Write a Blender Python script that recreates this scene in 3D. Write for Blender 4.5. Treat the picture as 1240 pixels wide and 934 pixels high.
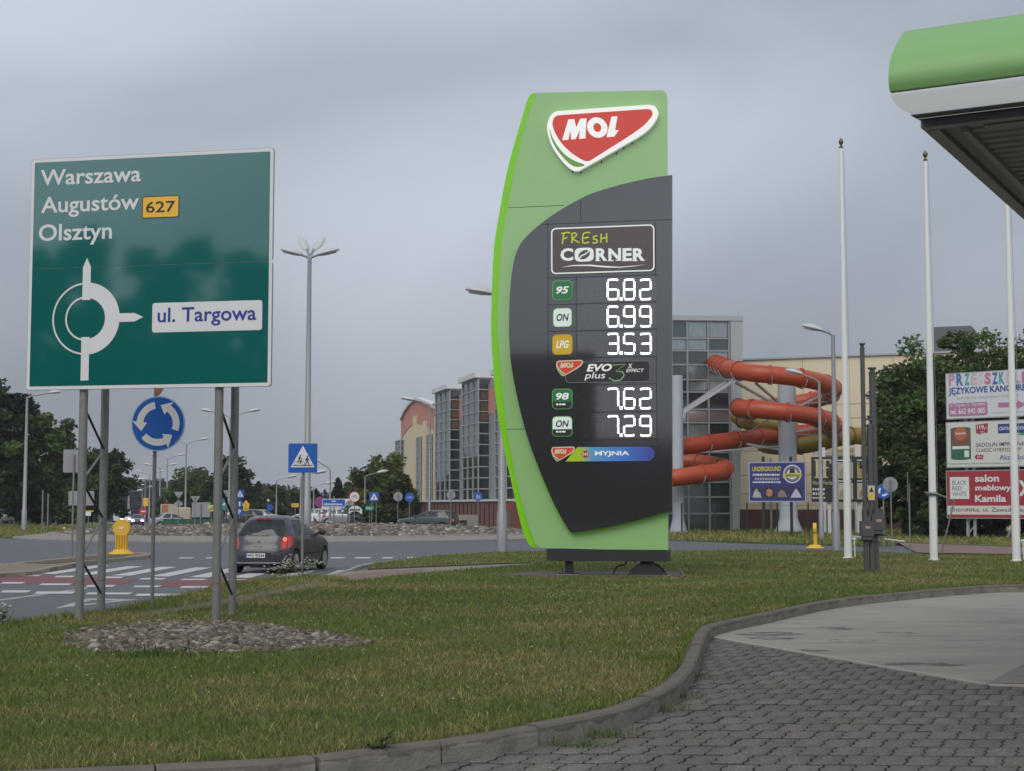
import bpy, bmesh, math, random
import numpy as np
from math import sin, cos, tan, pi, radians, sqrt, atan2, hypot
from mathutils import Vector, Matrix

for o in list(bpy.data.objects):
    bpy.data.objects.remove(o)
SC = bpy.context.scene
COL = SC.collection
RNG = np.random.default_rng(7)
random.seed(7)

# ---------------------------------------------------------------- camera
F, CX, CY, HOR, EYE = 1850.0, 620.0, 467.0, 612.0, 1.65
TH = math.atan((HOR - CY) / F)
cd = bpy.data.cameras.new("camera")
cam = bpy.data.objects.new("camera", cd)
COL.objects.link(cam)
cam.location = (0, 0, EYE)
cam.rotation_euler = (pi / 2 + TH, 0, 0)
cd.sensor_fit = 'HORIZONTAL'
cd.sensor_width = 36.0
cd.lens = 36.0 * F / 1240.0
cd.clip_start = 0.1
cd.clip_end = 8000
SC.camera = cam

# ---------------------------------------------------------------- sky, sun, exposure
SUN_EL, SUN_AZ = radians(48), radians(205)      # azimuth clockwise from +Y: behind the camera, a little left
w = bpy.data.worlds.new("World")
SC.world = w
w.use_nodes = True
nt = w.node_tree
nt.nodes.clear()
N = nt.nodes.new
L = nt.links.new
out = N('ShaderNodeOutputWorld')
bg = N('ShaderNodeBackground')
bg.inputs['Strength'].default_value = 0.11
sky = N('ShaderNodeTexSky')
sky.sky_type = 'NISHITA'
sky.sun_disc = False
sky.sun_elevation = SUN_EL
sky.sun_rotation = SUN_AZ
sky.air_density = 1.0
sky.dust_density = 3.0
sky.ozone_density = 2.0
tc = N('ShaderNodeTexCoord')
mp = N('ShaderNodeMapping')
mp.inputs['Scale'].default_value = (1.0, 1.0, 2.3)
mp.inputs['Location'].default_value = (1.35, 0.6, 0.25)
L(tc.outputs['Generated'], mp.inputs['Vector'])
n1 = N('ShaderNodeTexNoise')
n1.inputs['Scale'].default_value = 1.7
n1.inputs['Detail'].default_value = 6.0
n1.inputs['Roughness'].default_value = 0.42
n1.inputs['Distortion'].default_value = 0.5
L(mp.outputs['Vector'], n1.inputs['Vector'])
cr = N('ShaderNodeValToRGB')                    # cloud deck: darker undersides, paler thin places
cr.color_ramp.elements[0].position = 0.34
cr.color_ramp.elements[0].color = (2.75, 3.05, 3.6, 1)
cr.color_ramp.elements[1].position = 0.70
cr.color_ramp.elements[1].color = (5.5, 6.0, 6.75, 1)
L(n1.outputs['Fac'], cr.inputs['Fac'])
sp = N('ShaderNodeSeparateXYZ')
L(tc.outputs['Generated'], sp.inputs['Vector'])
mr = N('ShaderNodeMapRange')                    # the deck is thinner towards the sun, behind the camera
mr.interpolation_type = 'SMOOTHSTEP'
mr.inputs['From Min'].default_value = 0.35
mr.inputs['From Max'].default_value = -0.6
mr.inputs['To Min'].default_value = 1.0
mr.inputs['To Max'].default_value = 2.1
L(sp.outputs['Y'], mr.inputs['Value'])
mz = N('ShaderNodeMapRange')                    # thicker and a little darker towards the horizon
mz.interpolation_type = 'SMOOTHSTEP'
mz.inputs['From Min'].default_value = 0.0
mz.inputs['From Max'].default_value = 0.24
mz.inputs['To Min'].default_value = 0.70
mz.inputs['To Max'].default_value = 1.10
L(sp.outputs['Z'], mz.inputs['Value'])
mm = N('ShaderNodeMath'); mm.operation = 'MULTIPLY'
L(mr.outputs['Result'], mm.inputs[0]); L(mz.outputs['Result'], mm.inputs[1])
sc_ = N('ShaderNodeVectorMath'); sc_.operation = 'SCALE'
L(cr.outputs['Color'], sc_.inputs[0]); L(mm.outputs[0], sc_.inputs['Scale'])
mx = N('ShaderNodeMix'); mx.data_type = 'RGBA'
mx.inputs['Factor'].default_value = 0.93        # overcast: a little of the clear sky comes through
L(sky.outputs['Color'], mx.inputs['A']); L(sc_.outputs['Vector'], mx.inputs['B'])
L(mx.outputs['Result'], bg.inputs['Color'])
L(bg.outputs['Background'], out.inputs['Surface'])

sd = bpy.data.lights.new("sun", 'SUN')
sd.energy = 1.5
sd.angle = radians(45)
sd.color = (1.0, 0.92, 0.80)
so = bpy.data.objects.new("sun", sd)
COL.objects.link(so)
so.rotation_euler = Vector((-sin(SUN_AZ) * cos(SUN_EL), -cos(SUN_AZ) * cos(SUN_EL), -sin(SUN_EL))).to_track_quat('-Z', 'Y').to_euler()
so.location = (0, 0, 60)

SC.view_settings.view_transform = 'Standard'
SC.view_settings.look = 'None'
SC.view_settings.gamma = 1.0
SC.view_settings.exposure = 0.0
SC.view_settings.use_curve_mapping = False
SC.render.engine = 'CYCLES'
SC.cycles.max_bounces = 6
SC.cycles.transparent_max_bounces = 12
SC.cycles.use_denoising = True

# ---------------------------------------------------------------- picture <-> place
def ray(px, py):
    u, v = (px - CX) / F, (CY - py) / F
    return (u, cos(TH) - v * sin(TH), sin(TH) + v * cos(TH))
def at(px, py, D):
    r = ray(px, py); k = D / r[1]
    return (r[0] * k, D, EYE + r[2] * k)
def gnd(px, py, z=0.0):
    r = ray(px, py); k = (z - EYE) / r[2]
    return (r[0] * k, r[1] * k, z)
def zt(py, D): return at(CX, py, D)[2]
def xt(px, py, D): return at(px, py, D)[0]
class Plane:
    """an upright plane through O; local x runs along it, z is height above O, its front looks along local -y"""
    def __init__(s, O, yaw, off=0.0):
        s.O = O; s.yaw = yaw; s.a = (cos(yaw), sin(yaw)); s.n = (-sin(yaw), cos(yaw)); s.off = off
    def __call__(s, px, py, off=None):
        off = s.off if off is None else off
        r = ray(px, py)
        d = r[0] * s.n[0] + r[1] * s.n[1]
        k = (s.O[0] * s.n[0] + s.O[1] * s.n[1] + off) / d
        x, y, z = r[0] * k, r[1] * k, EYE + r[2] * k
        return ((x - s.O[0]) * s.a[0] + (y - s.O[1]) * s.a[1], z - s.O[2])
    def L(s, pts, off=None): return [s(p[0], p[1], off) for p in pts]
    def box(s, x0, y0, x1, y1, off=None):
        a = s(x0, y1, off); b = s(x1, y0, off)
        return a[0], a[1], b[0], b[1]

# ---------------------------------------------------------------- materials
MATS = {}
def srgb(r, g, b):
    f = lambda c: (c / 12.92 if c <= 0.04045 else ((c + 0.055) / 1.055) ** 2.4)
    return tuple(f(c / 255.0) for c in (r, g, b))
def pm(name, col, rough=0.5, metal=0.0, var=0.12, scale=2.0, detail=5.0, bump=0.0, bscale=30.0, spec=0.5, coat=0.0,
       emit=None, estr=0.0, grime=0.0, gscale=1.2, gcol=None, stretch=(1, 1, 1), ior=None, trans=0.0):
    if name in MATS: return MATS[name]
    m = bpy.data.materials.new(name); MATS[name] = m
    m.use_nodes = True
    t = m.node_tree; n = t.nodes; l = t.links
    b = n['Principled BSDF']
    b.inputs['Roughness'].default_value = rough
    b.inputs['Metallic'].default_value = metal
    b.inputs['Specular IOR Level'].default_value = spec
    b.inputs['Coat Weight'].default_value = coat
    b.inputs['Coat Roughness'].default_value = 0.06
    if ior: b.inputs['IOR'].default_value = ior
    c = tuple(col) + (1,)
    tcn = n.new('ShaderNodeTexCoord'); mpn = n.new('ShaderNodeMapping')
    mpn.inputs['Scale'].default_value = stretch
    l.new(tcn.outputs['Object'], mpn.inputs['Vector'])
    last = None
    if var > 0:
        ns = n.new('ShaderNodeTexNoise')
        ns.inputs['Scale'].default_value = scale; ns.inputs['Detail'].default_value = detail; ns.inputs['Roughness'].default_value = 0.6
        l.new(mpn.outputs['Vector'], ns.inputs['Vector'])
        mixn = n.new('ShaderNodeMix'); mixn.data_type = 'RGBA'
        mixn.inputs['A'].default_value = tuple(x * (1 - var) for x in col) + (1,)
        mixn.inputs['B'].default_value = tuple(min(1, x * (1 + var)) for x in col) + (1,)
        l.new(ns.outputs['Fac'], mixn.inputs['Factor'])
        last = mixn.outputs['Result']
        rr = n.new('ShaderNodeMapRange')
        rr.inputs['To Min'].default_value = max(0.02, rough - 0.12 * (var > 0.05)); rr.inputs['To Max'].default_value = min(1, rough + 0.12 * (var > 0.05))
        l.new(ns.outputs['Fac'], rr.inputs['Value']); l.new(rr.outputs['Result'], b.inputs['Roughness'])
    if grime > 0:
        g = n.new('ShaderNodeTexNoise'); g.inputs['Scale'].default_value = gscale; g.inputs['Detail'].default_value = 8; g.inputs['Roughness'].default_value = 0.7
        l.new(mpn.outputs['Vector'], g.inputs['Vector'])
        r2 = n.new('ShaderNodeMapRange'); r2.inputs['From Min'].default_value = 0.48; r2.inputs['From Max'].default_value = 0.75
        r2.inputs['To Max'].default_value = grime
        l.new(g.outputs['Fac'], r2.inputs['Value'])
        m2 = n.new('ShaderNodeMix'); m2.data_type = 'RGBA'
        if last: l.new(last, m2.inputs['A'])
        else: m2.inputs['A'].default_value = c
        m2.inputs['B'].default_value = tuple(gcol or (0.08, 0.07, 0.055)) + (1,)
        l.new(r2.outputs['Result'], m2.inputs['Factor'])
        last = m2.outputs['Result']
    if last: l.new(last, b.inputs['Base Color'])
    else: b.inputs['Base Color'].default_value = c
    if bump > 0:
        nb = n.new('ShaderNodeTexNoise'); nb.inputs['Scale'].default_value = bscale; nb.inputs['Detail'].default_value = 6
        l.new(tcn.outputs['Object'], nb.inputs['Vector'])
        bp = n.new('ShaderNodeBump'); bp.inputs['Strength'].default_value = bump; bp.inputs['Distance'].default_value = 0.02
        l.new(nb.outputs['Fac'], bp.inputs['Height']); l.new(bp.outputs['Normal'], b.inputs['Normal'])
    if emit:
        b.inputs['Emission Color'].default_value = tuple(emit) + (1,)
        b.inputs['Emission Strength'].default_value = estr
    return m
def attr_mat(name, rough=0.8, transl=0.0, spec=0.3):
    """colour taken per leaf / blade / stone from the mesh's own colour attribute"""
    if name in MATS: return MATS[name]
    m = bpy.data.materials.new(name); MATS[name] = m
    m.use_nodes = True
    t = m.node_tree; n = t.nodes; l = t.links
    b = n['Principled BSDF']; b.inputs['Roughness'].default_value = rough; b.inputs['Specular IOR Level'].default_value = spec
    a = n.new('ShaderNodeAttribute'); a.attribute_name = 'Col'
    l.new(a.outputs['Color'], b.inputs['Base Color'])
    if transl > 0:
        tr = n.new('ShaderNodeBsdfTranslucent'); l.new(a.outputs['Color'], tr.inputs['Color'])
        ms = n.new('ShaderNodeMixShader'); ms.inputs[0].default_value = transl
        l.new(b.outputs[0], ms.inputs[1]); l.new(tr.outputs[0], ms.inputs[2]); l.new(ms.outputs[0], n['Material Output'].inputs['Surface'])
    return m
def glass_mat(name, tint=(0.25, 0.28, 0.28), see=0.45, rough=0.03, base=(0.02, 0.025, 0.03)):
    if name in MATS: return MATS[name]
    m = bpy.data.materials.new(name); MATS[name] = m
    m.use_nodes = True
    t = m.node_tree; n = t.nodes; l = t.links
    b = n['Principled BSDF']; b.inputs['Base Color'].default_value = base + (1,); b.inputs['Roughness'].default_value = rough
    b.inputs['Specular IOR Level'].default_value = 0.9
    tr = n.new('ShaderNodeBsdfTransparent'); tr.inputs['Color'].default_value = tint + (1,)
    ms = n.new('ShaderNodeMixShader'); ms.inputs[0].default_value = see
    l.new(b.outputs[0], ms.inputs[1]); l.new(tr.outputs[0], ms.inputs[2]); l.new(ms.outputs[0], n['Material Output'].inputs['Surface'])
    return m

# ---------------------------------------------------------------- object helpers
def tag(o, label=None, cat=None, group=None, kind=None):
    if label: o['label'] = label
    if cat: o['category'] = cat
    if group: o['group'] = group
    if kind: o['kind'] = kind
    return o
def thing(name, label, cat, loc=(0, 0, 0), rz=0.0, group=None):
    o = bpy.data.objects.new(name, None)
    o.empty_display_size = 0.2
    COL.objects.link(o)
    o.location = loc; o.rotation_euler = (0, 0, rz)
    return tag(o, label, cat, group)
def dup(root, loc, rz=None, label=None, scale=None):
    r = root.copy(); COL.objects.link(r); r.location = loc
    if rz is not None: r.rotation_euler = (0, 0, rz)
    if scale is not None: r.scale = (scale,) * 3
    if label: r['label'] = label
    for ch in list(root.children):
        c = ch.copy(); COL.objects.link(c); c.parent = r
        for g in list(ch.children):
            d = g.copy(); COL.objects.link(d); d.parent = c
    return r
def arc(cx, cz, rx, rz, a0, a1, n=12):
    return [(cx + rx * cos(radians(a0 + (a1 - a0) * i / n)), cz + rz * sin(radians(a0 + (a1 - a0) * i / n))) for i in range(n + 1)]
def rrect(x0, z0, x1, z1, r, n=5):
    r = min(r, abs(x1 - x0) / 2, abs(z1 - z0) / 2)
    return arc(x1 - r, z1 - r, r, r, 0, 90, n) + arc(x0 + r, z1 - r, r, r, 90, 180, n) + arc(x0 + r, z0 + r, r, r, 180, 270, n) + arc(x1 - r, z0 + r, r, r, 270, 360, n)
def catmull(P, k=6, closed=False):
    P = [np.array(p, float) for p in P]; n = len(P); out = []
    for i in range(n if closed else n - 1):
        p0 = P[(i - 1) % n] if (closed or i > 0) else P[0]
        p1, p2 = P[i], P[(i + 1) % n]
        p3 = P[(i + 2) % n] if (closed or i + 2 < n) else P[-1]
        for j in range(k):
            t = j / k
            out.append(tuple(0.5 * (2 * p1 + (p2 - p0) * t + (2 * p0 - 5 * p1 + 4 * p2 - p3) * t * t + (3 * p1 - p0 - 3 * p2 + p3) * t ** 3)))
    if not closed: out.append(tuple(P[-1]))
    return out
def area2(P): return 0.5 * sum(P[i][0] * P[(i + 1) % len(P)][1] - P[(i + 1) % len(P)][0] * P[i][1] for i in range(len(P)))

# text: Blender's own built-in letterforms turned into faces
_TX = {}
def glyphs(s, bold=0.0, shear=0.0):
    k = (s, bold, shear)
    if k in _TX: return _TX[k]
    cu = bpy.data.curves.new('txt', 'FONT'); cu.body = s; cu.offset = bold; cu.shear = shear; cu.resolution_u = 3
    ob = bpy.data.objects.new('txt', cu); COL.objects.link(ob)
    dg = bpy.context.evaluated_depsgraph_get(); dg.update()
    me = bpy.data.meshes.new_from_object(ob.evaluated_get(dg), depsgraph=dg)
    v = np.array([tuple(q.co)[:2] for q in me.vertices]); f = [tuple(p.vertices) for p in me.polygons]
    nrm = [p.normal.z for p in me.polygons]
    f = [q if s_ > 0 else q[::-1] for q, s_ in zip(f, nrm)]
    bpy.data.objects.remove(ob); bpy.data.curves.remove(cu); bpy.data.meshes.remove(me)
    _TX[k] = (v, f)
    return _TX[k]

class MB:
    def __init__(s): s.v = []; s.f = []; s.m = []; s.mi = 0
    def add(s, vs, fs):
        o = len(s.v); s.v += [tuple(p) for p in vs]; s.f += [tuple(i + o for i in q) for q in fs]; s.m += [s.mi] * len(fs)
        return s
    def box(s, cx, cy, cz, sx, sy, sz, rz=0.0, tilt=None):
        c, n = cos(rz), sin(rz); P = []
        for dz in (-.5, .5):
            for dx, dy in ((-.5, -.5), (.5, -.5), (.5, .5), (-.5, .5)):
                x, y, z = dx * sx, dy * sy, dz * sz
                if tilt: y, z = y * cos(tilt) - z * sin(tilt), y * sin(tilt) + z * cos(tilt)
                P.append((cx + x * c - y * n, cy + x * n + y * c, cz + z))
        return s.add(P, [(3, 2, 1, 0), (4, 5, 6, 7), (0, 1, 5, 4), (1, 2, 6, 5), (2, 3, 7, 6), (3, 0, 4, 7)])
    def tube(s, pts, r, n=8, caps=True, flat=1.0):
        pts = [Vector(p) for p in pts]; m = len(pts)
        R = list(r) if hasattr(r, '__len__') else [r] * m
        V = []; up = None
        for i in range(m):
            d = (pts[min(i + 1, m - 1)] - pts[max(i - 1, 0)])
            if d.length < 1e-9: d = Vector((0, 0, 1))
            d.normalize()
            if up is None: up = Vector((0, 0, 1)) if abs(d.z) < 0.9 else Vector((1, 0, 0))
            a = d.cross(up)
            if a.length < 1e-6: a = d.cross(Vector((0, 1, 0)))
            a.normalize(); b = a.cross(d).normalized(); up = b
            for k in range(n):
                t = 2 * pi * k / n
                V.append(pts[i] + a * (R[i] * cos(t)) + b * (R[i] * sin(t) * flat))
        Fc = []
        for i in range(m - 1):
            for k in range(n):
                k2 = (k + 1) % n
                Fc.append((i * n + k, i * n + k2, (i + 1) * n + k2, (i + 1) * n + k))
        if caps:
            Fc.append(tuple(range(n - 1, -1, -1))); Fc.append(tuple((m - 1) * n + k for k in range(n)))
        return s.add(V, Fc)
    def bar(s, p, q, wx, wy=None):
        """square bar from p to q"""
        wy = wy or wx
        p, q = Vector(p), Vector(q); d = (q - p).normalized()
        a = d.cross(Vector((0, 0, 1))) if abs(d.z) < .95 else d.cross(Vector((0, 1, 0)))
        a.normalize(); b = d.cross(a)
        V = []
        for e in (p, q):
            for i, j in ((-1, -1), (1, -1), (1, 1), (-1, 1)): V.append(e + a * (i * wx / 2) + b * (j * wy / 2))
        return s.add(V, [(0, 1, 2, 3), (7, 6, 5, 4), (0, 4, 5, 1), (1, 5, 6, 2), (2, 6, 7, 3), (3, 7, 4, 0)])
    def lathe(s, prof, n=16, c=(0, 0, 0), axis='z'):
        V = []; Fc = []
        for r, z in prof:
            for k in range(n):
                t = 2 * pi * k / n; x, y = r * cos(t), r * sin(t)
                p = (x, y, z) if axis == 'z' else ((x, z, y) if axis == 'y' else (z, x, y))
                V.append((c[0] + p[0], c[1] + p[1], c[2] + p[2]))
        for i in range(len(prof) - 1):
            for k in range(n):
                k2 = (k + 1) % n
                q = (i * n + k, i * n + k2, (i + 1) * n + k2, (i + 1) * n + k)
                Fc.append(q if axis != 'y' else q[::-1])
        if prof[0][0] > 1e-6: Fc.append(tuple(range(n - 1, -1, -1)) if axis != 'y' else tuple(range(n)))
        if prof[-1][0] > 1e-6:
            q = tuple((len(prof) - 1) * n + k for k in range(n)); Fc.append(q if axis != 'y' else q[::-1])
        return s.add(V, Fc)
    def poly(s, P, y=0.0, mp=None):
        if area2(P) < 0: P = P[::-1]
        mp = mp or (lambda x, z: (x, y, z))
        return s.add([mp(*p) for p in P], [tuple(range(len(P)))])
    def prism(s, P, y0, y1):
        """outline in x,z with front at y0 and back at y1 (y0 < y1)"""
        if area2(P) < 0: P = P[::-1]
        n = len(P)
        V = [(x, y0, z) for x, z in P] + [(x, y1, z) for x, z in P]
        return s.add(V, [tuple(range(n)), tuple(range(2 * n - 1, n - 1, -1))] + [(i, i + n, (i + 1) % n + n, (i + 1) % n) for i in range(n)])
    def slab(s, P, z0, z1):
        """outline in x,y between two heights"""
        if area2(P) < 0: P = P[::-1]
        n = len(P)
        V = [(x, y, z0) for x, y in P] + [(x, y, z1) for x, y in P]
        return s.add(V, [tuple(range(n - 1, -1, -1)), tuple(range(n, 2 * n))] + [(i, (i + 1) % n, (i + 1) % n + n, i + n) for i in range(n)])
    def sheet(s, P, z):
        if area2(P) < 0: P = P[::-1]
        return s.add([(p[0], p[1], z) for p in P], [tuple(range(len(P)))])
    def ring(s, A, B, y0, y1=None):
        """band between two outlines of equal length (A outside), as a face, or a solid when y1 is given"""
        if area2(A) < 0: A = A[::-1]; B = B[::-1]
        n = len(A)
        if y1 is None:
            V = [(x, y0, z) for x, z in A] + [(x, y0, z) for x, z in B]
            return s.add(V, [(i, (i + 1) % n, (i + 1) % n + n, i + n) for i in range(n)])
        V = [(x, y, z) for y in (y0, y1) for Q in (A, B) for x, z in Q]
        Fc = []
        for i in range(n):
            j = (i + 1) % n
            Fc += [(i, j, j + n, i + n), (i + 2 * n, i + 3 * n, j + 3 * n, j + 2 * n), (i, i + 2 * n, j + 2 * n, j), (i + n, j + n, j + 3 * n, i + 3 * n)]
        return s.add(V, Fc)
    def stroke(s, P, wd, y=0.0, mp=None, closed=False):
        mp = mp or (lambda x, z: (x, y, z))
        P = [np.array(p, float) for p in P]; n = len(P); A = []; B = []
        for i in range(n):
            d0 = P[i] - P[i - 1] if (i > 0 or closed) else P[1] - P[0]
            d1 = P[(i + 1) % n] - P[i] if (i < n - 1 or closed) else P[-1] - P[-2]
            d0 = d0 / (np.linalg.norm(d0) + 1e-12); d1 = d1 / (np.linalg.norm(d1) + 1e-12)
            n0 = np.array((-d0[1], d0[0])); n1 = np.array((-d1[1], d1[0])); m = n0 + n1
            if np.linalg.norm(m) < 1e-6: m = n0
            m = m / np.linalg.norm(m); k = min(1 / max(0.45, float(m @ n1)), 1.35)
            A.append(P[i] + m * wd / 2 * k); B.append(P[i] - m * wd / 2 * k)
        V = [mp(*q) for q in A] + [mp(*q) for q in B]
        Fc = [(i + n, (i + 1) % n + n, (i + 1) % n, i) for i in range(n if closed else n - 1)]
        return s.add(V, Fc)
    def text(s, st, x0, z0, x1, z1=None, y=0.0, bold=0.0, shear=0.0, mp=None):
        v, f = glyphs(st, bold, shear)
        a, b = v.min(0), v.max(0); k = (x1 - x0) / (b[0] - a[0]); kz = k if z1 is None else (z1 - z0) / (b[1] - a[1])
        mp = mp or (lambda x, z: (x, y, z))
        return s.add([mp(x0 + (p[0] - a[0]) * k, z0 + (p[1] - a[1]) * kz) for p in v], f)
    def btext(s, st, x0, z0, x1, zc, y=0.0, bold=0.0, mp=None):
        """text on a baseline z0 with cap height up to zc, fitted between x0 and x1"""
        v, f = glyphs(st, bold); cap = glyphs('H', bold)[0][:, 1].max()
        a, b = v.min(0), v.max(0); k = (x1 - x0) / (b[0] - a[0]); kz = (zc - z0) / cap
        return s.add([(x0 + (p[0] - a[0]) * k, y, z0 + p[1] * kz) for p in v], f)
    def build(s, name, mat, parent=None, smooth=None, loc=None):
        me = bpy.data.meshes.new(name)
        me.from_pydata(s.v, [], s.f)
        for m in (mat if isinstance(mat, (list, tuple)) else [mat]): me.materials.append(m)
        if any(s.m): me.polygons.foreach_set('material_index', s.m)
        if smooth:
            me.polygons.foreach_set('use_smooth', [True] * len(me.polygons))
            me.set_sharp_from_angle(angle=radians(smooth))
        me.update()
        o = bpy.data.objects.new(name, me); COL.objects.link(o)
        if parent: o.parent = parent
        if loc: o.location = loc
        return o
def mesh_np(name, V, Fq, mat, parent=None, col=None, smooth=False):
    """big mesh from arrays: V (n,3), Fq (m,3 or 4), col (m,3) per face"""
    me = bpy.data.meshes.new(name)
    k = Fq.shape[1]; m = len(Fq)
    me.vertices.add(len(V)); me.vertices.foreach_set('co', np.ascontiguousarray(V, np.float32).ravel())
    me.loops.add(m * k); me.loops.foreach_set('vertex_index', np.ascontiguousarray(Fq, np.int32).ravel())
    me.polygons.add(m)
    me.polygons.foreach_set('loop_start', np.arange(0, m * k, k, dtype=np.int32))
    me.materials.append(mat)
    if smooth: me.polygons.foreach_set('use_smooth', np.ones(m, bool))
    me.update(calc_edges=True)
    if col is not None:
        at_ = me.color_attributes.new('Col', 'FLOAT_COLOR', 'CORNER')
        c4 = np.ones((m, k, 4), np.float32); c4[:, :, :3] = col[:, None, :]
        at_.data.foreach_set('color', c4.ravel())
    o = bpy.data.objects.new(name, me); COL.objects.link(o)
    if parent: o.parent = parent
    return o
def inpoly(P, x, y):
    P = np.array([(p[0], p[1]) for p in P]); r = np.zeros(len(x), bool); j = len(P) - 1
    for i in range(len(P)):
        c = ((P[i, 1] > y) != (P[j, 1] > y)) & (x < (P[j, 0] - P[i, 0]) * (y - P[i, 1]) / (P[j, 1] - P[i, 1] + 1e-12) + P[i, 0])
        r ^= c; j = i
    return r
# ================================================================ ground, roads, lawn, forecourt
def sm(a, b, x):
    t = np.clip((x - a) / (b - a), 0, 1); return t * t * (3 - 2 * t)
def dip(X, Y):
    """the road to the north-west falls gently away beyond the roundabout"""
    px = CX + F * X / np.maximum(Y, 1.0)
    return -0.009 * np.clip(Y - 100, 0, 500) * sm(40, 130, px) * (1 - sm(330, 440, px))
ROADZ, YARDZ = -0.10, -0.14
M_asph = pm('asphalt', (0.085, 0.088, 0.098), 0.75, var=0.22, scale=0.5, bump=0.25, bscale=90, grime=0.5, gscale=0.35, gcol=(0.12, 0.12, 0.125))
M_ground = pm('verge_turf', (0.08, 0.095, 0.03), 0.95, var=0.5, scale=0.9, detail=9, bump=0.6, bscale=8, grime=0.75, gscale=0.25, gcol=(0.11, 0.095, 0.045))
M_lawn = pm('lawn_turf', (0.060, 0.066, 0.024), 0.95, var=0.5, scale=3, detail=10, bump=0.5, bscale=40, grime=0.7, gscale=0.9, gcol=(0.09, 0.07, 0.035))
M_soil = pm('worn_soil', (0.115, 0.095, 0.062), 0.95, var=0.35, scale=4, bump=0.5, bscale=60)
M_soil0 = pm('bed_soil', (0.06, 0.048, 0.034), 0.95, var=0.4, scale=9, bump=0.6, bscale=60)
M_white = pm('road_paint', (0.43, 0.43, 0.415), 0.7, var=0.12, scale=5, grime=0.55, gscale=3.5, gcol=(0.16, 0.16, 0.16))
M_whitew = pm('worn_road_paint', (0.33, 0.33, 0.33), 0.7, var=0.15, scale=5, grime=0.8, gscale=3, gcol=(0.12, 0.12, 0.125))
M_red = pm('red_cycle_paint', (0.15, 0.052, 0.055), 0.8, var=0.25, scale=1.2, grime=0.5, gscale=1.5, gcol=(0.09, 0.06, 0.06))
M_kerb = pm('kerb_concrete', (0.20, 0.18, 0.15), 0.9, var=0.28, scale=3, bump=0.5, bscale=35, grime=0.7, gscale=2.2, gcol=(0.055, 0.05, 0.04))
t_ = M_kerb.node_tree; b_ = t_.nodes['Principled BSDF']; old = b_.inputs['Base Color'].links[0].from_socket        # ragged dark crust along the top arris
tc_ = t_.nodes.new('ShaderNodeTexCoord'); sx_ = t_.nodes.new('ShaderNodeSeparateXYZ'); no_ = t_.nodes.new('ShaderNodeTexNoise'); no_.inputs['Scale'].default_value = 3.5; no_.inputs['Detail'].default_value = 8
t_.links.new(tc_.outputs['Object'], sx_.inputs[0]); t_.links.new(tc_.outputs['Object'], no_.inputs['Vector'])
ma_ = t_.nodes.new('ShaderNodeMath'); ma_.operation = 'MULTIPLY_ADD'; ma_.inputs[1].default_value = .16; t_.links.new(no_.outputs['Fac'], ma_.inputs[0]); t_.links.new(sx_.outputs['Z'], ma_.inputs[2])
mr_ = t_.nodes.new('ShaderNodeMapRange'); mr_.inputs['From Min'].default_value = .035; mr_.inputs['From Max'].default_value = .047; mr_.inputs['To Max'].default_value = .6; t_.links.new(ma_.outputs[0], mr_.inputs['Value'])
mk_ = t_.nodes.new('ShaderNodeMix'); mk_.data_type = 'RGBA'; mk_.inputs['B'].default_value = (.06, .05, .04, 1); t_.links.new(old, mk_.inputs['A']); t_.links.new(mr_.outputs['Result'], mk_.inputs['Factor']); t_.links.new(mk_.outputs['Result'], b_.inputs['Base Color'])
M_conc = pm('slab_concrete', (0.25, 0.236, 0.205), 0.85, var=0.30, scale=2.2, detail=9, bump=0.35, bscale=60, grime=0.75, gscale=1.0, gcol=(0.12, 0.11, 0.095), stretch=(0.45, 1.5, 1))
M_pavered = pm('red_paving', (0.165, 0.115, 0.098), 0.9, var=0.25, scale=1.5, bump=0.2, bscale=40)
M_pavegrey = pm('grey_paving', (0.21, 0.195, 0.185), 0.9, var=0.2, scale=1.5, bump=0.2, bscale=40)

def struct(name, mb, mat): return tag(mb.build(name, mat), kind='structure')
# one ground sheet to the horizon
ys = np.concatenate([np.linspace(-160, 90, 14), np.linspace(100, 600, 51), np.array([700, 900, 1300, 2000, 3500, 6000])])
xs = np.concatenate([[-5000, -2000, -900, -500], np.linspace(-320, 160, 97), [300, 600, 1200, 3000, 5000]])
GX, GY = np.meshgrid(xs, ys); GZ = -0.16 + dip(GX, GY)
GZ = np.where(GY > 90, GZ, -0.16)
nx = len(xs); idx = np.arange(len(ys) * nx).reshape(len(ys), nx)
Fq = np.stack([idx[:-1, :-1], idx[:-1, 1:], idx[1:, 1:], idx[1:, :-1]], -1).reshape(-1, 4)
tag(mesh_np('ground', np.stack([GX, GY, GZ], -1).reshape(-1, 3), Fq, M_ground), kind='structure')

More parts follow.
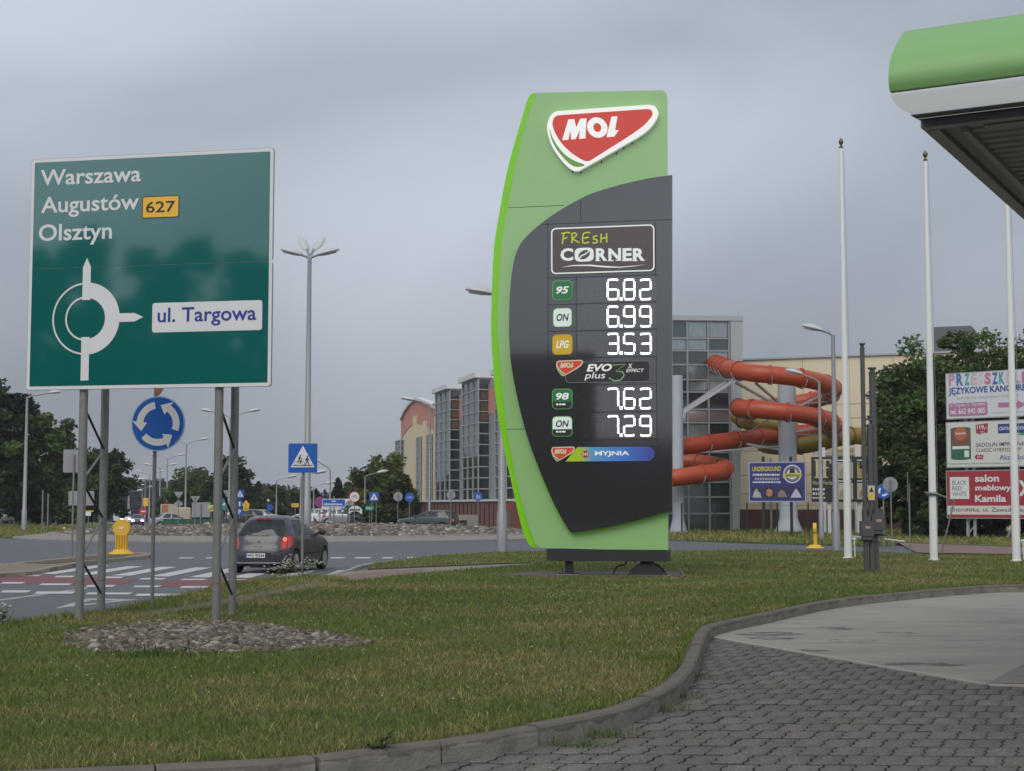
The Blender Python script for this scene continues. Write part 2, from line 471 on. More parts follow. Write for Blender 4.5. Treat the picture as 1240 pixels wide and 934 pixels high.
ISL = (-11.7, 86.0)
g_ = lambda px, py, z=ROADZ: gnd(px, py, z)[:2]
road = [(-95, 4), (-12, 4), (-5, 30), (-1.5, 40), (6, 46), (30, 46), (70, 44), g_(1600, 668), g_(1240, 664), g_(1050, 661), g_(926, 658), g_(810, 653), (3, 81), (-11, 84.5), (-95, 84.5)]
struct('road', MB().sheet(road, ROADZ), M_asph)
struct('roundabout_road', MB().sheet([(ISL[0] + 21 * cos(t), ISL[1] + 21 * sin(t)) for t in np.linspace(0, 2 * pi, 64, endpoint=False)], ROADZ - 0.006), M_asph)
med = lambda Y: -25.3 - 0.28 * (Y - 137)
for k_, (a, b) in enumerate(((-11.0, -3.0), (2.6, 10.5))):
    V = []; 
    YY = np.concatenate([np.linspace(97, 140, 10), np.linspace(150, 420, 28)])
    for Y in YY: V += [(med(Y) + a, Y), (med(Y) + b, Y)]
    V = np.array(V); Z = ROADZ - 0.012 + dip(V[:, 0], V[:, 1]) + 0.01
    i = np.arange(len(YY) - 1) * 2
    tag(mesh_np('far_road', np.column_stack([V, Z]), np.stack([i, i + 1, i + 3, i + 2], -1), M_asph), kind='structure')
struct('side_street', MB().sheet([(-13, 103), (-2.5, 103), (-14, 150), (-10, 178), (-40, 178), (-26, 145)], ROADZ - 0.015), M_asph)

# roundabout island: sloping apron, kerb, heap of cobbles
apr = MB(); n = 72; R_ = [(15.5, ROADZ - .02), (15.5, -0.02), (15.3, 0.0), (13.75, 0.13), (13.7, 0.20), (13.45, 0.20), (13.45, 0.10)]
V = [(ISL[0] + r * cos(2 * pi * k / n), ISL[1] + r * sin(2 * pi * k / n), z) for r, z in R_ for k in range(n)]
apr.add(V, [(i * n + k, i * n + (k + 1) % n, (i + 1) * n + (k + 1) % n, (i + 1) * n + k) for i in range(len(R_) - 1) for k in range(n)])
struct('roundabout_apron', apr, pm('apron_setts', (0.20, 0.185, 0.165), 0.9, var=0.3, scale=2.5, bump=0.5, bscale=20))
def domez(r): return 0.10 + 0.42 * np.clip(1 - (r / 13.5) ** 2, 0, 1) ** 0.8
rr_ = np.linspace(0.01, 13.5, 14); V = [(ISL[0] + r * cos(2 * pi * k / 48), ISL[1] + r * sin(2 * pi * k / 48), float(domez(r)) - 0.02) for r in rr_ for k in range(48)]
struct('roundabout_mound', MB().add(V, [(i * 48 + k, i * 48 + (k + 1) % 48, (i + 1) * 48 + (k + 1) % 48, (i + 1) * 48 + k)[::-1] for i in range(13) for k in range(48)]), pm('mound_soil', (0.12, 0.10, 0.08), 0.95, var=.3))

# stones: many squashed, uneven pebbles
def stones(name, P, size, cols, seed, sub=1):
    rng = np.random.default_rng(seed)
    bm = bmesh.new(); bmesh.ops.create_icosphere(bm, subdivisions=sub, radius=1.0)
    bv = np.array([tuple(v.co) for v in bm.verts]); bf = np.array([[v.index for v in f.verts] for f in bm.faces]); bm.free()
    n = len(P); S = size * rng.lognormal(0, 0.40, n)
    sc = np.stack([rng.uniform(.8, 1.3, n), rng.uniform(.65, 1.05, n), rng.uniform(.45, .8, n)], 1) * S[:, None]
    V = bv[None] * (1 + 0.13 * rng.standard_normal((n, len(bv), 1))) * sc[:, None, :]
    a = rng.uniform(0, 2 * pi, n); t = rng.uniform(-.5, .5, n)
    y2 = V[..., 1] * np.cos(t)[:, None] - V[..., 2] * np.sin(t)[:, None]; z2 = V[..., 1] * np.sin(t)[:, None] + V[..., 2] * np.cos(t)[:, None]
    x3 = V[..., 0] * np.cos(a)[:, None] - y2 * np.sin(a)[:, None]; y3 = V[..., 0] * np.sin(a)[:, None] + y2 * np.cos(a)[:, None]
    V = np.stack([x3, y3, z2], -1) + P[:, None, :]
    Fc = (bf[None] + (np.arange(n) * len(bv))[:, None, None]).reshape(-1, 3)
    c = np.array(cols)[rng.integers(0, len(cols), n)] * rng.uniform(.7, 1.25, (n, 1))
    return mesh_np(name, V.reshape(-1, 3), Fc, attr_mat('pebble', 0.85), None, np.repeat(c, len(bf), 0), smooth=sub > 1)
SCOL = [(.22, .195, .165), (.30, .28, .25), (.15, .12, .095), (.20, .165, .135), (.10, .092, .085), (.40, .38, .34), (.25, .20, .155), (.13, .11, .095)]
t = RNG.uniform(0, 2 * pi, 20000); r = 13.4 * np.sqrt(RNG.uniform(0, 1, 20000))
P = np.stack([ISL[0] + r * np.cos(t), ISL[1] + r * np.sin(t), domez(r) + 0.03], 1)
tag(stones('cobbles', P, 0.085, [(a * .70, b * .69, c * .68) for a, b, c in SCOL], 3), 'grey and brown cobbles heaped over the roundabout island', 'stones', kind='stuff')
ROCKBED = [g_(*p, 0.0) for p in ((72, 770), (100, 758), (160, 754), (270, 753), (330, 758), (390, 767), (455, 779), (420, 785), (330, 790), (230, 793), (120, 791), (82, 783))]
bx = np.array(ROCKBED); lo, hi = bx.min(0), bx.max(0)
px_ = RNG.uniform(lo[0], hi[0], 26000); py_ = RNG.uniform(lo[1], hi[1], 26000); k = inpoly(ROCKBED, px_, py_)
px_, py_ = px_[k], py_[k]
k = RNG.uniform(0, 1, len(px_)) < np.clip((px_ - lo[0]) / 1.3, .10, 1) * np.clip(.62 + .5 * np.sin(px_ * 4.1 + 1.3 * np.sin(py_ * 3.3)) * np.sin(py_ * 5.2 + px_ * 1.7) + 1.2 * np.minimum(np.abs(py_ - lo[1]), np.abs(hi[1] - py_)) / (hi[1] - lo[1]), 0.05, 1); px_, py_ = px_[k], py_[k]
P = np.stack([px_, py_, RNG.uniform(-0.012, 0.022, len(px_))], 1)
tag(stones('pebbles', P, 0.022, [(a * .60, b * .575, c * .54) for a, b, c in SCOL], 5, 2), 'grey and brown cobble bed around the feet of the big green road sign', 'stones', kind='stuff')

struct('cobble_bed_soil', MB().sheet(ROCKBED, 0.003), M_soil0)
# lawn
K = [(-420, 942), (-160, 941), (74, 932), (222.6, 925.5), (345, 919), (456, 906), (571, 890), (652, 876), (726, 860.6), (789.6, 836), (816, 815), (833, 787.5), (842, 768), (856, 756.5), (921, 743), (1002.6, 727), (1095, 717), (1180.7, 710.5), (1240, 708.5), (1420, 708), (1700, 709)]
KL = catmull([g_(*p, 0.0) for p in K], 8)
ROADEDGE = [(-420, 800), (-60, 766), (0, 757), (80, 747), (150, 738), (200, 726), (242, 719), (285, 706), (324, 703), (345, 700), (377, 698.5), (400, 701), (408, 705.5), (450, 700.5), (511, 694), (573, 689), (622, 685.2), (650, 682), (640, 681), (598, 682.6), (515, 686), (445, 689), (452, 682.5), (525, 673), (598, 669), (653, 667.5), (720, 667), (810, 667.5), (907, 666.5), (1013, 667), (1069, 669.5), (1115, 671.5), (1240, 672), (1500, 676), (1760, 680)]
RE = [g_(*p, 0.0) for p in ROADEDGE]
LAWN = KL + RE[::-1]
lm = MB()
lm.slab(LAWN, -0.2, 0.0)
struct('lawn', lm, M_lawn)
WORN = [g_(*p, 0.0) for p in ((170, 742), (230, 733), (290, 722), (345, 712), (385, 704.5), (408, 705.8), (440, 703), (400, 709), (345, 718), (290, 729), (240, 738), (180, 746))]
struct('worn_path', MB().sheet(WORN, 0.004), M_soil)
SIDEW = [g_(*p, -0.03) for p in ((384, 705.5), (393, 699), (420, 692.5), (445, 690), (515, 687), (598, 683.5), (655, 681), (655, 684), (573, 690.5), (511, 696), (450, 702.5), (408, 707))]
struct('sidewalk', MB().sheet(SIDEW, -0.03), pm('sidewalk_paving', (0.19, 0.165, 0.15), 0.9, var=0.3, scale=0.9, bump=0.2, bscale=40))
cyc = [g_(*p, -0.026) for p in ((402, 703.5), (428, 694.5), (515, 688.5), (508, 694.5), (450, 700.5))]
struct('cycle_path', MB().sheet(cyc, -0.026), M_pavered)
def kerbline(mb, pts, wd, z0, z1, piece=1.0, gap=0.012):
    d = [0]; 
    for a, b in zip(pts, pts[1:]): d.append(d[-1] + hypot(b[0] - a[0], b[1] - a[1]))
    d = np.array(d); X = np.array([p[0] for p in pts]); Y = np.array([p[1] for p in pts])
    s = 0.0
    while s < d[-1] - 0.2:
        e = min(s + piece - gap, d[-1]); q = np.linspace(s, e, 4); x = np.interp(q, d, X); y = np.interp(q, d, Y)
        dj = random.uniform(-.007, .007); dz = random.uniform(-.008, .008); V = []
        for i in range(4):
            j = min(i, 2); tx, ty = x[j + 1] - x[j], y[j + 1] - y[j]; l = hypot(tx, ty); nx_, ny_ = ty / l, -tx / l
            for o_, z in ((0, z0), (0, z1 - .01), (.012, z1), (wd - .03, z1), (wd - .006, z1 - .02), (wd, z1 - .05), (wd, z0)):
                V.append((x[i] + nx_ * (o_ + dj), y[i] + ny_ * (o_ + dj), z + (dz if z > z0 else 0)))
        Fc = [(i * 7 + k, i * 7 + k + 1, (i + 1) * 7 + k + 1, (i + 1) * 7 + k) for i in range(3) for k in range(6)]
        Fc += [tuple(range(6, -1, -1)), tuple(range(21, 28))]
        mb.add(V, Fc); s += piece
    return mb
kb = kerbline(MB(), KL, 0.155, -0.20, 0.012)
struct('kerb', kb, M_kerb)
kb2 = MB()
kerbline(kb2, [g_(*p, -0.03) for p in ((393, 699), (406, 696), (424, 691), (438, 685.5), (455, 682), (525, 673.3), (598, 669.2), (653, 667.6), (720, 667.2))][::-1], 0.15, -0.15, -0.015)
struct('road_kerb', kb2, pm('road_kerb_concrete', (0.27, 0.26, 0.24), 0.9, var=0.2, scale=3))

# forecourt: concrete slab, edging strip and interlocking blocks
B0, B1, B2 = g_(866, 773, YARDZ), g_(1195, 830, YARDZ), g_(1330, 834, YARDZ)
far_ = [p for p in KL if p[1] > B0[1] and p[0] > B0[0]]
SLAB = [B0, B1, B2, (16, 9.5 * 1.4), (60, 14), (60, 36)] + far_[::-1]
struct('forecourt_bed', MB().sheet(KL + [(60, 34), (60, -30), (-60, -30), (-60, 9)], YARDZ - 0.02), pm('joint_sand', (0.018, 0.017, 0.014), 0.95, var=.3, scale=8))
struct('forecourt_paving', MB().sheet([(-60, -30), (60, -30), (60, 7.4), (-60, 7.4)], YARDZ - .006).sheet([(4.2, 7.4), (60, 7.4), (60, 13.9), (16, 13.2), B2], YARDZ - .006), pm('forecourt_grey', (0.21, 0.195, 0.175), .9, var=.15, scale=1))
struct('forecourt_slab', MB().sheet(SLAB, YARDZ + 0.004), M_conc)
eg = MB()
for a, b in ((B0, B1), (B1, B2)):
    L_ = hypot(b[0] - a[0], b[1] - a[1]); nn = int(L_)
    for i in range(nn):
        c0 = (i + .5) / nn; eg.box(a[0] + (b[0] - a[0]) * c0, a[1] + (b[1] - a[1]) * c0, YARDZ - 0.03, L_ / nn - .008, .085, .09, atan2(b[1] - a[1], b[0] - a[0]))
struct('slab_edging', eg, pm('edging_concrete', (0.30, 0.28, 0.245), .9, var=.2, scale=4))
M_oil = pm('oil_stain', (0.07, 0.064, 0.058), 0.6, var=.3, scale=9)
t_ = M_oil.node_tree; no_ = t_.nodes.new('ShaderNodeTexNoise'); no_.inputs['Scale'].default_value = 2.4; no_.inputs['Detail'].default_value = 9; no_.inputs['Roughness'].default_value = .72
mo_ = t_.nodes.new('ShaderNodeMapRange'); mo_.inputs['From Min'].default_value = .47; mo_.inputs['From Max'].default_value = .62; mo_.inputs['To Max'].default_value = .85
tc_ = t_.nodes.new('ShaderNodeTexCoord'); mq_ = t_.nodes.new('ShaderNodeMapping'); mq_.inputs['Scale'].default_value = (.7, 2.2, 1); t_.links.new(tc_.outputs['Object'], mq_.inputs['Vector']); t_.links.new(mq_.outputs['Vector'], no_.inputs['Vector'])
t_.links.new(no_.outputs['Fac'], mo_.inputs['Value']); t_.links.new(mo_.outputs['Result'], t_.nodes['Principled BSDF'].inputs['Alpha'])
struct('asphalt_patch', MB().sheet([g_(*p, YARDZ) for p in ((1197, 828), (1216, 817), (1250, 800), (1330, 780), (1340, 832))], YARDZ + 0.009), pm('patch_asphalt', (.17, .16, .145), .9, var=.3, scale=3, bump=.4, bscale=60))
stain = MB()
for (x, y, sx, sy) in ((936, 770, 46, 7), (1030, 777, 34, 3), (1085, 768, 30, 2.5), (1012, 762, 26, 3), (985, 788, 22, 2), (1120, 806, 60, 3)):
    c = g_(x, y, YARDZ); e = g_(x + sx, y, YARDZ)[0] - c[0]; q = abs(g_(x, y + sy, YARDZ)[1] - c[1]); rg = np.random.default_rng(int(x))
    stain.sheet([(c[0] + e * cos(t) * rg.uniform(.65, 1.1), c[1] + q * sin(t) * rg.uniform(.6, 1.1)) for t in np.linspace(0, 2 * pi, 26, endpoint=False)], YARDZ + 0.008)
struct('oil_stain', stain, M_oil)
FORE = KL + [(60, 34), (60, 4), (-60, 4), (-60, 9)]
BW, BH, BS_ = 0.222, 0.40, 0.112
ca, sa = cos(radians(-2)), sin(radians(-2))
zg = [(-BS_, 0), (-BS_ + .004, BH * .17), (-BS_ * .56, BH * .36), (-BS_ * .50, BH * .60), (-.004, BH * .80), (0, BH)]
def block(gap): return [(x + gap, min(max(y, gap), BH - gap)) for x, y in zg] + [(x + BW - gap, min(max(y, gap), BH - gap)) for x, y in zg[::-1]]
O2 = np.array(block(.004))[::-1]; O1 = np.array(block(.007))[::-1]
ii, jj = np.meshgrid(np.arange(-70, 110), np.arange(10, 70)); ii, jj = ii.ravel(), jj.ravel()
lx = ii * BW + (jj % 2) * BW * .04; ly = jj * BH
wx, wy = lx * ca - ly * sa, lx * sa + ly * ca
k = inpoly(FORE, wx + .05, wy + .2) & ~inpoly(SLAB, wx + .05, wy + .2) & (wy > 7.0) & (wy < 22) & (np.abs(wx) < 0.40 * wy + 1.2)
wx, wy = wx[k], wy[k]; n = len(wx); m = len(O2)
dz = RNG.normal(0, .0018, n); rot = RNG.normal(0, .006, n)
V = np.zeros((n, 2 * m, 3))
for q, (O, z) in enumerate(((O1, YARDZ + .002), (O2, YARDZ - .010))):
    ox, oy = O[:, 0][None] - rot[:, None] * O[:, 1][None], O[:, 1][None] + rot[:, None] * O[:, 0][None]
    V[:, q * m:(q + 1) * m, 0] = wx[:, None] + ox * ca - oy * sa; V[:, q * m:(q + 1) * m, 1] = wy[:, None] + ox * sa + oy * ca; V[:, q * m:(q + 1) * m, 2] = z + dz[:, None]
vs, fs, cs = V.reshape(-1, 3), [], []
top = [(0, 1, 10, 11), (1, 2, 9, 10), (2, 3, 8, 9), (3, 4, 7, 8), (4, 5, 6, 7)]
side = [(i, i + m, (i + 1) % m + m, (i + 1) % m) for i in range(m)]
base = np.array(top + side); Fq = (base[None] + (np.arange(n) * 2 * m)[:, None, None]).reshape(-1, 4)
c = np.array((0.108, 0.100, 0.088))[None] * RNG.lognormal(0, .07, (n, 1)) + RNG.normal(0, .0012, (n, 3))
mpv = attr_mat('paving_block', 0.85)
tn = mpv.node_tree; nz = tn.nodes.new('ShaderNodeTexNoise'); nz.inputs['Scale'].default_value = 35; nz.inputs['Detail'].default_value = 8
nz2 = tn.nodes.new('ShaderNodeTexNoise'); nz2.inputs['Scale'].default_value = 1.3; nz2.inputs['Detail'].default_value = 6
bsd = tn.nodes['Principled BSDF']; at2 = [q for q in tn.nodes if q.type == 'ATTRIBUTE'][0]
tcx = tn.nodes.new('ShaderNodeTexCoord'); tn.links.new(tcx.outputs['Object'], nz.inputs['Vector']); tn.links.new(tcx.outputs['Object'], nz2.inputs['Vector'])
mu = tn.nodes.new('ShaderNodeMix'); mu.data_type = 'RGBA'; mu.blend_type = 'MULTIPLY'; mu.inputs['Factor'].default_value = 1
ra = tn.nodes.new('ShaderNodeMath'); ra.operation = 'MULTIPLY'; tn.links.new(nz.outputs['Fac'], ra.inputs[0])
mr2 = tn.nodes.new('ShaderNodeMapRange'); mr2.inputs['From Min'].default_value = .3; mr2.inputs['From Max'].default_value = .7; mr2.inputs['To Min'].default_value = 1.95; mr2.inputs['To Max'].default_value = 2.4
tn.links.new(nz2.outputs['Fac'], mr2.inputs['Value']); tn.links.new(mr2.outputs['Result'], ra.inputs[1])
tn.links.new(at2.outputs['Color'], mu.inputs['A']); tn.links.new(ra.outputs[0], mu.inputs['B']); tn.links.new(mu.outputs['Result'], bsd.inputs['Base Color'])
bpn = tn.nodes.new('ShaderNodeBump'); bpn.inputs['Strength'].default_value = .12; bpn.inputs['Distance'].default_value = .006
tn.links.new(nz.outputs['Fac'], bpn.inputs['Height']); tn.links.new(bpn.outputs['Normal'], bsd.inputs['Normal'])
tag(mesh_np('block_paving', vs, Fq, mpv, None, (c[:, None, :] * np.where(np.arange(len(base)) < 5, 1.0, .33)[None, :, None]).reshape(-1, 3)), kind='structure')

# road markings
def quad(mb, P, z): mb.sheet([g_(*p, z) for p in P], z)
MZ = ROADZ + 0.004
zb = MB()
for k_ in range(8):
    X = -12.1 + 1.06 * k_; Yf = 39.3 - 0.42 * (X + 12.3) if X < -6.8 else 37.2
    Yb = Yf + (5.4 if k_ < 6 else 4.2)
    zb.sheet([(X, Yf), (X + .5, Yf - .2), (X + .5, Yb - .2), (X, Yb)], MZ + .004)
struct('zebra_crossing', zb, M_white)
rb = MB()
quad(rb, [(-60, 693), (0, 695.4), (66, 697), (168, 702), (140, 709), (85, 708.3), (29, 706.5), (0, 705.6), (-60, 704)], MZ)
quad(rb, [(196, 703.5), (255, 700.5), (340, 699.5), (372, 699.2), (330, 705), (258, 711), (196, 710.5)], MZ)
struct('red_cycle_crossing', rb, M_red)
ds = MB()
for a in ((-48, -18, 693, 695), (14, 49, 696, 697.8), (65, 90, 697.3, 699.2), (122, 149, 698.3, 700.3), (168, 200, 700, 702), (218, 249, 701, 702.6), (272, 299, 701.2, 703), (320, 338, 701, 702.8),
          (-50, -20, 704, 706), (0, 29, 705, 707), (47, 86, 706.6, 708.8), (103, 139, 708.5, 711), (160, 194, 709.2, 711.4), (217, 252, 709.8, 712.2),
          (0, 36, 715, 717.7), (41, 90, 716.4, 719.2), (103, 159, 717.6, 720), (163, 221, 719, 721.8), (228, 244, 719.2, 721.6),
          (216, 234, 675, 676.4), (248, 266, 675, 676.4), (399, 417, 674.8, 676.4), (429, 449, 674.8, 676.4), (462, 476, 674.8, 676.4), (492, 506, 674.6, 676.2)):
    sk = 5 if a[2] < 690 else 8
    quad(ds, [(a[0], a[3]), (a[1] - sk * .4, a[3]), (a[1] + sk * .3, a[2]), (a[0] + sk * .5, a[2])], MZ + .004)
struct('white_dashes', ds, M_white)
ln = MB()
quad(ln, [(0, 727.4), (55, 720.2), (106, 712.6), (106, 711.6), (55, 718.8), (0, 725.9)], MZ)
T0, T1_, T2_ = [np.array(g_(*p, MZ)) for p in ((64.8, 737), (106.5, 724.8), (168, 726))]
cc = (T0 + T1_ + T2_) / 3
A_ = [T0, T1_, T2_]; B_ = [cc + (p - cc) * .5 for p in A_]
for i in range(3):
    j = (i + 1) % 3; ln.sheet([A_[i], A_[j], B_[j], B_[i]], MZ)
quad(ln, [(-120, 681), (0, 682.5), (8, 683.5), (0, 684.5), (-120, 684)], MZ)
struct('worn_line_markings', ln, M_whitew)

# splitter island in front of the crossing
SPL = [g_(*p, 0.02) for p in ((-160, 681), (0, 683.5), (27, 680.5), (80, 675.5), (131, 670), (160, 669), (176, 669.2), (183, 671), (180, 672.5), (140, 675.8), (99, 680), (39, 691.5), (0, 693.8), (-160, 700))]
struct('splitter_island', MB().slab(SPL, -0.18, -0.005), pm('island_paving', (0.165, 0.135, 0.10), .95, var=.3, scale=1.5, bump=.3))
kerb3 = MB(); kerbline(kerb3, [tuple(p) for p in SPL[8:] + SPL[:8]], 0.15, -0.16, 0.02)
struct('island_kerb', kerb3, pm('island_kerb', (0.25, 0.22, 0.17), .9, var=.25, scale=3))
struct('island_turf', MB().sheet([g_(*p, 0.005) for p in ((27, 681.5), (80, 676.5), (131, 671.5), (158, 671), (150, 674), (99, 679.5), (60, 682.5))], 0.006), pm('island_turf', (0.075, 0.06, 0.03), .95, var=.4, scale=3))
# far verge beyond the right-hand road, with a red pavement
struct('verge', MB().slab([g_(*p, -0.02) for p in ((690, 651), (810, 652.5), (926, 657), (1050, 660), (1092, 656.5), (1240, 662), (1700, 675), (1700, 640), (690, 640))], -0.3, -0.02), M_ground)
struct('red_pavement', MB().sheet([g_(*p, -0.05) for p in ((1086, 656.5), (1240, 663), (1600, 676), (1600, 684), (1240, 671.2), (1110, 669.2))], -0.05), M_pavered)
struct('left_verge', MB().slab([g_(*p, -0.05) for p in ((-500, 660), (-60, 651.5), (60, 650.5), (128, 647), (130, 640), (-500, 640))], -0.3, -0.05), M_ground)

# grass blades
def grass(name, X, Y, Z, h0, w0, seed, dry=0.27):
    rng = np.random.default_rng(seed); n = len(X)
    h = h0 * rng.lognormal(0, .35, n); wd = w0 * rng.uniform(.7, 1.3, n)
    a = rng.uniform(0, 2 * pi, n); le = rng.uniform(0, 2 * pi, n); lean = h * rng.uniform(.3, 1.3, n)
    dx, dy = np.cos(a) * wd / 2, np.sin(a) * wd / 2
    lx, ly = np.cos(le) * lean, np.sin(le) * lean
    V = np.zeros((n, 5, 3))
    V[:, 0] = np.stack([X - dx, Y - dy, Z], 1); V[:, 1] = np.stack([X + dx, Y + dy, Z], 1)
    V[:, 2] = np.stack([X + dx * .8 + lx * .35, Y + dy * .8 + ly * .35, Z + h * .6], 1); V[:, 3] = np.stack([X - dx * .8 + lx * .35, Y - dy * .8 + ly * .35, Z + h * .6], 1)
    V[:, 4] = np.stack([X + lx, Y + ly, Z + h * rng.uniform(.75, 1, n)], 1)
    b = (np.arange(n) * 5)[:, None]
    Fc = np.concatenate([b + np.array([[0, 1, 2]]), b + np.array([[0, 2, 3]]), b + np.array([[3, 2, 4]])], 1).reshape(-1, 3)
    # broad patches of drier turf
    pn = np.zeros(n)
    for k_ in range(14):
        fx, fy, ph = rng.normal(0, .9), rng.normal(0, .9), rng.uniform(0, 6.3); pn += np.sin(fx * X + fy * Y + ph)
    pn = pn / 14 ** .5
    for k_ in range(10):
        fx, fy, ph = rng.normal(0, 3), rng.normal(0, 3), rng.uniform(0, 6.3); pn += .25 * np.sin(fx * X + fy * Y + ph)
    pd = np.clip(dry + .30 * pn, .03, .92)
    isd = rng.uniform(0, 1, n) < pd
    g = np.array((.112, .156, .029))[None] * rng.lognormal(0, .25, (n, 1)) * (1 + rng.normal(0, .08, (n, 3)))
    d = np.array((.27, .222, .09))[None] * rng.lognormal(0, .28, (n, 1))
    c = np.where(isd[:, None], d, g)
    return mesh_np(name, V.reshape(-1, 3), Fc, attr_mat('grass_blade', .75, .25), None, np.repeat(c, 3, 0))
NB = 760000
Yc = 8.4 * (58 / 8.4) ** RNG.uniform(0, 1, NB); Xc = RNG.uniform(-1, 1, NB) * (.40 * Yc + 1.2)
edge_ = np.clip((Xc - lo[0]) / 1.5, 0, 1); cen_ = bx.mean(0); INNER = [tuple(cen_ + (p - cen_) * np.array((.90, .72))) for p in bx]
kin = inpoly(LAWN, Xc, Yc) & ~(inpoly(ROCKBED, Xc, Yc) & (RNG.uniform(0, 1, NB) > np.where(edge_ < 1, .5 - .45 * edge_, .05) + .55 * ~inpoly(INNER, Xc, Yc))) & ~(inpoly(WORN, Xc, Yc) & (RNG.uniform(0, 1, NB) > .2))
PYB = [g_(*p, 0.0) for p in ((598, 699), (830, 699.5), (826, 692), (640, 692))]
kin &= ~inpoly(PYB, Xc, Yc)
Xc, Yc = Xc[kin], Yc[kin]
ed = np.ones(len(Xc))
tag(grass('grass', Xc, Yc, np.zeros(len(Xc)), 0.036 * (Yc / 10) ** .2, 0.0042 * (Yc / 10) ** .8, 11), 'short patchy grass of the lawn in front of the price sign', 'grass', kind='stuff')
# longer grass along the road edge and against the kerb
rng = np.random.default_rng(5); ex, ey = [], []
for a, b in list(zip(RE, RE[1:]))[1:12]:
    l = hypot(b[0] - a[0], b[1] - a[1]); nb = int(l * 420); q = rng.uniform(0, 1, nb)
    ex += list(a[0] + (b[0] - a[0]) * q + rng.normal(.12, .14, nb)); ey += list(a[1] + (b[1] - a[1]) * q + rng.normal(0, .1, nb))
for a, b in zip(KL, KL[1:]):
    l = hypot(b[0] - a[0], b[1] - a[1]); nb = int(l * 130); q = rng.uniform(0, 1, nb)
    ex += list(a[0] + (b[0] - a[0]) * q - abs(rng.normal(.0, .05, nb))); ey += list(a[1] + (b[1] - a[1]) * q + rng.normal(.03, .04, nb))
for k_ in range(110):
    Y = 9.5 * (40 / 9.5) ** rng.uniform(0, 1); X = rng.uniform(-.36, .36) * Y
    if inpoly(LAWN, np.array([X]), np.array([Y]))[0] and not inpoly(ROCKBED, np.array([X]), np.array([Y]))[0]: m_ = int(rng.integers(15, 60)); ex += list(X + rng.normal(0, .07, m_)); ey += list(Y + rng.normal(0, .07, m_))
ex, ey = np.array(ex), np.array(ey)
tag(grass('long_grass', ex, ey, np.zeros(len(ex)), 0.075, 0.0065, 13, .2), 'longer grass fringing the lawn along the road and kerb', 'grass', kind='stuff')
# coarse verge grass farther out
vx, vy, vz = [], [], []
for (x0, x1, y0, y1, nb, z) in ((690, 1300, 642, 663, 34000, -0.02), (-60, 135, 637, 651, 12000, -0.05)):
    q = rng.uniform(0, 1, nb); yy = y0 + (y1 - y0) * q; xx = rng.uniform(x0, x1, nb)
    for a, b in zip(xx, yy):
        if z > -.04 and a > 1085 and b > 656 + (a - 1090) * .036: continue
        if 690 < a <= 1085 and b > 650.5 + (a - 690) * .028: continue
        p = gnd(a, b, z); vx.append(p[0]); vy.append(p[1]); vz.append(z)
tag(grass('verge_grass', np.array(vx), np.array(vy), np.array(vz), 0.15, 0.035, 17, .45), 'rough grass of the verges beyond the road', 'grass', kind='stuff')
# white clover heads in the lawn
cl = MB(); cp = []
while len(cp) < 300:
    Y = 13 * (36 / 13) ** rng.uniform(0, 1); X = rng.uniform(-.3, .3) * Y
    if rng.uniform() < .55: X = .05 * Y + rng.normal(0, .05) * Y; Y = 26 + rng.normal(0, 4)
    if inpoly(LAWN, np.array([X]), np.array([Y]))[0] and not inpoly(ROCKBED, np.array([X]), np.array([Y]))[0]: cp.append((X, Y))
for X, Y in cp: cl.lathe([(0.001, -.007), (.009, -.002), (.008, .006), (.001, .009)], 6, (X, Y, .045 + .02 * random.random()))
tag(cl.build('clover_flowers', pm('clover_white', (.33, .34, .27), .8, var=.1)), 'white clover flower heads dotted through the lawn', 'clover', kind='stuff')
# ================================================================ price sign, road signs, poles
M_galv = pm('galvanised_steel', (0.19, 0.19, 0.178), 0.55, metal=0.35, var=0.3, scale=9, grime=.5, gscale=6, gcol=(.17, .155, .135))
M_grey = pm('sign_back_grey', (0.26, 0.265, 0.27), 0.55, metal=0.2, var=0.12, scale=3, grime=.3)
M_dark = pm('black_steel', (0.018, 0.018, 0.02), 0.5, var=.2)
M_whitep = pm('white_paint', (0.62, 0.62, 0.60), 0.5, var=.06, grime=.25, gscale=2, gcol=(.4, .39, .35))
M_wsheet = pm('reflective_white', (0.60, 0.60, 0.59), 0.4, var=.05, grime=.25, gscale=2.5, gcol=(.42, .42, .40))
M_blue = pm('sign_blue', (0.006, 0.085, 0.36), 0.35, var=.08, grime=.2, gcol=(.01, .06, .22))
M_blk = pm('sign_black', (0.012, 0.012, 0.013), 0.5, var=0)
M_yel = pm('sign_yellow', (0.72, 0.40, 0.03), 0.45, var=.08)
M_sred = pm('sign_red', (0.42, 0.02, 0.03), 0.4, var=.08)

# ---- price sign -------------------------------------------------------------
PY = Plane(gnd(735, 698, 0.0), radians(-12.0))
T = thing('price_sign', 'tall green and charcoal petrol price sign with lit white prices and a red shield', 'price sign', PY.O, PY.yaw)
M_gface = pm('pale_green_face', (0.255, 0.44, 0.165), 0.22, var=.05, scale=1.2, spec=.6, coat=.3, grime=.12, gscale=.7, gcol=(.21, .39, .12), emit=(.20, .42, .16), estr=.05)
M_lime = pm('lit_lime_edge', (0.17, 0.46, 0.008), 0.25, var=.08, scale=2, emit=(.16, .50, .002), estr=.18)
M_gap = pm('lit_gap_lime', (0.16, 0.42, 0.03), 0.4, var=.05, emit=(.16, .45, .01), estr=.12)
M_char = pm('charcoal_panel', (0.022, 0.022, 0.024), 0.3, var=.04, scale=1.5, spec=.15, coat=.82, grime=.1, gscale=3, gcol=(.03, .03, .03))
M_char.node_tree.nodes['Principled BSDF'].inputs['Coat IOR'].default_value = 1.9
M_char.node_tree.nodes['Principled BSDF'].inputs['Coat Roughness'].default_value = 0.085
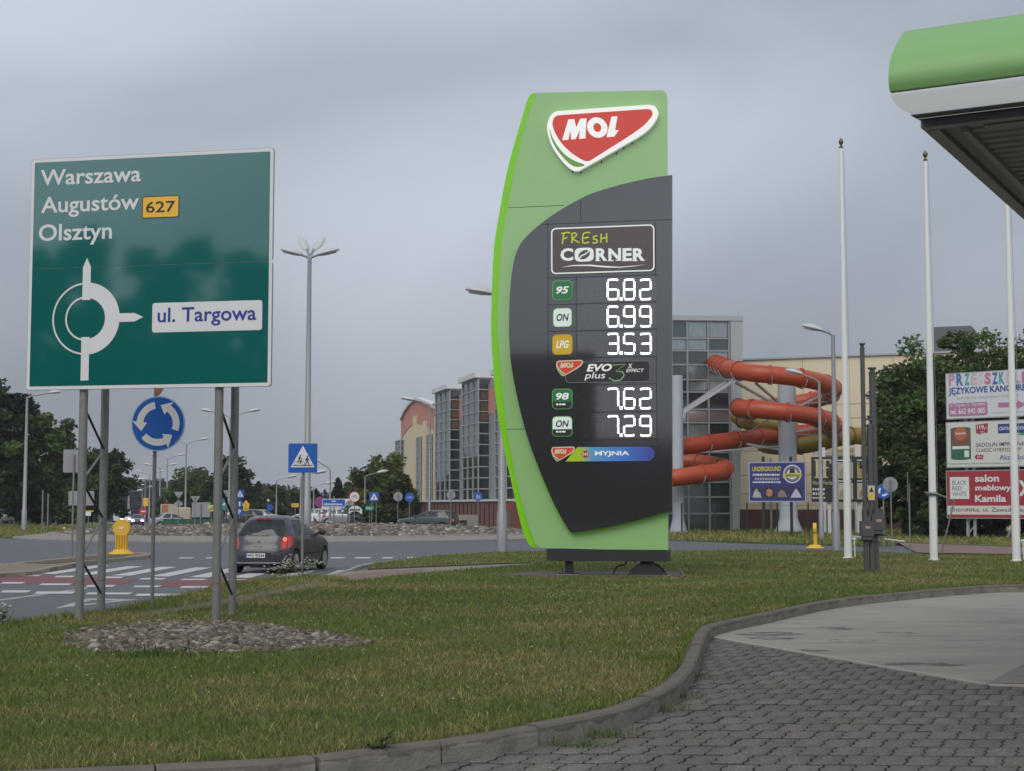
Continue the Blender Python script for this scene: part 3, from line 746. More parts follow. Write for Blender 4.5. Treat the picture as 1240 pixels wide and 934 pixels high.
M_seam = pm('panel_joint', (0.006, 0.006, 0.007), .8, var=0)
M_lit = pm('lit_white', (0.72, 0.72, 0.68), .4, var=.03, emit=(1, .99, .93), estr=.26)
M_litred = pm('lit_red', (0.46, 0.033, 0.018), .4, var=.06, emit=(.75, .06, .04), estr=.22)
M_litgreen = pm('lit_green', (0.10, 0.25, 0.03), .4, var=.04, emit=(.2, .5, .03), estr=.12)
lime = [(655, 113), (644.7, 113), (639, 120), (630, 150), (615, 203), (605, 256), (598, 302), (595.6, 355), (594.6, 400), (596.4, 434), (601, 489), (609, 537), (621, 592), (631, 636), (638, 655), (643, 661.5), (648.5, 663.2), (656, 663.6)]
grn = [(662, 112.2), (655, 112.4), (651.4, 112.9), (648, 115.5), (633, 163), (621.5, 213), (614, 251.7), (608, 289), (604, 339), (602.6, 400), (605.7, 441), (613.6, 520), (624.5, 578), (636.5, 626), (646.5, 655), (649.5, 660), (654.5, 663.6)]
yb, yl = 0.62, 0.07
Lp = catmull(PY.L(lime[1:-1], yl), 3)
lm = MB(); lm.prism([PY(660, 113, yl)] + Lp + [PY(662, 663.5, yl)], yl, 0.34)
lm.build('lime_edge', M_lime, T, 40)
gr = PY.L(grn, 0.0)
right = [PY(809, 667.5, 0)] + [PY(808.8, 400, 0), PY(808, 119, 0)] + arc(PY(800, 117, 0)[0], PY(800, 117, 0)[1], .15, .15, 0, 90, 5)
lb = MB(); lb.prism(catmull(gr, 3) + right, 0.0, yl - 0.004)
lb.prism([PY(668, 118, .35), PY(668, 660, .35), PY(808, 665, .35), PY(806, 114, .35)], 0.345, yb)
lb.build('green_body', M_gface, T, 40)
dk = [(813.8, 212), (786, 216), (752.6, 223.5), (719.4, 233.4), (696, 244.4), (666, 262.6), (640, 284), (626.5, 302.5), (620, 329), (617, 365.6), (616.5, 400), (617, 417), (619.4, 444.5), (628, 489), (638, 527), (650, 561), (665.6, 598.7), (679, 626), (687.5, 640), (691, 644), (697, 644.8), (734, 638.8), (772, 630), (813.8, 618.6)]
yd = -0.14
dm = MB(); dm.prism(catmull(PY.L(dk, yd), 3), yd, -0.03); dm.build('charcoal_panel', M_char, T, 40)
gl = MB(); low = [(650, 561), (665.6, 598.7), (679, 626), (688, 641), (697, 646), (734, 640.5), (772, 632), (808, 621.5)]
gl.stroke(catmull(PY.L(low, -0.02), 3), .05, -0.022); gl.build('lit_gap', M_gap, T)
y = yd - 0.002
sj = MB()
def hline(py, x0, x1): a = PY(x0, py, yd); b = PY(x1, py, yd); z = PY((x0 + x1) / 2, py, yd)[1]; sj.poly([(a[0], z - .007), (b[0], z - .007), (b[0], z + .007), (a[0], z + .007)], y)
def vline(px, y0, y1, dy=-.0006): a = PY(px, y1, yd); b = PY(px, y0, yd); sj.poly([(a[0] - .006, a[1]), (a[0] + .006, a[1]), (a[0] + .006, b[1]), (a[0] - .006, b[1])], y + dy)
for py, x0, x1 in ((269, 656, 814), (335, 664, 795.5), (367.5, 664, 795.5), (400.2, 664, 795.5), (433, 664, 795.5), (466, 664, 795.5), (499.3, 664, 795.5), (533, 664, 795.5), (566, 652, 814)): hline(py, x0, x1)
vline(664, 269, 566); vline(795.7, 269, 566); vline(698, 335, 433); vline(698, 466, 533); vline(703, 243, 269)
for py, x0, x1 in ((251.7, 615, 683), (520, 614, 636)): 
    a, b = PY(x0, py, 0), PY(x1, py, 0); sj.poly([(a[0], a[1] - .006), (b[0], a[1] - .006), (b[0], a[1] + .006), (a[0], a[1] + .006)], -.002)
sj.build('panel_joints', M_seam, T)

SH_OUT = [(190, 65), (235, 63), (600, 56), (1015, 50), (1060, 51), (1108, 70), (1135, 115), (1135, 165), (1085, 255), (990, 345), (800, 455), (600, 568), (440, 655), (385, 680), (335, 668), (280, 620), (215, 540), (150, 430), (112, 320), (97, 225), (115, 140), (150, 85)]
SH_RED = [(220, 107), (262, 105), (600, 99), (1000, 92), (1040, 93), (1075, 105), (1086, 140), (1070, 180), (1000, 258), (860, 358), (700, 458), (545, 555), (495, 583), (440, 575), (335, 500), (245, 405), (182, 300), (150, 205), (157, 145), (185, 112)]
SH_GRN = [(120, 235), (150, 330), (205, 430), (280, 520), (365, 580), (455, 622), (395, 638), (335, 622), (265, 555), (190, 452), (140, 345)]
def mol_letters(mb, mpp, yy):
    M_ = [(240, 362), (300, 155), (356, 155), (374, 238), (413, 153), (472, 153), (460, 356), (399, 357), (408, 268), (368, 357), (326, 358), (318, 268), (299, 362)]
    L_ = [(705, 149), (761, 149), (738, 288), (773, 288), (731, 352), (657, 354)]
    mb.poly([mpp(*p) for p in M_], yy); mb.poly([mpp(*p) for p in L_], yy - .0004)
    A = [(572 + 95 * cos(t) - 14 * sin(t) * 1, 252 - 104 * sin(t)) for t in np.linspace(0, 2 * pi, 25)[:-1]]
    B = [(572 + 36 * cos(t) - 6 * sin(t) * 1, 252 - 46 * sin(t)) for t in np.linspace(0, 2 * pi, 25)[:-1]]
    mb.ring([mpp(*p) for p in A], [mpp(*p) for p in B], yy - .0008)
def shield(parent, x0, z0, x1, z1, y0, th, mats, rim=None):
    """red rounded shield badge fitted into a box: white body, red face, green sliver, letters"""
    f = lambda a, b: (x0 + (a - 97) / (1135 - 97) * (x1 - x0), z1 - (b - 50) / (680 - 50) * (z1 - z0))
    b = MB(); b.prism(catmull([f(*p) for p in SH_OUT], 3, True), y0 - th, y0); b.build('shield', mats[0], parent, 40)
    b = MB(); b.poly(catmull([f(*p) for p in SH_RED], 3, True), y0 - th - .003); sh = b.build('shield_face', mats[1], parent)
    b = MB(); b.poly(catmull([f(*p) for p in SH_GRN], 3, True), y0 - th - .0035); b.build('shield_sliver', mats[2], parent)
    b = MB(); mol_letters(b, f, y0 - th - .006); b.build('lettering', mats[0], sh)
x0, z0, x1, z1 = PY.box(662.5, 126.5, 796.5, 209, -.12)
shield(T, x0, z0, x1, z1, -.001, .12, (M_lit, M_litred, M_litgreen))
# oxidised streak marks where the shield meets the face
for k_, (px, py) in enumerate(((789, 157), (776.5, 169), (766, 176), (756, 183), (729, 199.6), (694, 211), (704, 212.6), (747, 189))):
    a = PY(px - .5, py - 2.6, -.004); h = .02 + .012 * (k_ % 3); st = MB(); st.poly([(a[0] - .014, a[1] + .04), (a[0] + .016, a[1] + .04), (a[0] + .009, a[1] - h * .6), (a[0] + .001, a[1] - h), (a[0] - .012, a[1] - h * .3)], -.004); st.build('dark_stain', M_seam, T)

# shop board
M_brown = pm('shop_brown', (0.058, 0.036, 0.031), .3, var=.08, coat=.5)
M_wl = pm('sign_white_lettering', (0.66, 0.68, 0.64), .5, var=0, emit=(.9, .95, .88), estr=.18)
M_hand = pm('lime_lettering', (0.46, 0.50, 0.02), .5, var=.1, emit=(.6, .65, .02), estr=.12)
bx0, bz0, bx1, bz1 = PY.box(667.3, 271.5, 793, 333, yd)
b = MB(); b.prism(rrect(bx0, bz0, bx1, bz1, .12), yd - .03, yd + .01); bd = b.build('shop_board', M_brown, T, 40)
b = MB(); b.ring(rrect(bx0 + .008, bz0 + .008, bx1 - .008, bz1 - .008, .115), rrect(bx0 + .04, bz0 + .04, bx1 - .04, bz1 - .04, .09), yd - .032); b.build('board_rim', M_wl, bd)
f8 = lambda a, b: PY(660 + a / 8.857, 260 + b / 8.857, yd - .034)
b = MB(); yy = yd - .034
for i, S in enumerate(([(200, 205), (186, 315)], [(172, 203), (240, 192), (270, 196)], [(192, 262), (240, 245)],
          [(292, 205), (288, 308)], [(280, 212), (315, 196), (338, 212), (322, 240), (292, 258), (330, 280), (370, 302)],
          [(487, 193), (412, 205), (408, 302), (475, 296)], [(412, 255), (470, 242)],
          [(562, 228), (525, 235), (520, 258), (555, 272), (562, 290), (540, 305), (508, 300)],
          [(603, 205), (600, 303)], [(660, 200), (662, 300)], [(603, 258), (660, 248)])):
    b.stroke(catmull([f8(*p) for p in S], 3) if len(S) > 3 else [f8(*p) for p in S], .034, yy - .0004 * i)
b.build('handwritten_lettering', M_hand, bd)
b = MB()
for ch, a0, a1 in (('C', 165, 302), ('R', 545, 668), ('N', 680, 815), ('E', 832, 930), ('R', 942, 1072)):
    p, q = f8(a0, 500), f8(a1, 358)
    b.text(ch, p[0], p[1], q[0], q[1], yy, bold=.038)
    serif = {'R': ((0, .40),), 'N': ((0, .42), (.62, 1.0)), 'E': ((0, .3),), 'C': ()}[ch]
    for s0, s1 in serif:
        w_ = q[0] - p[0]; b.poly([(p[0] + w_ * s0 - .014, p[1]), (p[0] + w_ * s1, p[1]), (p[0] + w_ * s1, p[1] + .022), (p[0] + w_ * s0 - .014, p[1] + .022)], yy - .001)
p, q = f8(318, 508), f8(522, 352); cx, cz = (p[0] + q[0]) / 2, (p[1] + q[1]) / 2; rx, rz = (q[0] - p[0]) / 2, (q[1] - p[1]) / 2
A = [(cx + rx * np.sign(cos(t)) * abs(cos(t)) ** .55, cz + rz * np.sign(sin(t)) * abs(sin(t)) ** .55) for t in np.linspace(0, 2 * pi, 33)[:-1]]
tl = radians(32); B = [(cx + rx * .66 * cos(t) * cos(tl) - rz * .58 * sin(t) * sin(tl), cz + rx * .66 * cos(t) * sin(tl) * .9 + rz * .62 * sin(t) * cos(tl)) for t in np.linspace(-tl * .6, 2 * pi - tl * .6, 33)[:-1]]
b.ring(A, B, yy)
b.stroke(catmull([f8(365, 475), f8(395, 440), (cx, cz), f8(455, 405), f8(482, 378)], 4), .03, yy - .001)
sw = [f8(165, 566), f8(300, 541), f8(480, 536), f8(640, 551), f8(800, 560), f8(960, 548), f8(1085, 532)]
swb = [f8(165, 566), f8(300, 552), f8(480, 552), f8(640, 568), f8(800, 570), f8(960, 555), f8(1085, 532)]
for k_ in range(6): b.poly([sw[k_], sw[k_ + 1], swb[k_ + 1], swb[k_]], yy) if k_ not in (0, 5) else b.poly([sw[0], sw[1], swb[1]] if k_ == 0 else [sw[5], sw[6], swb[5]], yy)
b.build('shop_lettering', M_wl, bd)

# fuel badges
M_fgreen = pm('fuel_green', (0.022, 0.16, 0.055), .35, var=.05)
M_fwhite = pm('fuel_white', (0.66, 0.74, 0.68), .4, var=.03, emit=(.8, 1, .85), estr=.1)
M_fyel = pm('fuel_yellow', (0.62, 0.38, 0.012), .4, var=.05)
M_frim = pm('fuel_rim_green', (0.12, 0.38, 0.08), .4, var=0)
def badge(px0, py0, px1, py1, mat, rim, text, tmat, bold, shear, foot=False):
    a = PY.box(px0, py0, px1, py1, yd)
    b = MB(); b.prism(rrect(*a, .10), yd - .02, yd + .01); o = b.build('fuel_badge', rim, T, 40)
    b = MB(); i = .018; b.poly(rrect(a[0] + i, a[1] + i, a[2] - i, a[3] - i, .085), yd - .022); b.build('badge_face', mat, o)
    h = a[3] - a[1]; w_ = a[2] - a[0]
    zb_ = a[1] + h * (.46 if foot else .32); zt_ = a[1] + h * (.80 if foot else .70); 
    b = MB(); b.text(text, a[0] + w_ * .19, zb_, a[2] - w_ * .17, zt_, yd - .026, bold, shear); b.build('lettering', tmat, o)
    if foot:
        b = MB(); lo_ = [p for p in rrect(a[0] + i, a[1] + i, a[2] - i, a[3] - i, .085) if p[1] < a[1] + h * .3]
        b.poly(lo_[:] + [(a[2] - i, a[1] + h * .36), (a[0] + i, a[1] + h * .36)], yd - .025); b.build('badge_foot', M_blk, o)
        b = MB()
        for q0, q1 in ((.2, .32), (.36, .46), (.49, .66)): b.poly([(a[0] + w_ * q0, a[1] + h * .2), (a[0] + w_ * q1, a[1] + h * .2), (a[0] + w_ * q1, a[1] + h * .28), (a[0] + w_ * q0, a[1] + h * .28)], yd - .028)
        b.build('small_print', M_wl, o)
badge(669, 339.6, 693.4, 364, M_fgreen, M_frim, '95', M_wl, .03, .25)
badge(669.6, 372.8, 693, 396.8, M_fwhite, M_frim, 'ON', M_blk, .024, .2)
badge(669, 405, 693.4, 430, M_fyel, pm('fuel_rim_yellow', (.45, .36, .03), .4, var=0), 'LPG', M_wl, .03, .25)
badge(668.7, 470.8, 693.3, 496, M_fgreen, M_frim, '98', M_wl, .03, .15, True)
badge(668.7, 504, 693.3, 529, M_fwhite, M_frim, 'ON', M_blk, .024, .2, True)
# lit prices
M_led = pm('led_white', (.8, .8, .8), .5, var=0, emit=(1, .985, .95), estr=1.5)
M_ghost = pm('led_unlit', (.034, .032, .032), .3, var=0, spec=.15, coat=1.0)
M_ghost.node_tree.nodes['Principled BSDF'].inputs['Coat IOR'].default_value = 1.85
M_win = pm('display_window', (0.024, 0.022, 0.022), .3, var=.3, scale=6, spec=.15, coat=1.0)
M_win.node_tree.nodes['Principled BSDF'].inputs['Coat IOR'].default_value = 1.85
SEG = {'0': 'abcdef', '2': 'abged', '3': 'abgcd', '5': 'afgcd', '6': 'afgedc', '7': 'abc', '8': 'abcdefg', '9': 'abcdfg'}
def digit(mb, ch, px0, py0, px1, py1, yy, off=0.0):
    a = PY.box(px0, py0, px1, py1, yd - .01); t = .046; g = .006
    X0, X1, Z0, Z1 = a[0] + t / 2, a[2] - t / 2, a[1] + t / 2, a[3] - t / 2; zm = (Z0 + Z1) / 2; c = .045
    S = {'a': [(X0 + g, Z1 - c * .5), (X0 + c, Z1), (X1 - c, Z1), (X1 - g, Z1 - c * .5)], 'd': [(X0 + g, Z0 + c * .5), (X0 + c, Z0), (X1 - c, Z0), (X1 - g, Z0 + c * .5)],
         'b': [(X1, Z1 - c - g), (X1, zm + c * .6), (X1 - .015, zm + g)], 'c': [(X1 - .015, zm - g), (X1, zm - c * .6), (X1, Z0 + c + g)],
         'f': [(X0, Z1 - c - g), (X0, zm + c * .6), (X0 + .015, zm + g)], 'e': [(X0 + .015, zm - g), (X0, zm - c * .6), (X0, Z0 + c + g)], 'g': [(X0 + c * .8, zm), (X1 - c * .8, zm)]}
    for i, q in enumerate(SEG[ch]): mb.stroke(S[q], t, yy - .0004 * i - off)
for ri, (st_, py0, py1) in enumerate((('682', 337.4, 364), ('699', 370, 396.8), ('353', 403, 429.6), ('762', 469.5, 496), ('729', 502.8, 529))):
    b = MB(); a = PY.box(699.5, py0 - 2.5, 794.5, py1 + 2.8, yd); b.prism(rrect(*a, .02), yd - .004, yd + .01); wn = b.build('price_display', M_win, T)
    b = MB(); gb = MB()
    for ch, (q0, q1) in zip(st_, ((734.7, 749.8), (754.6, 769.4), (774, 789.2))): digit(b, ch, q0, py0, q1, py1, yd - .012)
    a = PY.box(750.5, py1 - 3.8, 754, py1, yd); b.poly([(a[0], a[1]), (a[2], a[1]), (a[2], a[3]), (a[0], a[3])], yd - .012)
    digit(gb, '8', 716, py0, 730.5, py1, yd - .008); gb.build('unlit_digit', M_ghost, wn)
    if st_[0] == '7': gb = MB(); digit(gb, '8', 736, py0, 750, py1, yd - .008); gb.build('unlit_digit', M_ghost, wn)
    b.build('lit_digits', M_led, wn)
# fuel additive board
b = MB(); f6 = lambda a, b_: PY(660 + a / 6.671, 430 + b_ / 6.671, yd - .02)
a = PY.box(684.7, 436.8, 787, 464, yd)
b.prism(rrect(*a, .10), yd - .015, yd + .01); ev = b.build('additive_board', M_blk, T, 40)
b = MB(); b.ring(rrect(*a, .10), rrect(a[0] + .012, a[1] + .012, a[2] - .012, a[3] - .012, .09), yd - .017); b.build('board_rim', M_galv, ev)
b = MB()
p, q = f6(335, 135), f6(540, 70); b.text('EVO', p[0], p[1], q[0], q[1], yd - .019, .035, .25)
p, q = f6(318, 208), f6(488, 136); b.text('plus', p[0], p[1], q[0], q[1], yd - .019, .005, .2)
p, q = f6(668, 106), f6(706, 70); b.text('X', p[0], p[1], q[0], q[1], yd - .019, .02, .2)
p, q = f6(655, 140), f6(800, 110); b.text('EFFECT', p[0], p[1], q[0], q[1], yd - .019, .01, .25)
b.build('lettering', M_wl, ev)
b = MB(); P3 = [f6(*p) for p in ((545, 82), (650, 75), (572, 132), (625, 135), (640, 165), (610, 203), (560, 210), (515, 185))]
b.stroke(P3, .022, yd - .0195); b.build('green_numeral', pm('numeral_green', (.30, .48, .20), .4, var=.3, scale=12), ev)
shield(ev, *PY.box(673.6, 436, 706.2, 456, yd), yd - .015, .012, (pm('badge_cream', (.62, .58, .36), .4, var=0), M_litred, M_litgreen))
# car wash strip
a = PY.box(685, 541, 792.7, 559, yd)
M_wash = pm('wash_strip', (.05, .2, .6), .35, var=0)
t_ = M_wash.node_tree; tcw = t_.nodes.new('ShaderNodeTexCoord'); spw = t_.nodes.new('ShaderNodeSeparateXYZ'); rw = t_.nodes.new('ShaderNodeValToRGB'); mw = t_.nodes.new('ShaderNodeMapRange')
t_.links.new(tcw.outputs['Object'], spw.inputs[0]); mw.inputs['From Min'].default_value = a[0]; mw.inputs['From Max'].default_value = a[2]
t_.links.new(spw.outputs['X'], mw.inputs['Value']); t_.links.new(mw.outputs['Result'], rw.inputs['Fac'])
e = rw.color_ramp.elements; e[0].position = .10; e[0].color = (.36, .55, .01, 1); e[1].position = .95; e[1].color = (.05, .07, .33, 1)
for ps, c_ in ((.18, (.36, .50, .03, 1)), (.30, (.10, .32, .55, 1)), (.6, (.06, .20, .60, 1))): q_ = e.new(ps); q_.color = c_
t_.links.new(rw.outputs['Color'], t_.nodes['Principled BSDF'].inputs['Base Color'])
b = MB(); h = a[3] - a[1]
b.prism([(a[0], a[1]), (a[2] - h / 2, a[1])] + arc(a[2] - h / 2, a[1] + h / 2, h / 2, h / 2, -90, 90, 10) + [(a[0] + h * .85, a[3])], yd - .015, yd + .01); ws = b.build('car_wash_strip', M_wash, T, 40)
b = MB(); p, q = f6(402, 823), f6(680, 775); b.text('MYJNIA', p[0], p[1], q[0], q[1], yd - .018, .028); b.build('lettering', M_wl, ws)
p = f6(327, 801); b = MB(); b.poly([(p[0] + .085 * cos(t), p[1] + .085 * sin(t)) for t in np.linspace(0, 2 * pi, 20)[:-1]], yd - .018)
cw = b.build('car_wash_symbol', M_sred, ws); b = MB()
for dx in (-.05, .05): b.stroke(arc(p[0] + dx * .45, p[1], .035, .045, 120 if dx < 0 else 60, 240 if dx < 0 else -60, 6), .012, yd - .02)
b.poly([(p[0], p[1] + .035), (p[0] + .022, p[1] - .01), (p[0], p[1] - .03), (p[0] - .022, p[1] - .01)], yd - .021); b.build('symbol_mark', M_wl, cw)
shield(ws, *PY.box(667.8, 541, 696.3, 559, yd), yd - .015, .014, (pm('badge_cream', (.62, .58, .36), .4, var=0), M_litred, M_litgreen))
# foot beam, legs, base plates
a = PY.box(661.8, 666, 808.5, 679.3, 0)
b = MB(); b.box((a[0] + a[2]) / 2, .30, (a[1] + a[3]) / 2, a[2] - a[0], .62, a[3] - a[1]); b.build('base_beam', M_dark, T)
for (q0, q1, big) in ((683, 693, 0), (768, 798, 1)):
    a = PY.box(q0, 679, q1, 697, .15); b = MB(); cx = (a[0] + a[2]) / 2; zt_ = PY.box(661.8, 666, 808.5, 679.3, 0)[1]
    b.box(cx, .3, zt_ / 2 + .02, .30 if big else .15, .3, zt_ - .02)
    if big:
        for dy in (.1, .5): b.prism([(cx - .42, .06), (cx + .42, .06), (cx + .34, .18), (cx + .2, zt_ - .06), (cx - .2, zt_ - .06), (cx - .34, .18)], dy, dy + .03)
        b.box(cx, .3, .05, .9, .6, .03)
    else:
        b.box(cx, .3, .05, .42, .5, .03)
        for dx in (-.13, .13): b.tube([(cx + dx, .12, .05), (cx + dx, .12, .17)], .018, 6)
    b.build('support_leg', M_dark, T)
    b = MB(); b.box(cx, .3, .017, 1.0 if big else .52, .66, .034); b.build('footing', M_conc, T)
b = MB(); b.tube(catmull([(.42, .25, .33), (.38, .22, .26), (.22, .2, .22), (.14, .2, .1), (.12, .2, .0)], 4), .022, 6); b.build('cable', M_blk, T)
tb = MB(); tb.slab([g_(*p, 0.0) for p in ((600, 698.5), (828, 699), (822, 693), (640, 693))], .001, .012)
struct('sign_bed', tb, pm('bed_gravel', (.10, .09, .08), .95, var=.6, scale=25, bump=.8, bscale=40))
te = MB(); q = [g_(*p, 0.0) for p in ((600, 699), (829, 699.6))]; te.bar((q[0][0], q[0][1], .02), (q[1][0], q[1][1], .02), .07, .07)
q2 = g_(824, 693.2, 0.0); te.bar((q[1][0], q[1][1], .018), (q2[0], q2[1], .018), .06, .06)
struct('bed_edging', te, M_kerb)

# ---- big direction sign -----------------------------------------------------
BS = Plane(gnd(182, 752, 0.0), radians(-11.5))
S = thing('direction_sign', 'large green road direction sign with three city names and a roundabout diagram', 'road sign', BS.O, BS.yaw)
M_sgreen = pm('sign_green', (0.0, 0.10, 0.088), 0.4, var=.06, scale=1.0, spec=.1, coat=1.0, grime=.10, gscale=1.2, gcol=(.02, .10, .085), stretch=(1, 1, .7))
M_sgreen.node_tree.nodes['Principled BSDF'].inputs['Coat IOR'].default_value = 1.85
M_sgreen.node_tree.nodes['Principled BSDF'].inputs['Coat Roughness'].default_value = .05
ysn = -0.10
pts = BS.L([(32.3, 472.5), (329.8, 468.5), (330.5, 179), (37.5, 193)], ysn)
x0, x1 = (pts[0][0] + pts[3][0]) / 2, (pts[1][0] + pts[2][0]) / 2; z0 = (pts[0][1] + pts[1][1]) / 2; z1 = (pts[2][1] + pts[3][1]) / 2
zs = (BS(33.6, 324.8, ysn)[1] + BS(330.7, 317.0, ysn)[1]) / 2
b = MB(); b.prism(rrect(x0, zs + .003, x1, z1, .05), ysn, ysn + .03); b.prism(rrect(x0, z0, x1, zs - .003, .05), ysn, ysn + .03)
for zz in np.linspace(z0 + .15, z1 - .15, 7): b.box((x0 + x1) / 2, ysn + .05, zz, x1 - x0 - .1, .04, .05)
b.build('panel_backing', M_grey, S)
b = MB()
inn = .055
for (za, zb_) in ((zs + .004, z1 - inn), (z0 + inn, zs - .004)): b.poly([(x0 + inn, za), (x1 - inn, za), (x1 - inn, zb_), (x0 + inn, zb_)], ysn - .004)
b.build('sign_face', M_sgreen, S)
b = MB(); b.ring(rrect(x0 + .006, z0 + .006, x1 - .006, z1 - .006, .05), rrect(x0 + inn, z0 + inn, x1 - inn, z1 - inn, .02), ysn - .003); b.build('border', M_wsheet, S)
yt = ysn - .008
def lab(px0, pyb, px1, pyt): p, q = BS(px0, pyb, ysn), BS(px1, pyb, ysn); return p[0], p[1], q[0], BS(px0, pyt, ysn)[1]
for st_, q0, pb, q1, pt in (('Warszawa', 49.3, 224.8, 170.8, 206.3), ('Augustów', 49.8, 258, 168.5, 239.3), ('Olsztyn', 47, 292, 135.7, 272.5)):
    b = MB(); b.btext(st_, *lab(q0, pb, q1, pt), yt, .016); b.build('place_name', M_wsheet, S)
a = BS.box(172.2, 236.6, 217.5, 265, ysn)
b = MB(); b.poly(rrect(*a, .03), yt); rp = b.build('route_plate', M_blk, S)
b = MB(); b.poly(rrect(a[0] + .012, a[1] + .012, a[2] - .012, a[3] - .012, .025), yt - .002); b.build('plate_face', M_yel, rp)
b = MB(); b.btext('627', a[0] + .06, a[1] + .085, a[2] - .06, a[3] - .08, yt - .004, .012); b.build('route_number', M_blk, rp)
a = BS.box(184.3, 363.5, 318, 403, ysn)
b = MB(); b.poly(rrect(*a, .04), yt); sp_ = b.build('street_plate', M_wsheet, S)
b = MB(); b.btext('ul. Targowa', *lab(191, 390.3, 310.5, 373.2), yt - .003, .014); b.build('street_name', pm('street_blue', (.01, .03, .22), .5, var=0), sp_)
cx, cz = BS(104.3, 386, ysn); Ro = BS(145.2, 386, ysn)[0] - cx; Ri = BS(127.5, 386, ysn)[0] - cx; w9 = BS(110, 386, ysn)[0] - BS(100.3, 386, ysn)[0]
b = MB()
an = np.linspace(-90, 90, 25)
O_ = [(cx + Ro * cos(radians(t)), cz + Ro * sin(radians(t))) for t in an]; I_ = [(cx + Ri * cos(radians(t)), cz + Ri * sin(radians(t))) for t in an]
for i in range(24): b.poly([O_[i], O_[i + 1], I_[i + 1], I_[i]], yt)
b.stroke(arc(cx, cz, Ro - .012, Ro - .012, 90, 270, 24), .026, yt - .0012); b.stroke(arc(cx, cz, Ri + .012, Ri + .012, 90, 270, 20), .026, yt - .0012)
zt_ = BS(105.5, 312.5, ysn)[1]; zb_ = BS(103, 461, ysn)[1]; xr_ = BS(174, 385, ysn)[0]; hw = w9 / 2
b.poly([(cx - hw, cz + Ri - .03), (cx + hw, cz + Ri - .03), (cx + hw, zt_ - .14), (cx, zt_), (cx - hw, zt_ - .14)], yt - .002)
b.poly([(cx - hw, zb_), (cx + hw, zb_), (cx + hw, cz - Ri + .03), (cx - hw, cz - Ri + .03)], yt - .002)
b.poly([(cx + Ro - .05, cz - hw), (xr_ - .14, cz - hw), (xr_, cz), (xr_ - .14, cz + hw), (cx + Ro - .05, cz + hw)], yt - .002)
b.build('roundabout_diagram', M_wsheet, S)
fr = [BS(95.5, 755, 0.0)[0], BS(261.5, 748, 0.0)[0]]
bk = [BS(122, 744, 1.3)[0] - .0, BS(281, 739, 1.3)[0]]
ztop = z1 - .25
for i in range(2):
    P = [(fr[i], .0), (bk[i], 1.3)]
    for k_, (xx, yy_) in enumerate(P):
        b = MB(); b.tube([(xx, yy_, -.05), (xx, yy_, ztop if k_ == 0 else z0 + 1.2)], .062, 12); b.tube([(xx, yy_, .55 if k_ == 0 else .5), (xx, yy_, .59 if k_ == 0 else .53)], .068, 12)
        b.build('post', M_galv, S, 50)
    zz = [.3, .88, 1.45, 2.0, 2.5, 3.1]
    for j in range(5):
        p, q = (P[1], P[0]) if j % 2 == 0 else (P[0], P[1])
        b = MB(); b.tube([(p[0], p[1], zz[j]), (q[0], q[1], zz[j + 1])], .02, 6); b.build('brace', M_galv if j % 2 else M_dark, S)

# ---- other road signs -------------------------------------------------------
def circle(cx, cz, r, n=28): return [(cx + r * cos(t), cz + r * sin(t)) for t in np.linspace(0, 2 * pi, n, endpoint=False)]
def post(mb, h, r=.03, x=0, y=.0): return mb.tube([(x, y, -.2), (x, y, h)], r, 8)
def panel(T_, name, P, mat, y0=-.035, th=.012, back=None):
    b = MB(); b.prism(P, y0, y0 + th); o = b.build(name, back or M_grey, T_)
    c = np.mean(np.array(P), 0); b = MB(); b.poly([tuple(c + (np.array(p) - c) * .985) for p in P], y0 - .003); b.build('sign_face', mat, o)
    return o
# mini roundabout + give way
gp = gnd(184, 734, 0.0); D = gp[1]
s = thing('roundabout_sign', 'round blue roundabout sign with three white arrows below a give way triangle', 'road sign', gp, radians(-6))
zc = zt(513.5, D); rr = 33.5 * D / F; b = MB(); post(b, zc + 1.35, .034); b.build('post', M_galv, s, 50)
dsc = panel(s, 'blue_disc', circle(.07, zc, rr, 40), M_blue, -.06)
b = MB(); b.ring(circle(.07, zc, rr, 40), circle(.07, zc, rr - .02, 40), -.066); b.build('disc_rim', pm('pale_blue_rim', (.25, .38, .55), .4, var=0), dsc)
b = MB()
for k_ in range(3):
    a0 = 100 + 120 * k_; r_o, r_i = rr * .80, rr * .55
    A = arc(.07, zc, r_o, r_o, a0, a0 + 74, 8); B = arc(.07, zc, r_i, r_i, a0, a0 + 74, 8)
    for i in range(8): b.poly([A[i], A[i + 1], B[i + 1], B[i]], -.068)
    rm = (r_o + r_i) / 2; e0 = radians(a0 + 74); e1 = radians(a0 + 103)
    b.poly([(.07 + rr * .96 * cos(e0), zc + rr * .96 * sin(e0)), (.07 + rr * .40 * cos(e0), zc + rr * .40 * sin(e0)), (.07 + rm * cos(e1), zc + rm * sin(e1))], -.069)
b.build('arrows', M_wsheet, dsc)
zt0 = zc + rr + .005; tri = panel(s, 'give_way_triangle', [(.07 - .04, zt0 + .05), (.07, zt0), (.07 + .04, zt0 + .05), (.07 + .45, zt0 + .76), (.07 + .42, zt0 + .8), (.07 - .42, zt0 + .8), (.07 - .45, zt0 + .76)], pm('triangle_rim', (.36, .11, .03), .5, var=.1), -.06)
b = MB(); b.poly([(.07, zt0 + .16), (.07 + .33, zt0 + .72), (.07 - .33, zt0 + .72)], -.066); b.build('triangle_centre', M_yel, tri)
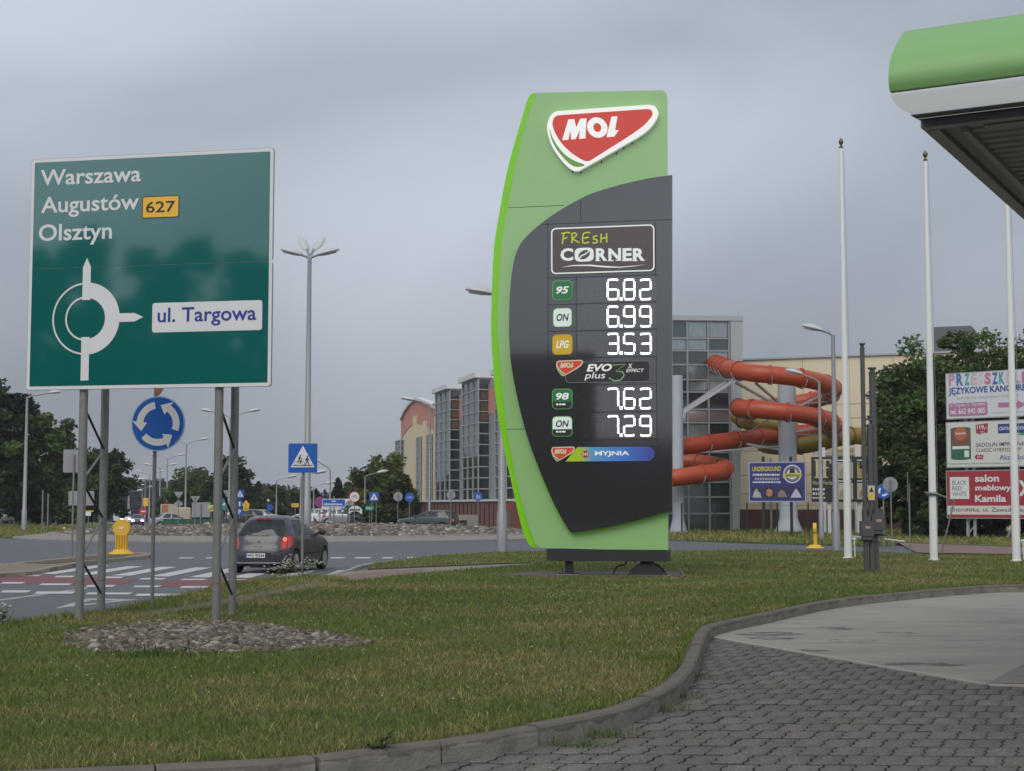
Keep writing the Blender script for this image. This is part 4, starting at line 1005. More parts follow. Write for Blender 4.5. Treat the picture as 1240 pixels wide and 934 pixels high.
# cycle and pedestrian crossing sign
def walker(b, cx, cz, h, y):
    f = lambda x, z: (cx + x * h, cz + z * h)
    b.poly(circle(*f(.02, .93), .075 * h, 12), y)
    b.stroke([f(.02, .84), f(0, .5)], .15 * h, y - .001); b.stroke([f(0, .52), f(.16, .26), f(.2, 0)], .085 * h, y - .002); b.stroke([f(0, .52), f(-.1, .28), f(-.26, .02)], .085 * h, y - .003)
    b.stroke([f(.02, .78), f(.18, .6), f(.24, .5)], .06 * h, y - .004); b.stroke([f(0, .78), f(-.15, .62), f(-.18, .5)], .06 * h, y - .005)
def bicycle(b, cx, cz, h, y, rider=True):
    f = lambda x, z: (cx + x * h, cz + z * h); r = .24 * h
    for i, dx in enumerate((-.38, .38)): b.stroke(arc(*f(dx, .24), r, r, 0, 350, 14), .04 * h, y - .001 * i)
    b.stroke([f(-.38, .24), f(-.12, .56), f(.26, .56), f(.38, .24)], .045 * h, y - .002); b.stroke([f(-.12, .56), f(.02, .24), f(.26, .56)], .045 * h, y - .003); b.stroke([f(.26, .56), f(.22, .7), f(.34, .7)], .045 * h, y - .004)
    if rider:
        b.poly(circle(*f(.1, 1.16), .1 * h, 10), y - .005); b.stroke([f(.05, 1.05), f(-.1, .68)], .17 * h, y - .006); b.stroke([f(.05, 1.0), f(.3, .74)], .06 * h, y - .007); b.stroke([f(-.1, .66), f(.12, .5), f(.02, .2)], .08 * h, y - .008)
def crossing(name, label, px, py, half, D, pz, posts=1, detail=0, rz=0.0, group=None, base=None):
    """blue square with a white triangle"""
    X = xt(px, py, D); s_ = thing(name, label, 'road sign', (X, D, pz), rz, group)
    zc = zt(py, D) - pz; w_ = half * D / F; b = MB()
    for k_ in range(posts): post(b, zc + w_ * .8, .034 if posts == 1 else .03, (k_ - (posts - 1) / 2) * .3)
    b.build('post', M_galv, s_, 50)
    o = panel(s_, 'blue_square', rrect(-w_, zc - w_, w_, zc + w_, w_ * .08), M_blue, -.06)
    b = MB(); b.poly([(-w_ * .82, zc - w_ * .62), (w_ * .82, zc - w_ * .62), (0, zc + w_ * .86)], -.066); b.build('white_triangle', M_wsheet, o)
    b = MB()
    if detail:
        b.stroke([(-w_ * .7, zc - w_ * .5), (w_ * .7, zc - w_ * .5)], .02, -.067)
        bicycle(b, -w_ * .22, zc - w_ * .48, w_ * .55, -.068); walker(b, w_ * .3, zc - w_ * .55, w_ * .72, -.068)
    else: walker(b, 0, zc - w_ * .55, w_ * .85, -.067)
    b.build('pictogram', M_blk, o); return s_
gp = gnd(365, 692, -0.0)
crossing('crossing_sign', 'blue square crossing sign with cyclist and walker, on a grey post beside the grey car', 367.3, 555, 17.8, gp[1], 0.0, 1, 1, radians(-4))
crossing('crossing_sign', 'blue square pedestrian crossing sign on twin posts right of the round no-bicycles sign', 453, 602, 5.6, 104.0, -.05, 2, 0, radians(4))
crossing('crossing_sign', 'blue square pedestrian crossing sign above two small blue plates beside the big sign post', 290.5, 598.5, 5.0, 118.0, -.2, 1, 0, radians(14))
def simple_sign(name, label, px, py, shape, r, D, pz, mat, mark=None, rz=0.0, post_r=.03, back=False, group=None, post_px=None, hide_post=False):
    X = xt(px, py, D); s_ = thing(name, label, 'road sign', (X, D, pz), rz, group); zc = zt(py, D) - pz; w_ = r * D / F
    b = MB(); post(b, zc + w_ * .6, post_r, 0, -.05 if back else 0.0); b.build('post', M_galv, s_, 50)
    P = circle(0, zc, w_) if shape == 'o' else shape(w_, zc)
    if back:
        b = MB(); b.prism(P, -.012, .004); o = b.build('sign_plate', M_grey, s_)
    else: o = panel(s_, 'sign_plate', P, mat, -.05)
    if mark:
        for i, (mt, fn) in enumerate(mark):
            b = MB(); fn(b, w_, zc); b.build(('symbol', 'inner_symbol', 'detail_symbol')[i], mt, o)
    return s_
sq = lambda kx, kz: (lambda w_, zc: rrect(-w_ * kx, zc - w_ * kz, w_ * kx, zc + w_ * kz, w_ * .1))
tri_dn = lambda w_, zc: [(-w_, zc + w_ * .75), (0, zc - w_ * .85), (w_, zc + w_ * .75)]
dia = lambda w_, zc: [(-w_, zc), (0, zc - w_), (w_, zc), (0, zc + w_)]
yy = -.058
simple_sign('road_sign', 'round grey sign seen from behind, between the vent pipes and the middle flagpole', 1078, 587, 'o', 9.3, 57, 0, None, None, .1, .028, True)
simple_sign('road_sign', 'round blue sign with white arrows, half hidden behind the vent pipes', 1069.5, 595, 'o', 9.0, 63, 0, M_blue, [(M_wsheet, lambda b, w_, zc: [b.stroke(arc(0, zc, w_ * .55, w_ * .55, a, a + 80, 5), w_ * .25, yy) for a in (10, 130, 250)])], -.1)
simple_sign('road_sign', 'narrow grey sign seen almost edge-on, left of the middle flagpole', 1099, 590, sq(1, 2.6), 7, 56, 0, None, None, radians(76), .03, True)
simple_sign('road_sign', 'rectangular grey sign back on a tall post on the splitter island', 90, 558.5, sq(1, 1.05), 13.2, 52, 0, None, None, .05, .035, True)
simple_sign('road_sign', 'wide grey sign back in front of the trees, left of the yellow bollard', 98.5, 603.5, sq(1.0, .56), 15.5, 96, -.05, None, None, 0, .04, True)
simple_sign('road_sign', 'small yellow and white plate on a thin post below the wide grey sign back', 107, 622.5, sq(1, .7), 3.4, 92, -.05, M_wsheet, [(M_yel, lambda b, w_, zc: b.poly([(-w_ * 1.9, zc + w_ * .8), (w_ * 1.9, zc + w_ * .8), (w_ * 1.9, zc + w_ * 1.2), (-w_ * 1.9, zc + w_ * 1.2)], yy))])
def two(px, py1, py2, D, pz, label):
    X = xt(px, py1, D); s_ = thing('road_sign', label, 'road sign', (X, D, pz)); z1_, z2_ = zt(py1, D) - pz, zt(py2, D) - pz; w_ = 5.6 * D / F
    b = MB(); post(b, z1_, .03, 0, -.05); b.build('post', M_galv, s_)
    b = MB(); b.prism(tri_dn(w_, z1_), -.012, .004); b.build('triangle_plate', M_grey, s_)
    b = MB(); b.prism(dia(w_, z2_), -.012, .004); b.build('diamond_plate', M_grey, s_)
two(216.3, 600, 610.5, 108, 0, 'grey triangle and diamond sign backs on one post on the roundabout')
simple_sign('road_sign', 'grey triangular give way sign seen from behind, left of the big grey sign back', 236.5, 605.5, tri_dn, 6, 108, 0, None, None, 0, .03, True)
simple_sign('road_sign', 'large rectangular grey sign back low behind the roundabout cobbles', 243.5, 617.5, sq(1, .8), 11.2, 112, 0, None, None, 0, .05, True)
simple_sign('road_sign', 'pale yellow information plate beside the third post of the big sign', 256, 615.5, sq(1, .95), 4.0, 110, 0, pm('pale_yellow', (.50, .44, .16), .5, var=.1), [(M_blk, lambda b, w_, zc: b.stroke([(-w_ * .9, zc - w_ * .8), (w_ * .4, zc + w_ * .3), (w_ * .2, zc - w_ * .6)], w_ * .25, yy))])
M_teal = pm('sign_teal', (.02, .21, .17), .4, var=.05)
simple_sign('road_sign', 'small green direction sign with white arrows, seen between the posts of the big sign', 270, 611, sq(1, 1.25), 5.4, 112, 0, M_teal, [(M_wsheet, lambda b, w_, zc: [b.stroke([(-w_ * .8, zc), (-w_ * .2, zc)], w_ * .3, yy), b.stroke([(0, zc - w_ * .2), (w_ * .4, zc + w_ * .2), (w_ * .8, zc)], w_ * .3, yy - .001)])])
simple_sign('road_sign', 'small grey sign back just above the green direction sign', 273.5, 598, sq(1, 1.6), 2.6, 111, 0, None, None, 0, .03, True)
simple_sign('road_sign', 'white and purple round sign beside the fourth post of the big sign', 277, 622, 'o', 3.2, 112, 0, M_wsheet, [(pm('sign_purple', (.16, .03, .16), .5, var=0), lambda b, w_, zc: b.ring(circle(0, zc, w_ * .95), circle(0, zc, w_ * .6), yy))])
for k_, (py, tx) in enumerate(((610.5, 'upper'), (620, 'lower'))):
    simple_sign('road_sign', '%s of two small blue plates under the pedestrian sign near the big sign' % tx, 290.3, py, sq(1, 1.05), 3.7, 117.6 - .1 * k_, -.2, M_blue,
                [(M_wsheet, (lambda b, w_, zc: b.poly([(-w_ * .25, zc - w_ * .7), (w_ * .25, zc - w_ * .7), (w_ * .25, zc + w_ * .7), (-w_ * .25, zc + w_ * .7)], yy)) if k_ == 0 else (lambda b, w_, zc: b.text('P', -w_ * .4, zc - w_ * .7, w_ * .45, zc + w_ * .7, yy, .03)))], 0, .02)
simple_sign('road_sign', 'yellow house-shaped warning board with an exclamation mark, behind the roof of the grey car', 298, 613, lambda w_, zc: [(-w_ * .75, zc - w_ * 1.2), (w_ * .75, zc - w_ * 1.2), (w_ * .75, zc + w_ * .2), (w_ * 1.1, zc + w_ * .2), (0, zc + w_ * 1.6), (-w_ * 1.1, zc + w_ * .2), (-w_ * .75, zc + w_ * .2)], 4.6, 114, 0, M_yel,
            [(M_blk, lambda b, w_, zc: [b.stroke([(0, zc + w_ * .9), (0, zc + w_ * .15)], w_ * .2, yy), b.stroke([(0, zc - w_ * .02), (0, zc - w_ * .2)], w_ * .2, yy)] + [b.stroke([(-w_ * .5, zc - w_ * q), (w_ * .5, zc - w_ * q)], w_ * .12, yy) for q in (.55, .85)])])
simple_sign('road_sign', 'white sign with a black ring above a blue disc, left of the yellow plate', 325, 606, 'o', 2.7, 126, -.2, M_wsheet, [(M_blk, lambda b, w_, zc: b.ring(circle(0, zc, w_), circle(0, zc, w_ * .55), yy)), (M_blue, lambda b, w_, zc: b.poly(circle(w_ * .8, zc - w_ * 3.2, w_ * 1.4), yy))])
simple_sign('road_sign', 'yellow plate on a thin post left of the tall lamp mast', 357.5, 612, sq(1, .55), 4.2, 120, -.1, M_yel, [(M_blk, lambda b, w_, zc: b.text('627', -w_ * .6, zc - w_ * .3, w_ * .6, zc + w_ * .3, yy))])
simple_sign('road_sign', 'round red and blue no stopping sign beside a blue direction board', 387.5, 608, 'o', 6.4, 112, 0, pm('nostop_blue', (.10, .06, .30), .45, var=0), [(pm('nostop_red', (.30, .03, .07), .45, var=0), lambda b, w_, zc: [b.ring(circle(0, zc, w_), circle(0, zc, w_ * .76), yy), b.stroke([(-w_ * .6, zc + w_ * .6), (w_ * .6, zc - w_ * .6)], w_ * .24, yy - .001), b.stroke([(-w_ * .6, zc - w_ * .6), (w_ * .6, zc + w_ * .6)], w_ * .24, yy - .002)])])
def dashes(b, w_, zc):
    b.ring(rrect(-w_ * .99, zc - w_ * .34, w_ * .99, zc + w_ * .34, .06), rrect(-w_ * .95, zc - w_ * .30, w_ * .95, zc + w_ * .30, .05), yy)
    x = -w_ * .2
    for l in (.06, .05, .1, .07): b.poly([(x, zc + w_ * .08), (x + l * w_, zc + w_ * .08), (x + l * w_, zc + w_ * .2), (x, zc + w_ * .2)], yy); x += (l + .03) * w_
    x = -w_ * .85
    for l in (.05, .07, .1, .05, .08, .05, .07, .06, .1, .05, .06, .08, .05, .06, .07, .05): b.poly([(x, zc - w_ * .2), (x + l * w_, zc - w_ * .2), (x + l * w_, zc - w_ * (.02 if l > .06 else .07)), (x, zc - w_ * (.02 if l > .06 else .07))], yy); x += (l + .035) * w_
simple_sign('road_sign', 'wide blue direction board with white lettering above the parked white car', 404.5, 609.2, sq(1, .36), 14.0, 108, 0, M_blue, [(M_wsheet, dashes)], 0, .05)
simple_sign('road_sign', 'round white no-bicycles sign with a red rim right of the blue board', 429.3, 601.8, 'o', 6.7, 104, 0, M_wsheet, [(M_sred, lambda b, w_, zc: b.ring(circle(0, zc, w_), circle(0, zc, w_ * .84), yy)), (M_blk, lambda b, w_, zc: bicycle(b, 0, zc - w_ * .3, w_ * .95, yy, False))])
simple_sign('road_sign', 'small round blue and white sign under the right end of the blue direction board', 414.8, 618.8, 'o', 2.6, 112, 0, M_wsheet, [(M_blue, lambda b, w_, zc: b.ring(circle(0, zc, w_), circle(0, zc, w_ * .55), yy))])
simple_sign('road_sign', 'small round grey sign back left of the no-bicycles sign', 422.5, 609.5, 'o', 3.6, 110, 0, None, None, 0, .025, True)
simple_sign('road_sign', 'small green direction sign right of the bus shelter', 447.5, 615.5, sq(1, .5), 5.2, 118, -.1, M_teal, [(M_wsheet, lambda b, w_, zc: [b.stroke([(-w_ * .7, zc), (w_ * .2, zc)], w_ * .2, yy), b.stroke([(w_ * .2, zc - w_ * .2), (w_ * .7, zc + w_ * .2)], w_ * .2, yy)])])
simple_sign('road_sign', 'round grey sign back in front of the far end of the salmon gable', 482, 601.5, 'o', 5.6, 106, 0, None, None, 0, .03, True)
simple_sign('road_sign', 'round grey sign back in front of the left glass tower', 546.2, 599.5, 'o', 5.3, 104, 0, None, None, 0, .03, True)
simple_sign('road_sign', 'round blue bicycle sign behind the dark green estate car', 496, 602.5, 'o', 5.6, 114, 0, M_blue, [(M_wsheet, lambda b, w_, zc: bicycle(b, 0, zc - w_ * .3, w_ * .9, yy, False))])
simple_sign('road_sign', 'round blue footpath sign in front of the right glass tower', 579, 601.3, 'o', 5.5, 104, 0, M_blue, [(M_wsheet, lambda b, w_, zc: [walker(b, -w_ * .2, zc - w_ * .6, w_ * 1.1, yy), walker(b, w_ * .3, zc - w_ * .55, w_ * .8, yy)])])
simple_sign('road_sign', 'narrow red plate on a thin post by the brick wall left of the price sign', 616, 613, sq(.6, 1.6), 2.6, 92, 0, M_sred, None, .6, .02)

# ---- flagpoles --------------------------------------------------------------
M_pole = pm('flagpole_white', (0.66, 0.66, 0.63), .35, var=.05, grime=.25, gscale=2, gcol=(.45, .44, .40), stretch=(1, 1, .15))
M_gold = pm('tarnished_finial', (.12, .095, .06), .4, metal=.7, var=.3, scale=20)
FLG = []
for k_, (bx_, by_, tx_, ty_, lb_) in enumerate(((1027, 676.5, 1018, 169, 'leftmost of three white flagpoles, in front of the orange slide'), (1131, 679, 1122.3, 184, 'middle of three white flagpoles, left of the advertising boards'), (1231, 680, 1224, 212, 'rightmost of three white flagpoles, in front of the advertising boards'))):
    B = gnd(bx_, by_, 0.0); h = zt(ty_, B[1]) if k_ < 2 else 12.6
    f_ = thing('flagpole', lb_, 'flagpole', B, 0, 'white flagpoles on the lawn')
    b = MB(); b.lathe([(.122, -.1), (.118, .4), (.11, 3), (.095, 6), (.074, 9), (.05, h - .35), (.044, h - .28)], 16); b.build('pole', M_pole, f_, 50)
    b = MB(); b.lathe([(.05, h - .28), (.075, h - .26), (.035, h - .22), (.03, h - .19), (.065, h - .13), (.078, h - .08), (.062, h - .03), (.02, h + .02), (.002, h + .05)], 14); b.build('finial', M_gold, f_, 50)
    b = MB(); b.lathe([(.17, 0.0), (.17, .03), (.14, .05)], 14); b.build('base_collar', M_pole, f_)
    b = MB(); b.tube([(.12, -.06, .9), (.135, -.07, 3), (.13, -.06, 6), (.07, -.05, h - .4)], .006, 4); b.build('halyard', M_grey, f_)
    if k_ == 1:
        z_ = zt(598.5, B[1]); b = MB(); b.lathe([(.15, z_ - .05), (.16, z_), (.15, z_ + .06)], 12); b.tube([(-.28, -.15, z_ + .05), (.1, -.15, z_ - .0), (.55, -.1, z_ - .18), (.62, -.1, z_ - .22)], .03, 6); b.build('tied_rod', M_galv, f_)
        b = MB(); b.tube([(.62, -.1, z_ - .2), (.25, .1, .2)], .022, 6); b.build('leaning_rod', M_galv, f_)
    if k_ != 1:
        z_ = .62; b = MB(); b.box(.2, 0, z_, .12, .03, .05); b.tube([(.2, 0, z_), (.22, 0, .05)], .018, 6); b.build('hinge_bracket', M_pole, f_)
rod = MB(); p, q = at(1032, 649.5, 45), at(1064, 653, 42); rod.tube([p, q], .022, 6); tag(rod.build('hinge_rod', M_whitep), 'white rod lying level from the leftmost flagpole to the vent pipes', 'rod')
rod = MB(); p, q = at(1072, 653, 41), at(1095, 656, 41.5); rod.tube([p, q], .022, 6); tag(rod.build('hinge_rod', M_whitep), 'white rod sticking out level to the right of the vent pipes', 'rod')

# ---- vent pipes -------------------------------------------------------------
B = gnd(1058, 693, 0.0); D = B[1]; k = D / F
v = thing('vent_pipes', 'cluster of tall dark grey vent pipes with valve boxes on the lawn', 'vent pipes', B)
M_vent = pm('vent_grey', (0.075, 0.075, 0.075), .5, metal=.2, var=.2, scale=6)
for px, py, r, y_ in ((1049, 417, .058, 0), (1062, 446, .085, .12), (1056.5, 508, .075, .02)):
    b = MB(); x_ = (px - 1058) * k; h = zt(py, D); b.tube([(x_, y_, -.1), (x_, y_, h - .12)], r, 12)
    if py < 500: b.lathe([(r * 1.05, h - .14), (r * 1.15, h - .1), (r * .8, h - .09), (r * .8, h - .03), (r * 1.35, h), (r * 1.25, h + .03)], 12, (x_, y_, 0))
    b.build('pipe', M_vent, v, 50)
b = MB()
for z_ in (508, 516): b.bar((-.22, .04, zt(z_, D)), (.12, .08, zt(z_, D)), .05)
b.build('cross_bracket', M_vent, v)
for x_, y_, pz, w_, h_ in ((-.17, -.06, 640, .30, .36), (.11, -.04, 632, .32, .40)):
    z_ = zt(pz, D); b = MB(); b.box(x_, y_, z_, w_, .28, h_); b.box(x_, y_, z_ + h_ / 2 + .06, w_ * .6, .2, .12); b.box(x_, y_, z_ - h_ / 2 - .05, w_ * .75, .22, .1); b.tube([(x_ - .2, y_, z_ - h_ * .8), (x_ + .2, y_, z_ - h_ * .8)], .03, 6)
    vb = b.build('valve_box', M_vent, v); b = MB(); b.box(x_, y_ - .143, z_ + .03, .13, .004, .07); b.build('box_label', pm('label_salmon', (.34, .22, .18), .6, var=.1), vb)
b = MB(); z_ = zt(597, D); b.box(-.04, -.08, z_, .16, .02, .36); vl = b.build('warning_plate', pm('plate_cream', (.5, .46, .36), .6, var=.1), v)
b = MB(); b.poly([(-.1, z_ + .02), (.02, z_ + .02), (-.04, z_ + .14)], -.094); b.build('warning_triangle', M_blk, vl); b = MB(); b.poly([(-.11, z_ - .14), (.03, z_ - .14), (.03, z_ - .02), (-.11, z_ - .02)], -.094); b.build('warning_text_block', M_yel, vl)

# ---- bollards ---------------------------------------------------------------
M_by = pm('bollard_yellow', (0.62, 0.37, 0.02), .5, var=.12, scale=4, grime=.3, gcol=(.3, .2, .05))
def bollard(gp, h, label, rz):
    t_ = thing('traffic_bollard', label, 'bollard', gp, rz, 'yellow traffic bollards'); k = h / 1.15
    b = MB(); w_ = .20 * k
    b.lathe([(.42 * k, 0.0), (.40 * k, .05 * k), (.28 * k, .09 * k), (.25 * k, .16 * k)], 18); b.build('foot', M_by, t_, 50)
    b = MB(); b.box(0, 0, .42 * k, w_ * 1.9, .12 * k, .56 * k)
    for i in range(5): b.tube([((i - 2) * .085 * k, -.085 * k, .13 * k), ((i - 2) * .085 * k, -.085 * k, .66 * k)], .024 * k, 6)
    b.build('ribbed_stem', M_by, t_)
    zc = .88 * k; b = MB(); P = circle(0, zc, .285 * k, 28); b.prism(P, -.08 * k, .08 * k); hd = b.build('round_head', M_by, t_, 40)
    b = MB(); b.poly([(-.10 * k, zc - .03 * k), (.02 * k, zc - .045 * k), (.04 * k, zc - .02 * k), (.11 * k, zc + .0 * k), (.04 * k, zc + .05 * k), (-.10 * k, zc + .02 * k)], -.084 * k); b.build('head_mark', M_wsheet, hd)
    return t_
g1 = gnd(147, 671, 0.0); bollard(g1, 41 * g1[1] / F, 'yellow bollard with a round head and ribbed stem, at the tip of the splitter island', 0)
g2 = gnd(987, 664, -.08); bollard(g2, 30 * g2[1] / F, 'yellow bollard seen edge-on on the right-hand road, left of the tall lamp post', radians(78))
# ================================================================ street lamps
M_lamp = pm('lamp_pole_grey', (0.24, 0.245, 0.25), .5, metal=.35, var=.2, scale=3, stretch=(1, 1, .2))
M_head = pm('lamp_head', (0.42, 0.43, 0.43), .45, var=.1, scale=5)
M_lens = pm('lamp_lens', (0.55, 0.56, 0.55), .2, var=0)
def lamp(label, base, h, arms, group=None, r=.085, n=8, head=1.0):
    t_ = thing('street_lamp', label, 'street lamp', base, 0, group)
    b = MB(); b.tube([(0, 0, -.3), (0, 0, 1.4), (0, 0, 1.45), (0, 0, h)], [r * 1.25, r * 1.25, r, r * .6], n); b.build('pole', M_lamp, t_, 50)
    for az, ln_, rise in arms:
        c, s_ = cos(az), sin(az); b = MB()
        b.tube([(0, 0, h - .05), (c * ln_ * .25, s_ * ln_ * .25, h + rise * .35), (c * ln_, s_ * ln_, h + rise)], r * .42, 6); b.build('arm', M_lamp, t_, 50)
        V = []; Fc = []; m = 10; L_ = .78 * head
        for i in range(9):
            u = i / 8; wd = (.17 * sin(pi * min(1, u * .85 + .12)) ** .7 + .02) * head; ht = (.15 * sin(pi * min(1, u * .8 + .15)) ** .8 + .012) * head
            for k in range(m):
                a = 2 * pi * k / m; x = -.08 + u * L_; y = cos(a) * wd; z = sin(a) * ht * (1 if sin(a) > 0 else .55)
                tl = rise / max(ln_, .1) * .6
                V.append((c * (ln_ + x) - s_ * y, s_ * (ln_ + x) + c * y, h + rise + z + x * tl))
        for i in range(8):
            for k in range(m): Fc.append((i * m + k, i * m + (k + 1) % m, (i + 1) * m + (k + 1) % m, (i + 1) * m + k)[::-1])
        Fc += [tuple(range(m)), tuple(range(9 * m - 1, 8 * m - 1, -1))]
        b = MB(); b.add(V, Fc); hd = b.build('lamp_head', M_head, t_, 50)
        b = MB(); x0_, x1_ = ln_ + .22 * head, ln_ + .62 * head; zz = h + rise - .062 * head; tl = rise / max(ln_, .1) * .6
        b.add([(c * x0_ - s_ * .1 * head, s_ * x0_ + c * .1 * head, zz), (c * x1_ - s_ * .1 * head, s_ * x1_ + c * .1 * head, zz), (c * x1_ + s_ * .1 * head, s_ * x1_ - c * .1 * head, zz), (c * x0_ + s_ * .1 * head, s_ * x0_ - c * .1 * head, zz),
               (c * x0_ - s_ * .07 * head, s_ * x0_ + c * .07 * head, zz - .04), (c * x1_ - s_ * .07 * head, s_ * x1_ + c * .07 * head, zz - .04), (c * x1_ + s_ * .07 * head, s_ * x1_ - c * .07 * head, zz - .04), (c * x0_ + s_ * .07 * head, s_ * x0_ - c * .07 * head, zz - .04)],
              [(0, 1, 2, 3), (7, 6, 5, 4), (0, 4, 5, 1), (1, 5, 6, 2), (2, 6, 7, 3), (3, 7, 4, 0)]); b.v = [(q[0], q[1], q[2] + (q[0] * c + q[1] * s_ - ln_) * tl) for q in b.v]; b.build('lens', M_lens, hd)
    return t_
D = 86.0; hm = zt(313, D)
ml = lamp('tall lamp mast with four spread heads on the roundabout island', (xt(371.5, 635, D), D, .6), hm - .6, [(radians(a), l_, q_) for a, l_, q_ in ((6, .55, .24), (66, .5, .60), (174, .55, .24), (118, .5, .60))], r=.19, n=12, head=1.55)
g_l = gnd(608, 669, 0.0); lamp('grey street lamp post with its arm behind the left edge of the price sign', g_l, zt(359, g_l[1]), [(radians(176), .42, .12)], r=.15, head=1.25)
g_r = gnd(1013, 667, -.05); lamp('grey street lamp with a rounded head, just left of the leftmost flagpole', g_r, zt(406, g_r[1]) + .05, [(radians(170), .50, .22)], r=.12, head=.95)
D2 = 72.0; lamp('thin grey street lamp whose head overlaps the orange water slide', (xt(995, 656, D2), D2, -.05), zt(461, D2), [(radians(178), .88, .38)], r=.10, head=1.0)
D3 = 100.0; lamp('grey street lamp on the left verge whose arm reaches behind the green road sign', (xt(29, 641, D3), D3, -.06), zt(480, D3), [(radians(4), 1.5, .3)], r=.14)
gp = 'double-armed street lamps along the far road'
ordn = ('nearest', 'second nearest', 'third nearest', 'fourth nearest', 'fifth nearest', 'sixth nearest', 'seventh nearest')
proto = None
for i, (px, py, D) in enumerate(((279, 505.5, 137), (225.7, 538, 184), (202.8, 555.8, 228), (194, 567, 265), (181.5, 575, 310), (176, 584, 365), (172.5, 592, 440))):
    X = xt(px, py, D); zb_ = float(dip(np.array(X), np.array(D))) - .1; zt_ = zt(py, D)
    lamp('%s double-armed street lamp along the far road' % ordn[i], (X, D, zb_), zt_ - zb_, [(radians(2), 1.75, .55), (radians(178), 1.75, .55)], gp, r=.12 if i < 3 else .15, n=8 if i < 3 else 6, head=1.3 if i < 3 else 1.6)
for px, py, D, az, lb_ in ((335, 582, 160, 0, 'single-armed street lamp above the roof of the grey car'), (400, 570, 130, 180, 'slim street lamp rising behind the blue direction board'), (364.5, 578, 125, 0, 'slim street lamp partly behind the cyclist crossing sign'),
                           (380, 590, 150, 10, 'short far street lamp right of the lamp mast'), (520.5, 490, 108, 170, 'street lamp with a drooping head in front of the salmon gable'), (442, 577, 140, 10, 'far street lamp in front of the pale green willow')):
    X = xt(px, py, D); lamp(lb_, (X, D, -.12), zt(py, D) + .12, [(radians(az), 1.2 if az != 180 else .3, .35)], None, r=.09, head=1.3)
for i, (px, py, D) in enumerate(((172.5, 583, 330), (170.5, 590, 380), (169.5, 596, 440))):
    X = xt(px, py, D); zb_ = float(dip(np.array(X), np.array(D))) - .1
    lamp('%s of three single-armed street lamps left of the far road' % ('nearest', 'middle', 'farthest')[i], (X - 3, D, zb_), zt(py, D) - zb_, [(radians(0), 2.2, .4)], 'single-armed lamps left of the far road', r=.12, n=6, head=2.2)
for i, (x_, y0) in enumerate(((51, 594), (57.5, 598))):
    D = 98; b = MB(); post(b, zt(y0, D) + .05, .055); tag(b.build('marker_post', M_galv, None, 50, (xt(x_, 640, D), D, -.05)), '%s of two bare thin grey posts on the left verge' % ('left', 'right')[i], 'post', 'bare posts on the left verge')

# ================================================================ buildings
M_cream = pm('cream_render', (0.56, 0.48, 0.34), .85, var=.06, scale=.3, grime=.18, gscale=.5, gcol=(.44, .36, .25))
M_cream2 = pm('cream_cladding', (0.60, 0.51, 0.36), .7, var=.05, scale=.2, grime=.12, gscale=.4, gcol=(.48, .40, .28))
M_salm = pm('salmon_render', (0.46, 0.21, 0.165), .85, var=.08, scale=.4)
M_mull = pm('mullion_grey', (0.33, 0.34, 0.345), .45, metal=.3, var=.08)
M_roofw = pm('white_coping', (0.55, 0.55, 0.55), .6, var=.06)
M_gl = pm('mirror_glazing', (0.11, 0.14, 0.155), .06, metal=.75, var=.25, scale=.5, detail=2)
M_gld = pm('dark_glazing', (0.022, 0.026, 0.028), .08, var=.5, scale=.7, spec=.8)
M_ornb = pm('ornament_brown', (0.26, 0.13, 0.055), .8, var=.1)
def brick_mat(name, c1, c2, mortar, sc):
    m = bpy.data.materials.new(name); m.use_nodes = True; t = m.node_tree; b = t.nodes['Principled BSDF']; b.inputs['Roughness'].default_value = .9
    tcn = t.nodes.new('ShaderNodeTexCoord'); sx = t.nodes.new('ShaderNodeSeparateXYZ'); cb = t.nodes.new('ShaderNodeCombineXYZ')
    t.links.new(tcn.outputs['Object'], sx.inputs[0]); t.links.new(sx.outputs['X'], cb.inputs['X']); t.links.new(sx.outputs['Z'], cb.inputs['Y'])
    bk = t.nodes.new('ShaderNodeTexBrick'); bk.inputs['Color1'].default_value = c1 + (1,); bk.inputs['Color2'].default_value = c2 + (1,); bk.inputs['Mortar'].default_value = mortar + (1,); bk.inputs['Scale'].default_value = sc; bk.inputs['Mortar Size'].default_value = .012
    t.links.new(cb.outputs[0], bk.inputs['Vector']); t.links.new(bk.outputs['Color'], b.inputs['Base Color']); return m
M_brick = brick_mat('dark_brick', (.085, .034, .028), (.11, .045, .035), (.10, .08, .07), 3.2)
M_brickr = brick_mat('red_brick', (.14, .055, .045), (.17, .068, .05), (.14, .11, .10), 3.2)

# ---- swimming hall with glass towers (left) ---------------------------------
PF = Plane((-2.97, 134.0, -.3), atan2(-0.97, 0.243))
LB = thing('leisure_hall', 'cream and salmon hall with tall glass bays and a curved gable over a brick base', 'building', PF.O, PF.yaw)
def wallbox(name, mat, px0, px1, ptop, pbot, off, th, parent=None, sx=None):
    a = PF(px0, pbot, off); b_ = PF(px1, pbot, off); t0, t1 = PF(px0, ptop, off)[1], PF(px1, ptop, off)[1]
    x0, x1 = sorted((a[0], b_[0])); z = (t0 + t1) / 2
    b = MB(); b.prism([(x0, 0), (x1, 0), (x1, z), (x0, z)], off, off + th); return b.build(name, mat, parent or LB), x0, x1, z
sE = PF(640, 560, 0)[0] + 2
sL = PF(478, 600, 0)[0]
xg0, xg1 = PF(485.5, 560, 0)[0], PF(527, 560, 0)[0]
arch = [PF(px, py, 0) for px, py in ((485.5, 508), (490, 497), (495, 490), (500, 485), (504, 484), (512, 486.5), (520, 490), (527.5, 494.5))]
b = MB(); b.prism([(xg0, 0), (xg1, 0)] + arch[::-1], 0, .5); b.build('gable_wall', M_cream, LB)
